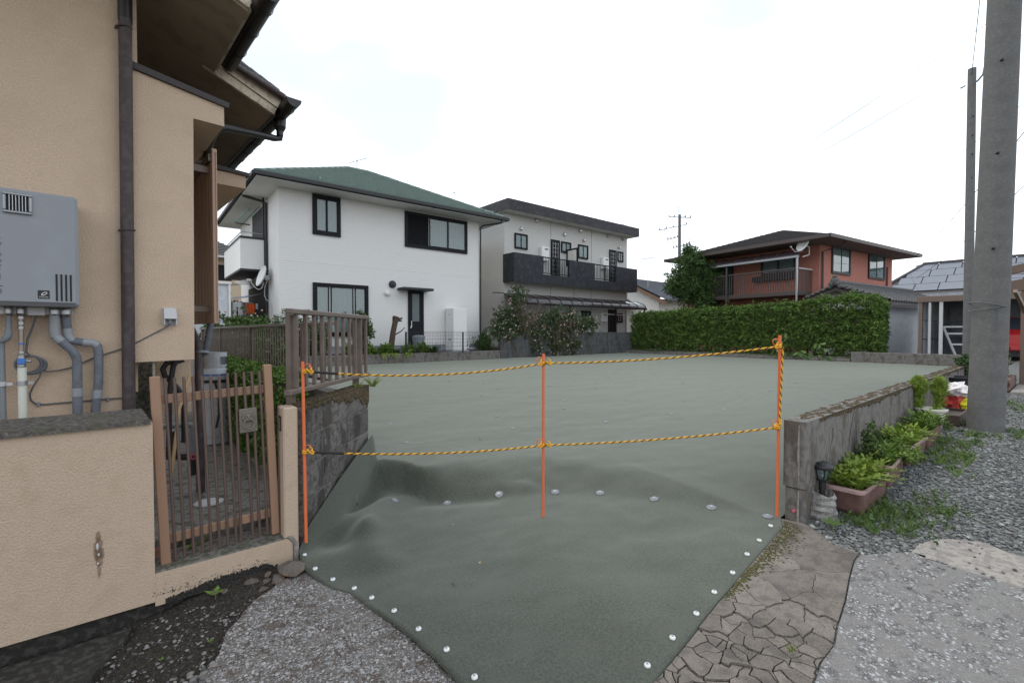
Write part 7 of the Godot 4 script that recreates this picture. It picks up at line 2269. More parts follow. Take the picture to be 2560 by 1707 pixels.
func build_carport() -> void:
	frame(0.0)
	var t := thing("carport", "dark carport with brown front beam at the end of the lot", "carport", Vector3(24, 0.45, -1.0), "carports")
	var m := Mb.new()
	bx(t, "front_beam", mats.brown_alu, Vector3(22.15, 2.47, -3.6), Vector3(22.27, 2.68, 4.0), 0.01)
	bx(t, "roof", mats.zinc, Vector3(22.271, 2.6, -3.6), Vector3(27.5, 2.66, 4.0))
	bx(t, "back_wall", mats.foundation, Vector3(27.0, 0.42, -3.6), Vector3(27.1, 2.6, 4.0))
	for i in 7:
		for r in 3:
			bx(t, "wall_panel", mats.foundation, Vector3(22.6 + i * 0.62, 0.45 + r * 0.7, -3.5), Vector3(23.17 + i * 0.62, 1.11 + r * 0.7, -3.45), 0.01)
	for i in 9:
		for r in 3:
			bx(t, "wall_panel", mats.foundation, Vector3(26.9, 0.45 + r * 0.7, -3.3 + i * 0.8), Vector3(26.96, 1.11 + r * 0.7, -2.6 + i * 0.8), 0.01)
	bx(t, "side_wall", mats.foundation, Vector3(22.3, 0.42, -3.6), Vector3(27.0, 2.6, -3.52))
	for z in [-3.5, -2.95, 3.8]:
		bx(t, "post", mats.brown_alu if z < -3.2 else mats.lightgrey, Vector3(22.18, 0.4, z - 0.05), Vector3(22.26, 2.47, z + 0.05), 0.006)
	m.tube([Vector3(22.2, 0.45, -3.25), Vector3(22.2, 2.45, -3.25)], 0.04, 8)
	part(m, "downpipe", mats.lightgrey, t)
	t = thing("carport", "brown metal carport with a clear roof beside the lane", "carport", Vector3(12.3, 0.45, 0.5), "carports")
	for q in [[2.5, 2.62, 0.14], [2.2, 2.32, 0.2]]:
		m = Mb.new()
		m.bar(Vector3(12.6, q[0] + 0.02, -0.78), Vector3(10.2, q[1] + 0.08, 1.2), 0.09, q[2])
		part(m, "side_beam", mats.brown_alu, t)
	m = Mb.new()
	m.bar(Vector3(11.7, 2.1, -0.62), Vector3(12.32, 1.75, -0.52), 0.05, 0.06)
	part(m, "brace", mats.brown_alu, t)
	for i in 5:
		m = Mb.new()
		var p := Vector3(12.6 - i * 0.48, 2.45, -0.72 + i * 0.396)
		var q := p + Vector3(-0.46, 0, 0.38)
		m.quad(p, q, q + Vector3(3.5, 0.25, 3.6), p + Vector3(3.5, 0.25, 3.6))
		part(m, "roof_panel", mats.polycarb_clear, t)
	bx(t, "post", mats.brown_alu, Vector3(12.3, 0.4, -0.58), Vector3(12.42, 2.3, -0.46), 0.006)
	# ladder
	t = thing("step_ladder", "open aluminium step ladder leaning in the carport", "ladder", Vector3(22.6, 0.45, -2.6))
	for q in [[Vector3(22.5, 0.45, -2.55), Vector3(22.7, 1.6, -2.95)], [Vector3(22.5, 0.45, -2.0), Vector3(22.7, 1.6, -2.15)]]:
		m = Mb.new()
		m.bar(q[0], q[1], 0.05, 0.05)
		part(m, "ladder_rail", mats.lightgrey, t)
	for k in [0.1, 0.45, 0.78, 0.99]:
		m = Mb.new()
		m.bar(Vector3(22.5, 0.45, -2.55).lerp(Vector3(22.7, 1.6, -2.95), k), Vector3(22.5, 0.45, -2.0).lerp(Vector3(22.7, 1.6, -2.15), k), 0.03, 0.06)
		part(m, "rung", mats.lightgrey, t)
	# red car, only its side shows beside the pole
	t = thing("red_car", "red car parked in the carport behind the utility pole", "car", Vector3(24.5, 0.45, -0.9))
	var cx := 22.9
	m = Mb.new()
	m.prism(PackedVector2Array([Vector2(0, 0.32), Vector2(3.5, 0.32), Vector2(3.52, 0.75), Vector2(3.3, 0.9), Vector2(2.5, 0.98), Vector2(2.1, 1.42), Vector2(0.8, 1.46), Vector2(0.2, 1.02), Vector2(0.0, 0.86)]), Vector3(cx, 0.45, -1.65), Vector3.RIGHT, Vector3.UP, Vector3(0, 0, 1.5))
	part(m, "body", mats.carpaint, t)
	m = Mb.new()
	m.prism(PackedVector2Array([Vector2(0.32, 1.04), Vector2(2.4, 1.02), Vector2(2.06, 1.37), Vector2(0.85, 1.4)]), Vector3(cx, 0.45, -1.656), Vector3.RIGHT, Vector3.UP, Vector3(0, 0, 0.004))
	m.quad(Vector3(cx + 0.21, 0.45 + 1.04, -1.55), Vector3(cx + 0.21, 0.45 + 1.04, -0.25), Vector3(cx + 0.76, 0.45 + 1.44, -0.3), Vector3(cx + 0.76, 0.45 + 1.44, -1.5))
	part(m, "window", mats.solar, t)
	for x in [0.6, 2.8]:
		m = Mb.new()
		m.lathe(Vector3(cx + x, 0.75, -1.5), [Vector2(0.0, 0.17), Vector2(0.26, 0.17), Vector2(0.3, 0.14), Vector2(0.3, 0.0)], 20, Vector3(0, 0, -1))
		part(m, "wheel", mats.rubber, t)
	bx(t, "bumper", mats.carpaint, Vector3(cx - 0.06, 0.78, -1.64), Vector3(cx + 0.05, 1.0, -0.16), 0.03)
	for z in [-1.55, -0.35]:
		bx(t, "lamp", mats.pinkred, Vector3(cx - 0.03, 1.15, z - 0.06), Vector3(cx + 0.03, 1.35, z + 0.06), 0.02)
	# raised bed and slab at the carport foot
	t = thing("brick_bed", "small brick-edged planting bed at the carport post", "planting bed", Vector3(12.2, 0.44, -0.75))
	for r in 3:
		for k in 6:
			bx(t, "brick", mats.brickbrown, Vector3(11.0 + k * 0.23 + (0.1 if r == 1 else 0.0), 0.44 + r * 0.065, -0.72), Vector3(11.22 + k * 0.23 + (0.1 if r == 1 else 0.0), 0.5 + r * 0.065, -0.62), 0.004)
	foliage("plants", t, mats.leaf_mid, crown_points(Vector3(12.0, 0.95, -0.85), Vector3(0.9, 0.4, 0.12), 170, 0.2, 0.4), leaf_cluster(10, 0.06, 0.07, 0.045), 0.7, 1.3)
	bx(t, "bed_soil", mats.soil, Vector3(11.0, 0.44, -1.05), Vector3(12.4, 0.62, -0.725))
	bx(self_thing("concrete_step", "flat concrete step at the edge of the gravel", "step", Vector3(11, 0.42, -0.4)), "slab", mats.plainslab, Vector3(10.7, 0.4, -0.6), Vector3(13, 0.47, 2.0), 0.01)

func planter(label: String, x0: float, x1: float, z0: float, z1: float, y: float, turn: float, ma: Material, rim: Material) -> Node3D:
	var c := Vector3((x0 + x1) * 0.5, y, (z0 + z1) * 0.5)
	var t := thing("planter", label, "planter", c, "planters along the concrete wall")
	t.rotation.y += turn
	var m := Mb.new()
	var hx := (x1 - x0) * 0.5
	var hz := (z1 - z0) * 0.5
	var ring := func(k: float, h: float, r: float) -> Array:
		var out := []
		for q in [[1, 1, 0], [-1, 1, 1], [-1, -1, 2], [1, -1, 3]]:
			for i in 4:
				var a: float = PI * 0.5 * q[2] + PI * 0.5 * i / 3.0
				out.append(c + Vector3(q[0] * (hx * k - r) + cos(a) * r, h, q[1] * (hz * k - r) + sin(a) * r))
		return out
	var loft := func(mm: Mb, rings: Array) -> void:
		for i in rings.size() - 1:
			var n: int = rings[i].size()
			for j in n:
				var a: Vector3 = rings[i][j]
				var b: Vector3 = rings[i][(j + 1) % n]
				mm.quad(b, a, rings[i + 1][j], rings[i + 1][(j + 1) % n])
	loft.call(m, [ring.call(0.8, 0.0, 0.02), ring.call(0.84, 0.02, 0.03), ring.call(0.93, 0.152, 0.035)])
	part(m, "box", ma, t)
	m = Mb.new()
	loft.call(m, [ring.call(0.93, 0.15, 0.035), ring.call(1.0, 0.15, 0.04), ring.call(1.0, 0.17, 0.04), ring.call(0.98, 0.175, 0.04), ring.call(0.9, 0.174, 0.03), ring.call(0.89, 0.135, 0.03)])
	part(m, "rim", rim, t)
	m = Mb.new()
	var r: Array = ring.call(0.9, 0.14, 0.03)
	for i in r.size():
		m.tri(c + Vector3(0, 0.148, 0), r[(i + 1) % r.size()], r[i])
	part(m, "soil", mats.soil, t)
	return t

func frond_mesh(l: float, pairs: int, leaflet: float) -> ArrayMesh:   # an arching stem with paired leaflets, along +x
	var m := Mb.new()
	for i in pairs:
		var f := (i + 1.0) / (pairs + 1.0)
		var p := Vector3(l * f, l * 0.35 * sin(f * 2.4), 0)
		for s in [-1, 1]:
			var d := Vector3(0.55, 0.1, s).normalized()
			m.leaf(p, d, d.cross(Vector3.UP).normalized(), leaflet * (1.15 - 0.55 * f), leaflet * 0.5, 0.08)
	m.leaf(Vector3(l * 0.95, l * 0.25, 0), Vector3(1, -0.1, 0).normalized(), Vector3.BACK, leaflet, leaflet * 0.5, 0.05)
	m.tube([Vector3.ZERO, Vector3(l * 0.5, l * 0.32, 0), Vector3(l, l * 0.23, 0)], 0.002, 4, false)
	return mesh_of(m, Vector3.ZERO)

func tuft_mesh(n: int, l: float, w: float, droop: float) -> ArrayMesh:
	var m := Mb.new()
	for i in n:
		var a := rng.randf() * TAU
		var d := Vector3(cos(a) * rng.randf_range(0.2, 0.8), 1.0, sin(a) * rng.randf_range(0.2, 0.8)).normalized()
		m.blade(Vector3(cos(a), 0, sin(a)) * l * 0.12 * rng.randf(), d, d.cross(Vector3(cos(a + 1.5), 0, sin(a + 1.5))).normalized(), l * rng.randf_range(0.5, 1.1), w, droop)
	return mesh_of(m, Vector3.ZERO)

func build_right_wall() -> void:
	frame(0.0)
	var t := thing("concrete_wall", "low mossy concrete wall between the lot and the gravel lane", "wall", Vector3(8.5, 0.2, -1.14))
	var m := Mb.new()
	# upper course with rounded corners at its end, lower course set back a little
	for q in [[0.39, 0.822, 0.0, 0.022], [-0.1, 0.382, 0.008, 0.03]]:
		var poly := PackedVector2Array()
		for k in [[3.345 + q[2], -1.075 - q[2], 0], [3.345 + q[2], -1.212 + q[2], 1]]:
			for i in 4:
				var a: float = (PI * 0.5 + PI * 0.5 * i / 3.0) if k[2] == 0 else (PI + PI * 0.5 * i / 3.0)
				poly.append(Vector2(k[0] + q[3] + cos(a) * q[3], (k[1] - q[3] if k[2] == 0 else k[1] + q[3]) + sin(a) * q[3]))
		poly.append(Vector2(14.0, -1.212 + q[2] - 0.1))
		poly.append(Vector2(14.0, -1.075 - q[2] - 0.1))
		m = Mb.new()
		m.prism(poly, Vector3(0, q[0], 0), Vector3.RIGHT, Vector3.BACK, Vector3(0, q[1] - q[0], 0))
		part(m, "upper_course" if q[0] > 0 else "lower_course", mats.oldwall, t)
	# mortar bead and crack on the wall end
	m = Mb.new()
	for k in 2:
		m.tube([Vector3(3.347, 0.8 - k * 0.43, -1.115), Vector3(3.3435, 0.6 - k * 0.4, -1.117), Vector3(3.347, 0.4 - k * 0.3, -1.112)], [0.004, 0.007, 0.003], 6)
	part(m, "mortar_bead", mats.plainslab, t)
	m = Mb.new()
	for q in [[3.62, 0.42, 0.5, 0.22], [3.8, 0.45, 0.72, 0.1], [4.25, 0.5, 0.78, 0.16]]:
		var path := []
		for i in 9:
			var f := i / 8.0
			path.append(Vector3(q[0] + q[3] * f + rng.randf_range(-0.012, 0.012), lerpf(q[1], q[2], f), -1.0748 - 0.0096 * (q[0] - 3.345)))
		m.tube(path, 0.0018, 4)
	part(m, "crack", mats.slot, t)
	m = Mb.new()
	var x := 3.5
	while x < 13.9:
		var k: float = (x - 3.345) * 0.0094
		m.ball(Vector3(x, 0.822, -1.144 - k + rng.randf_range(-0.055, 0.055)), Vector3(rng.randf_range(0.02, 0.06), rng.randf_range(0.003, 0.008), rng.randf_range(0.01, 0.03)), 6)
		x += 0.02
	part(m, "moss", mats.moss, t)
	m = Mb.new()
	var nz := FastNoiseLite.new()
	nz.frequency = 1.2
	ragged(m, 0.25, 10.5, 0.0, func(u): return -0.025 - 0.05 * maxf(0.0, nz.get_noise_1d(u)) - 0.16 * pow(maxf(0.0, nz.get_noise_1d(u * 1.7 + 40.0)), 2.0) + rng.randf_range(-0.008, 0.008), Vector3(3.345, 0.82, -1.0755), Vector3(1, 0, -0.0094), Vector3(0, 0, 0.002), 420)
	part(m, "moss_streaks", mats.moss, t)
	m = Mb.new()
	m.lathe(Vector3(3.352, 0.235, -1.14), [Vector2(0.0, -0.01), Vector2(0.012, 0.0), Vector2(0.012, 0.01), Vector2(0.008, 0.018), Vector2(0, 0.02)], 12, Vector3(-1, 0, 0))
	part(m, "marker_pin", mats.pinkred, t)

func build_planters() -> void:
	frame(0.0)
	var fr := frond_mesh(0.14, 4, 0.046)
	var small := leaf_cluster(9, 0.03, 0.035, 0.018, 0.6)
	var rows := [[3.63, 4.33, -1.065, -0.835, 0.2, 0.0, "pink brown planter full of feathery leaves beside the stump pot", 230, "leaf_lime"], [4.36, 5.02, -1.07, -0.85, 0.225, 0.05, "pink brown planter with sparse trailing leaves, second along the wall", 130, "leaf_light"], [5.06, 5.76, -1.06, -0.84, 0.26, -0.02, "pink brown planter with tall bright leaves, third along the wall", 200, "leaf_lime"], [5.8, 6.52, -1.055, -0.83, 0.29, 0.0, "reddish planter with brown-tipped leaves next to the white pot", 160, "leaf_light"]]
	for q in rows:
		var t := planter(q[6], q[0], q[1], q[2], q[3], q[4], q[5], mats.planter, mats.planter_rim if q[0] < 5.5 else mats.planter)
		var tr := []
		var co := []
		for i in q[7]:
			var p := Vector3(rng.randf_range(q[0] + 0.06, q[1] - 0.06), q[4] + 0.135 + rng.randf() * 0.03, rng.randf_range(q[2] + 0.04, q[3] - 0.03))
			var b := Basis(Vector3.UP, rng.randf() * TAU) * Basis(Vector3.BACK, rng.randf_range(0.1, 0.9))
			tr.append(Transform3D(b.scaled(Vector3.ONE * rng.randf_range(0.6, 1.15)), p - O))
			co.append(tint(0.65, 1.25))
		multi("leaves", fr, mats[q[8]], tr, co, t)
		if q[0] > 4.3 and q[0] < 5.0:
			foliage("flower_stems", t, mats.leaf_mid, crown_points(Vector3(4.45, 0.56, -1.0), Vector3(0.1, 0.14, 0.08), 60, 0.1), small, 0.7, 1.2)
			foliage("trailing_leaves", t, mats.leaf_light, crown_points(Vector3(4.9, 0.4, -0.83), Vector3(0.22, 0.06, 0.1), 60, 0.1), small, 0.8, 1.3)
	# white bowl with two feathery round bushes
	var c := Vector3(6.78, gy(6.78) + 0.0, -0.97)
	var t := thing("white_pot", "round white pot with two feathery lime bushes", "pot", c)
	var m := Mb.new()
	m.lathe(c, [Vector2(0.0, 0.0), Vector2(0.075, 0.0), Vector2(0.09, 0.03), Vector2(0.125, 0.2), Vector2(0.14, 0.215), Vector2(0.145, 0.235), Vector2(0.135, 0.24), Vector2(0.12, 0.225), Vector2(0.1, 0.19), Vector2(0.0, 0.19)], 28)
	part(m, "bowl", mats.whitepot, t)
	var nd := Mb.new()
	for i in 14:
		var d := (rv() + Vector3(0, 0.7, 0)).normalized()
		nd.blade(Vector3.ZERO, d, d.cross(rv()).normalized(), 0.05, 0.004, 0.02)
	var ndm := mesh_of(nd, Vector3.ZERO)
	for q in [[-0.03, -0.1, 0.5, 0.07, 0.11], [0.02, 0.06, 0.48, 0.078, 0.12]]:
		var pts := crown_points(c + Vector3(q[0], q[2] - 0.02, q[1]), Vector3(q[3], q[4], q[3]), 330, 0.25, 0.15)
		for i in 120:
			pts.append(c + Vector3(q[0] + rng.randfn() * 0.022, rng.randf_range(0.2, 0.42), q[1] + rng.randfn() * 0.022))
		foliage("bush", t, mats.leaf_lime, pts, ndm, 0.6, 1.1, 0.8, 1.5)
	# tree-stump pot with two garden lights
	c = Vector3(3.56, gy(3.5) - 0.01, -1.045)
	t = thing("stump_pot", "grey tree-stump shaped pot at the concrete wall end", "pot", c)
	m = Mb.new()
	var n := 26
	var prof := []
	for r in 9:
		var ring := []
		var h := 0.165 * r / 8.0
		for i in n:
			var a := TAU * i / n
			var rad := 0.088 - 0.018 * r / 8.0 + 0.006 * sin(h * 170.0 + a * 1.2) + 0.004 * sin(a * 5.0 + r) + 0.003 * sin(a * 9.0)
			ring.append(c + Vector3(cos(a) * rad, h + (0.014 * sin(a * 2.0 + 0.6) if r == 8 else 0.0), sin(a) * rad))
		prof.append(ring)
	for r in 8:
		for i in n:
			var j := (i + 1) % n
			m.quad(prof[r][j], prof[r][i], prof[r + 1][i], prof[r + 1][j])
	for i in n:
		var j := (i + 1) % n
		var ci: Vector3 = c + Vector3(0, 0.12, 0)
		var ai: Vector3 = ci + (prof[8][i] - c) * Vector3(0.85, 0, 0.85)
		var aj: Vector3 = ci + (prof[8][j] - c) * Vector3(0.85, 0, 0.85)
		m.quad(prof[8][j], prof[8][i], ai, aj)
		m.tri(ci, aj, ai)
	part(m, "pot_body", mats.stump, t)
	for q in [[0.0, 0.0, 0.0, "black solar garden light standing in the stump pot"], [0.08, -0.02, -0.012, "second black solar garden light behind the stump pot"]]:
		var g := c + Vector3(q[0], q[2], q[1])
		t = thing("garden_light", q[3], "garden light", g, "solar garden lights")
		m = Mb.new()
		m.lathe(g, [Vector2(0.018, 0.05), Vector2(0.018, 0.235), Vector2(0.028, 0.24), Vector2(0.03, 0.25), Vector2(0.0, 0.25)], 12)
		part(m, "stake", mats.black, t)
		m = Mb.new()
		m.lathe(g, [Vector2(0.024, 0.25), Vector2(0.042, 0.325)], 14)
		part(m, "lens", mats.glass, t)
		for i in 5:
			m = Mb.new()
			var a := TAU * i / 5.0
			m.tube([g + Vector3(cos(a) * 0.026, 0.248, sin(a) * 0.026), g + Vector3(cos(a) * 0.044, 0.328, sin(a) * 0.044)], 0.003, 5)
			part(m, "cage_bar", mats.black, t)
		m = Mb.new()
		m.lathe(g, [Vector2(0.0, 0.322), Vector2(0.055, 0.322), Vector2(0.062, 0.328), Vector2(0.062, 0.338), Vector2(0.05, 0.348), Vector2(0.034, 0.352), Vector2(0.03, 0.36), Vector2(0.0, 0.363)], 24)
		part(m, "cap", mats.black, t)
		m = Mb.new()
		m.ball(g + Vector3(0, 0.27, 0), Vector3(0.008, 0.014, 0.008), 8)
		part(m, "bulb", mats.chrome, t)
	# fertiliser bag, crumpled white bag, tub, tray and pots further along
	c = Vector3(8.35, gy(8.35), -0.98)
	t = thing("plastic_bag", "crumpled white and red plastic sack leaning by the wall", "bag", c)
	m = Mb.new()
	var nz := FastNoiseLite.new()
	nz.frequency = 4.0
	var lump := func(mm: Mb, at: Vector3, rad: Vector3, amp: float) -> void:
		var g := 18
		for i in g / 2:
			for k in g:
				var p := []
				for w in [[i, k], [i, k + 1], [i + 1, k + 1], [i + 1, k]]:
					var th: float = PI * w[0] / (g / 2) - PI / 2
					var ph: float = -TAU * (w[1] % g) / g
					var d := Vector3(cos(th) * cos(ph), sin(th), cos(th) * sin(ph))
					p.append(at + d * rad * (1.0 + amp * nz.get_noise_3dv(at + d)))
				mm.quad(p[0], p[1], p[2], p[3])
	lump.call(m, c + Vector3(0, 0.3, 0.0), Vector3(0.2, 0.07, 0.16), 0.9)
	lump.call(m, c + Vector3(-0.1, 0.25, 0.06), Vector3(0.12, 0.05, 0.16), 1.0)
	m.tube([c + Vector3(-0.05, 0.25, 0.12), c + Vector3(-0.1, 0.1, 0.16), c + Vector3(-0.12, 0.0, 0.17)], [0.02, 0.025, 0.01], 6)
	part(m, "white_film", mats.bag, t)
	m = Mb.new()
	lump.call(m, c + Vector3(0, 0.13, 0.02), Vector3(0.2, 0.14, 0.15), 0.5)
	part(m, "printed_sack", mats.bag_red, t)
	m = Mb.new()
	lump.call(m, c + Vector3(-0.06, 0.12, 0.12), Vector3(0.12, 0.09, 0.08), 0.5)
	part(m, "yellow_print", mats.yellow, t)
	c = Vector3(9.5, gy(9.5), -1.07)
	t = thing("plastic_tub", "black round plastic tub beside the plastic sack", "tub", c)
	m = Mb.new()
	m.lathe(c, [Vector2(0.2, 0.0), Vector2(0.26, 0.32), Vector2(0.28, 0.33), Vector2(0.28, 0.345), Vector2(0.265, 0.345), Vector2(0.24, 0.2), Vector2(0, 0.2)], 30)
	part(m, "tub_body", mats.black, t)
	c = Vector3(7.5, gy(7.5), -0.92)
	t = thing("seed_tray", "low brown plastic tray behind the utility pole", "tray", c)
	m = Mb.new()
	for q in [[-0.35, 0.35, 0.12, 0.14], [-0.35, 0.35, -0.14, -0.12]]:
		m.box(c + Vector3(q[0], 0, q[2]), c + Vector3(q[1], 0.11, q[3]))
	for q in [[-0.35, -0.33], [0.33, 0.35]]:
		m.box(c + Vector3(q[0], 0, -0.119), c + Vector3(q[1], 0.11, 0.119))
	m.box(c + Vector3(-0.329, 0, -0.119), c + Vector3(0.329, 0.08, 0.119))
	part(m, "tray_body", mats.traybrown, t)
	c = Vector3(11.0, gy(11.0), -1.12)
	t = thing("potted_plant", "small dark pot with a bare plant on the lane by the wall", "plant pot", c)
	m = Mb.new()
	m.lathe(c, [Vector2(0.1, 0.0), Vector2(0.14, 0.22), Vector2(0.15, 0.24), Vector2(0.13, 0.24), Vector2(0.0, 0.2)], 18)
	part(m, "pot", mats.black, t)
	foliage("leaves", t, mats.leaf_dark, crown_points(c + Vector3(0, 0.42, 0), Vector3(0.16, 0.2, 0.14), 70, 0.2), leaf_cluster(8, 0.05, 0.07, 0.03), 0.7, 1.2)
	m = Mb.new()
	lump.call(m, Vector3(11.6, gy(11.6) + 0.36, -1.0), Vector3(0.3, 0.06, 0.14), 0.5)
	var yb := solo(m, "yellow_cover", mats.yellow, "bright yellow sheet bundled beside the wall", "sheet", Vector3(11.6, gy(11.6), -1.0))
	m = Mb.new()
	lump.call(m, Vector3(11.5, gy(11.5) + 0.12, -1.0), Vector3(0.35, 0.2, 0.2), 0.5)
	solo(m, "garden_rock", mats.rock, "dark boulder under the yellow sheet by the wall", "rock", Vector3(11.5, gy(11.5), -1.0), "rocks")

func build_weeds() -> void:
	frame(0.0)
	var tuft := tuft_mesh(13, 0.13, 0.0045, 0.14)
	var low := leaf_cluster(7, 0.025, 0.03, 0.016, 0.7)
	var spots := []
	for i in 13:
		spots.append([rng.randf_range(3.5, 4.0), rng.randf_range(-0.93, -0.62), 0.8, "grassy weeds in the gravel in front of the stump pot"])
	for i in 7:
		spots.append([rng.randf_range(3.75, 4.6), rng.randf_range(-0.7, -0.5), 0.6, "small weeds scattered in the gravel beside the planters"])
	for i in 12:
		spots.append([rng.randf_range(5.2, 6.5), rng.randf_range(-0.78, -0.55), 0.95, "grassy weeds in the gravel between the planters and the utility pole"])
	for i in 8:
		var a := rng.randf() * TAU
		spots.append([7.14 + cos(a) * 0.3 - 0.1, -0.58 + sin(a) * 0.26, 0.8, "weeds growing round the foot of the thick utility pole"])
	for i in 10:
		spots.append([rng.randf_range(8.6, 10.6), rng.randf_range(-0.75, -0.35), 1.0, "low grass strip beyond the thick utility pole"])
	for s in spots:
		var c := Vector3(s[0], gy(s[0]) - 0.005, s[1])
		var t := thing("weed_clump", s[3], "weeds", c, s[3])
		var tr := []
		var co := []
		for k in 5:
			tr.append(Transform3D(Basis(Vector3.UP, rng.randf() * TAU).scaled(Vector3.ONE * s[2] * rng.randf_range(0.5, 1.2)), Vector3(rng.randfn() * 0.06, 0, rng.randfn() * 0.05)))
			co.append(tint(0.7, 1.3))
		multi("grass_blades", tuft, mats.grass_green, tr, co, t).set_meta("kind", "stuff")
		var pts := []
		for k in 4:
			pts.append(c + Vector3(rng.randfn() * 0.06, 0.02 + rng.randf() * 0.03, rng.randfn() * 0.05))
		foliage("leaves", t, mats.leaf_mid, pts, low, 0.6, 1.2)
	# single broad weed at the strip, one in the soil, tufts on the block wall and in the cracks
	for q in [[3.36, -0.93, 0.075, "broad pointed-leaf weed beside the cracked strip", 0.17, "leaf_mid", 7], [0.37, -2.92, 0.06, "three-leaved seedling in the soil below the threshold", -0.03, "leaf_light", 4], [0.3, -2.55, 0.02, "tiny seedling in the dark soil near the wall", -0.05, "leaf_light", 4], [0.12, -2.6, 0.018, "tiny seedling at the gutter edge", -0.08, "leaf_light", 4]]:
		var c := Vector3(q[0], q[4], q[1])
		var t := thing("broadleaf_weed", q[3], "weed", c)
		var m := Mb.new()
		m.col = Color(0.6, 0.6, 0.6)
		m.tube([c, c + Vector3(0, q[2] * 0.7, 0)], q[2] * 0.04, 5)
		part(m, "stem", mats.leaf_light, t)
		for i in q[6]:
			m = Mb.new()
			m.col = Color(0.65, 0.65, 0.65)
			var a: float = TAU * i / q[6] + 0.4
			var d := Vector3(cos(a), 0.28, sin(a)).normalized()
			m.leaf(c + Vector3(0, q[2] * 0.65, 0), d, d.cross(Vector3.UP).normalized(), q[2] * rng.randf_range(0.8, 1.1), q[2] * 0.5, 0.1)
			part(m, "leaf", mats[q[5]], t)
	var long := tuft_mesh(34, 0.13, 0.008, 0.3)
	for q in [[1.66, 0.93, -3.86, 1.1, "grass tuft at the outer end of the mossy block wall"], [1.5, 0.93, -3.78, 0.7, "thin grass tuft on the block wall below the fence rail"], [2.1, 0.085, -0.72, 0.35, "small grass tuft in a crack of the concrete strip"], [1.2, 0.13, -4.5, 1.6, "long-leaved clump beside the clipped hedge"]]:
		var c := Vector3(q[0], q[1], q[2])
		var t := thing("grass_tuft", q[4], "grass tuft", c)
		multi("grass_blades", long, mats.grass_green, [Transform3D(Basis.from_scale(Vector3.ONE * q[3]), Vector3.ZERO)], [Color(0.8, 0.7, 0.5)], t)

func stone_mesh(k: int) -> ArrayMesh:
	var m := Mb.new()
	var p := []
	var r := RandomNumberGenerator.new()
	r.seed = 90 + k
	for i in 6:
		p.append([Vector3(1, 0, 0), Vector3(-1, 0, 0), Vector3(0, 1, 0), Vector3(0, -1, 0), Vector3(0, 0, 1), Vector3(0, 0, -1)][i])
	var tri := [[0, 2, 4], [4, 2, 1], [1, 2, 5], [5, 2, 0], [0, 4, 3], [4, 1, 3], [1, 5, 3], [5, 0, 3]]
	var seen := {}
	var jit := func(v: Vector3) -> Vector3:
		var key := v.snapped(Vector3.ONE * 0.01)
		if not seen.has(key):
			seen[key] = v.normalized() * r.randf_range(0.72, 1.12) * Vector3(1.15, 0.62, 0.9)
		return seen[key]
	for t in tri:
		var a: Vector3 = p[t[0]]
		var b: Vector3 = p[t[1]]
		var c: Vector3 = p[t[2]]
		var ab := (a + b).normalized()
		var bc := (b + c).normalized()
		var ca := (c + a).normalized()
		for q in [[a, ab, ca], [ab, b, bc], [ca, bc, c], [ab, bc, ca]]:
			var k0: Vector3 = jit.call(q[0])
			var k1: Vector3 = jit.call(q[1])
			var k2: Vector3 = jit.call(q[2])
			m._edge3(k0, k1, k2, k0 + k1 + k2)
	return mesh_of(m, Vector3.ZERO)

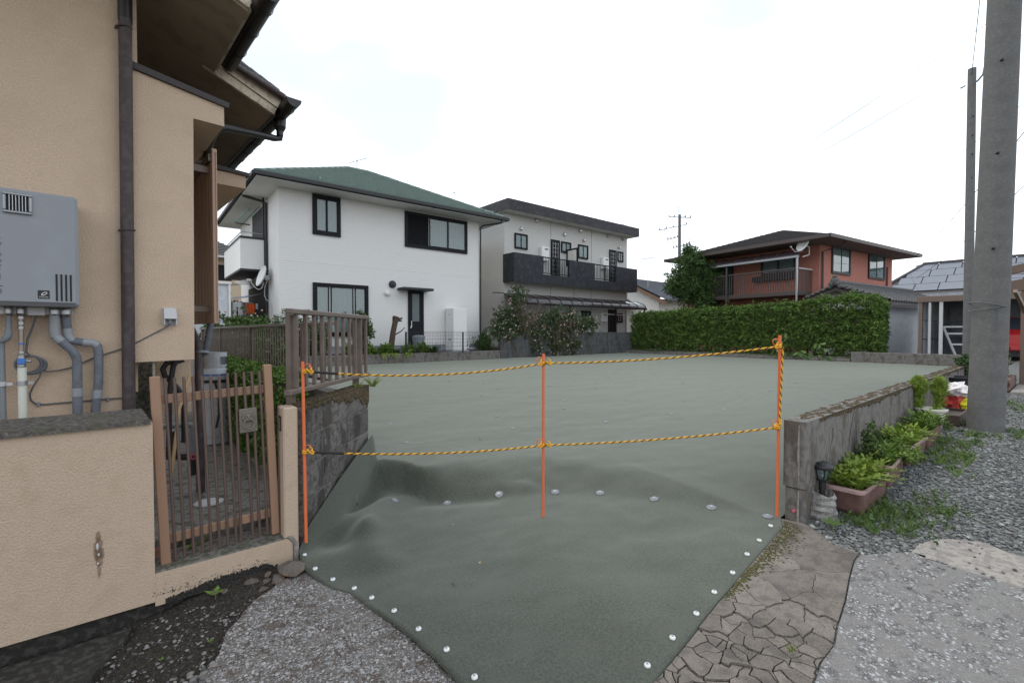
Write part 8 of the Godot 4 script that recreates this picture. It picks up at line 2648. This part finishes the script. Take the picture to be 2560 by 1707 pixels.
func build_stones() -> void:
	frame(0.0)
	var st := [stone_mesh(1), stone_mesh(2), stone_mesh(3)]
	var put := func(called: String, label: String, n: int, where: Callable, r0: float, r1: float, shade: Callable) -> void:
		var tr := []
		var co := []
		for i in n:
			var p: Vector3 = where.call()
			if p.y < -5:
				continue
			var s := lerpf(r0, r1, pow(rng.randf(), 2.0))
			tr.append(Transform3D((Basis(Vector3.UP, rng.randf() * TAU) * Basis(Vector3.RIGHT, rng.randfn() * 0.25)).scaled(Vector3.ONE * s), p + Vector3(0, s * 0.12, 0)))
			co.append(shade.call())
		var o := multi(called, st[rng.randi() % 3], mats.pebble, tr, co)
		setmeta(o, label, "gravel", "", "stuff")
	var grey := func() -> Color:
		var k := rng.randf_range(0.06, 0.22) * (1.7 if rng.randf() < 0.1 else 1.0)
		return Color(k * rng.randf_range(0.92, 1.04), k, k * rng.randf_range(0.92, 1.03))
	var warm := func() -> Color:
		var k := rng.randf_range(0.06, 0.24) * (1.7 if rng.randf() < 0.07 else 1.0)
		return Color(k * 1.05, k * 0.97, k * rng.randf_range(0.84, 0.98))
	var pale := func() -> Color:
		var k := rng.randf_range(0.14, 0.42)
		return Color(k * 1.02, k * 0.98, k * rng.randf_range(0.9, 1.0))
	put.call("gravel", "loose grey gravel of the lane beside the planters", 15000, func():
		var x := 3.15 + 4.6 * pow(rng.randf(), 1.3)
		var z := rng.randf_range(-1.04, 0.35)
		var lim := lut(x, [3.15, 3.3, 3.38, 3.66, 3.78], [-0.78, -0.62, -0.56, -0.5, -0.3])
		if x < 3.78 and z > lim + rng.randf() * 0.05 or (x < 3.33 and z < -1.0):
			return Vector3(0, -10, 0)
		return Vector3(x, gy(x) - 0.008, z), 0.006, 0.0165, grey)
	put.call("gravel", "coarser far gravel of the lane beyond the utility pole", 6000, func():
		var x := rng.randf_range(6.5, 11.0)
		return Vector3(x, gy(x) - 0.008, rng.randf_range(-1.0, 0.4)), 0.01, 0.022, grey)
	put.call("gravel", "stray gravel lying on the concrete slab", 60, func():
		var x := rng.randf_range(2.9, 3.75)
		return Vector3(x, gy(x) + 0.003, rng.randf_range(-0.62, -0.1)), 0.006, 0.012, grey)
	put.call("pebbles", "washed-out pebbles showing in the old concrete by the gate", 5200, func():
		var z := rng.randf_range(-2.84, -1.45)
		var lo := lut(-z, [1.45, 2.1, 2.25, 2.4, 2.55, 2.7, 2.84], [0.1, 0.24, 0.26, 0.31, 0.39, 0.5, 0.7])
		var x := rng.randf_range(lo + 0.01, sheet_left(z) - 0.005)
		if und.get_noise_2d(x * 70.0 + 40, z * 70.0) > 0.3:
			return Vector3(0, -10, 0)
		return Vector3(x, -0.006, z), 0.003, 0.0115, pale)
	put.call("pebbles", "small pebbles and grit scattered on the dark soil", 1500, func():
		var z := rng.randf_range(-3.0, -1.9)
		var x := rng.randf_range(-0.15, 0.75)
		if x > lut(-z, [1.9, 2.2, 2.4, 2.55, 2.73, 2.83], [0.15, 0.22, 0.29, 0.38, 0.52, 0.72]) + 0.02:
			return Vector3(0, -10, 0)
		return Vector3(x, -0.024 - 0.085 * (1.0 - smoothstep(-0.15, 0.5, x)) + und.get_noise_2d(x * 90, z * 90) * 0.02, z), 0.003, 0.012, warm)
	put.call("pebbles", "river pebbles heaped at the edge of the old concrete", 420, func():
		var z := rng.randf_range(-2.35, -1.85)
		var x := lut(-z, [1.85, 2.1, 2.35], [0.02, 0.2, 0.3]) + rng.randfn() * 0.07
		return Vector3(x, -0.04 + rng.randf() * 0.03, z), 0.008, 0.024, warm)
	# single rocks at the foot of the threshold
	var big := [[0.74, 0.035, -2.87, 0.075, 0.0, "large angular brown rock at the sheet corner"], [0.665, 0.0, -2.87, 0.045, 1.0, "pale rounded stone beside the large angular rock"], [0.545, -0.005, -2.93, 0.042, 2.0, "flat brown stone under the threshold"], [0.61, -0.01, -2.9, 0.03, 0.0, "dark small stone between the pale stone and the flat stone"], [0.63, 0.01, -2.94, 0.024, 1.0, "small grey stone against the threshold"], [0.58, -0.015, -2.83, 0.03, 2.0, "broken stone at the concrete edge"], [0.7, -0.01, -2.82, 0.035, 0.0, "thin slab of stone leaning on the concrete edge"], [0.37, -0.02, -2.98, 0.025, 1.0, "grey pebble near the seedling under the threshold"], [0.42, -0.02, -2.95, 0.022, 2.0, "beige pebble beside the seedling under the threshold"], [0.52, -0.02, -2.86, 0.012, 0.0, "small white pebble below the flat brown stone"]]
	for q in big:
		var o := MeshInstance3D.new()
		o.name = uniq("loose_rock")
		o.mesh = st[int(q[4])]
		o.material_override = mats.rock
		add_child(o, true)
		o.position = Vector3(q[0], q[1], q[2])
		o.basis = (Basis(Vector3.UP, q[0] * 17.0) * Basis(Vector3.RIGHT, 0.3)).scaled(Vector3.ONE * q[3])
		setmeta(o, q[5], "rock", "loose rocks below the threshold")

func build_cracked_strip() -> void:
	frame(0.0)
	var base := Vector3(2.3, 0, -0.9)
	var t := thing("cracked_pavement", "strip of cracked brown concrete between the sheet and the lane slab", "pavement", base)
	t.set_meta("kind", "structure")
	var region := PackedVector2Array()
	for x in [1.15, 1.4, 1.7, 2.0, 2.3, 2.6, 2.9, 3.2, 3.32]:
		region.append(Vector2(x, sheet_front(x) + 0.004))
	for q in [[3.345, -1.08], [3.3, -1.02], [3.21, -0.91], [3.15, -0.745], [3.05, -0.742], [2.85, -0.712], [2.63, -0.672], [2.4, -0.642], [2.27, -0.617], [2.12, -0.622], [2.0, -0.607], [1.15, -0.56]]:
		region.append(Vector2(q[0], q[1]))
	var under := Mb.new()
	for i in 12:
		var x0 := 1.12 + i * 0.19
		var x1 := x0 + 0.19
		under.quad(Vector3(x0, gy(x0) - 0.02, -0.5), Vector3(x1, gy(x1) - 0.02, -0.5), Vector3(x1, gy(x1) - 0.02, -1.06), Vector3(x0, gy(x0) - 0.02, -1.06))
	part(under, "bedding_soil", mats.soil, t)
	var mo := Mb.new()   # yellow green moss along the sheet
	for i in 900:
		var x := 2.2 + 1.1 * pow(rng.randf(), 0.7)
		var z := sheet_front(x) + 0.01 + absf(rng.randfn()) * lut(x, [2.2, 2.6, 3.0, 3.2], [0.015, 0.03, 0.07, 0.05])
		mo.ball(Vector3(x, gy(x) + 0.001, z), Vector3(rng.randf_range(0.002, 0.009), rng.randf_range(0.0008, 0.0022), rng.randf_range(0.002, 0.008)), 6)
	part(mo, "moss", mats.mossgreen, t).set_meta("kind", "stuff")
	var seeds := []
	for i in 44:
		seeds.append(Vector2(1.15 + 1.25 * rng.randf(), rng.randf_range(-1.08, -0.58)))
	for i in 60:   # crumbled spots
		var k: Vector2 = [Vector2(1.72, -0.72), Vector2(1.9, -0.68), Vector2(1.55, -0.9), Vector2(2.15, -0.76), Vector2(1.95, -0.9), Vector2(1.7, -1.0)][i % 6]
		seeds.append(k + Vector2(rng.randfn(), rng.randfn()) * 0.055)
	for q in [[2.42, -0.98], [2.5, -0.72], [2.36, -0.8], [2.62, -0.9], [2.7, -0.72], [2.75, -1.05], [2.95, -0.92], [3.12, -1.0]]:
		seeds.append(Vector2(q[0], q[1]))
	for r in 2:   # even the cells out a little
		for i in range(0, 44):
			var push := Vector2.ZERO
			for j in seeds.size():
				var d: Vector2 = seeds[i] - seeds[j]
				if j != i and d.length() < 0.1:
					push += d.normalized() * (0.1 - d.length()) * 0.25
			seeds[i] += push
	var nz := FastNoiseLite.new()
	nz.frequency = 11.0
	nz.fractal_octaves = 4
	for i in seeds.size():
		var cell := PackedVector2Array([Vector2(0.9, -1.5), Vector2(3.6, -1.5), Vector2(3.6, -0.3), Vector2(0.9, -0.3)])
		for j in seeds.size():
			if j == i:
				continue
			var mid: Vector2 = (seeds[i] + seeds[j]) * 0.5
			var nn: Vector2 = (seeds[i] - seeds[j]).normalized()
			var out := PackedVector2Array()
			for k in cell.size():
				var a := cell[k]
				var b := cell[(k + 1) % cell.size()]
				var da := (a - mid).dot(nn)
				var db := (b - mid).dot(nn)
				if da >= 0:
					out.append(a)
				if (da >= 0) != (db >= 0):
					out.append(a + (b - a) * (da / (da - db)))
			cell = out
			if cell.size() < 3:
				break
		if cell.size() < 3:
			continue
		var fine := PackedVector2Array()
		for k in cell.size():
			var a := cell[k]
			var b := cell[(k + 1) % cell.size()]
			var cnt := maxi(1, int(a.distance_to(b) / 0.025))
			for q in cnt:
				var p := a.lerp(b, float(q) / cnt)
				fine.append(p + Vector2(nz.get_noise_2d(p.x, p.y), nz.get_noise_2d(p.x + 30, p.y)) * 0.04)
		for piece in Geometry2D.intersect_polygons(fine, region):
			var gap: float = 0.0028 if seeds[i].x < 2.4 else 0.0014
			for small in Geometry2D.offset_polygon(piece, -gap, Geometry2D.JOIN_ROUND):
				if small.size() < 3 or Geometry2D.is_polygon_clockwise(small):
					continue
				var m := Mb.new()
				var tone := rng.randf_range(0.72, 1.0)
				m.col = Color(tone, tone, tone)
				var tiltx := rng.randfn() * 0.012 if seeds[i].x < 2.4 else 0.0
				var tiltz := rng.randfn() * 0.012 if seeds[i].x < 2.4 else 0.0
				var lift := rng.randf_range(-0.008, 0.001) if seeds[i].x < 2.4 else 0.0
				var inner: Array = Geometry2D.offset_polygon(small, -0.003, Geometry2D.JOIN_ROUND)
				var top := func(p: Vector2, d: float) -> Vector3:
					return Vector3(p.x, gy(p.x) + lift + (p.x - seeds[i].x) * tiltx + (p.y - seeds[i].y) * tiltz - d, p.y)
				var f := Geometry2D.triangulate_polygon(small)
				for k in range(0, f.size(), 3):
					m._edge3(top.call(small[f[k]], 0.0), top.call(small[f[k + 1]], 0.0), top.call(small[f[k + 2]], 0.0), Vector3.UP)
				for k in small.size():
					var a2 := small[k]
					var b2 := small[(k + 1) % small.size()]
					m.quad(top.call(a2, 0.03), top.call(a2, 0.0), top.call(b2, 0.0), top.call(b2, 0.03))
				part(m, "slab_piece", mats.cracked, t)


func build_litter() -> void:
	frame(0.0)
	var spots := [[1.86, -3.62, 0.05], [1.62, -3.98, 0.08], [2.1, -3.3, 0.04], [1.35, -2.1, 0.02], [1.75, -2.75, 0.025], [1.6, -2.2, 0.03], [2.9, -4.0, 0.05], [4.2, -4.4, 0.06], [3.4, -3.1, 0.04], [5.5, -6.0, 0.09], [6.5, -4.6, 0.09], [8.0, -5.5, 0.1]]
	for i in spots.size():
		var q = spots[i]
		var y := sheet_y(q[0], q[1]) + 0.009
		var m := Mb.new()
		var a := rng.randf() * TAU
		var d := Vector3(cos(a), 0.05, sin(a)).normalized()
		if i % 3 == 0:
			m.tube([Vector3(q[0], y, q[1]) - d * q[2], Vector3(q[0], y + 0.006, q[1] + 0.004), Vector3(q[0], y, q[1]) + d * q[2]], 0.0022, 5)
			solo(m, "dry_twig", mats.wood, "dry brown twig lying on the green sheet", "twig", Vector3(q[0], y, q[1]), "twigs lying on the sheet")
		else:
			m.leaf(Vector3(q[0], y, q[1]), d, d.cross(Vector3.UP).normalized(), q[2], q[2] * 0.45, 0.12)
			solo(m, "dry_leaf", mats.pinewood, "dry pale leaf lying on the green sheet", "leaf", Vector3(q[0], y, q[1]), "leaves lying on the sheet")
func _ready() -> void:
	rng.seed = 4711
	# camera: on the lane, eye height 1.4 m, a wide lens tipped down a little
	var cam := Camera3D.new()
	cam.name = "camera"
	cam.position = Vector3(0, 1.4, 0)
	cam.rotation_degrees = Vector3(-1.15, -39.9, 0)
	cam.fov = 72.24
	cam.near = 0.05
	cam.far = 1000.0
	add_child(cam)
	cam.current = true
	# bright overcast sky
	var env := Environment.new()
	env.background_mode = Environment.BG_SKY
	var sky := Sky.new()
	var sm := ProceduralSkyMaterial.new()
	sm.sky_top_color = Color(0.83, 0.88, 0.93)
	sm.sky_horizon_color = Color(1.0, 1.0, 1.0)
	sm.sky_curve = 0.1
	sm.ground_bottom_color = Color(0.35, 0.35, 0.34)
	sm.ground_horizon_color = Color(0.7, 0.7, 0.7)
	sm.energy_multiplier = 1.0
	sm.sky_cover = cloud_cover()
	sm.sky_cover_modulate = Color(1, 1, 1)
	sky.sky_material = sm
	env.sky = sky
	env.background_energy_multiplier = 1.25
	env.tonemap_mode = Environment.TONE_MAPPER_LINEAR
	env.tonemap_exposure = 1.12
	env.sdfgi_enabled = true
	env.ssao_enabled = true
	env.ssil_enabled = true
	var we := WorldEnvironment.new()
	we.name = "world"
	we.environment = env
	add_child(we)
	# the veiled sun, high ahead and to the left
	var sun := DirectionalLight3D.new()
	sun.name = "sun"
	sun.light_energy = 0.4
	sun.light_angular_distance = 20.0
	sun.light_color = Color(1.0, 0.98, 0.94)
	sun.rotation_degrees = Vector3(-58, 205, 0)
	sun.shadow_enabled = true
	add_child(sun)
	make_materials()
	build_ground()
	build_sheet()
	build_barrier()
	build_garden_wall()
	build_gate()
	build_beige_house()
	build_heater()
	build_yard_things()
	build_block_wall()
	build_white_house()
	build_white_garden()
	build_flats()
	build_rose_bush()
	build_big_hedge()
	build_tree()
	build_red_house()
	build_far_things()
	build_carport()
	build_right_wall()
	build_planters()
	build_weeds()
	build_stones()
	build_cracked_strip()
	build_litter()


func cloud_cover() -> ImageTexture:
	var f := FastNoiseLite.new()
	f.seed = 8
	f.frequency = 1.6
	f.fractal_octaves = 5
	var w := 512
	var h := 256
	var im := Image.create(w, h, false, Image.FORMAT_RGBA8)
	for y in h:
		var el := PI * (0.5 - (y + 0.5) / h)
		for x in w:
			var az := TAU * x / w
			var d := Vector3(cos(el) * cos(az), sin(el), cos(el) * sin(az))
			var k := f.get_noise_3d(d.x, d.y * 2.0, d.z)
			var v := smoothstep(-0.3, 0.25, k)
			im.set_pixel(x, y, Color(1, 1, 1, 0.4 * v if el > 0 else 0.0))
	return ImageTexture.create_from_image(im)
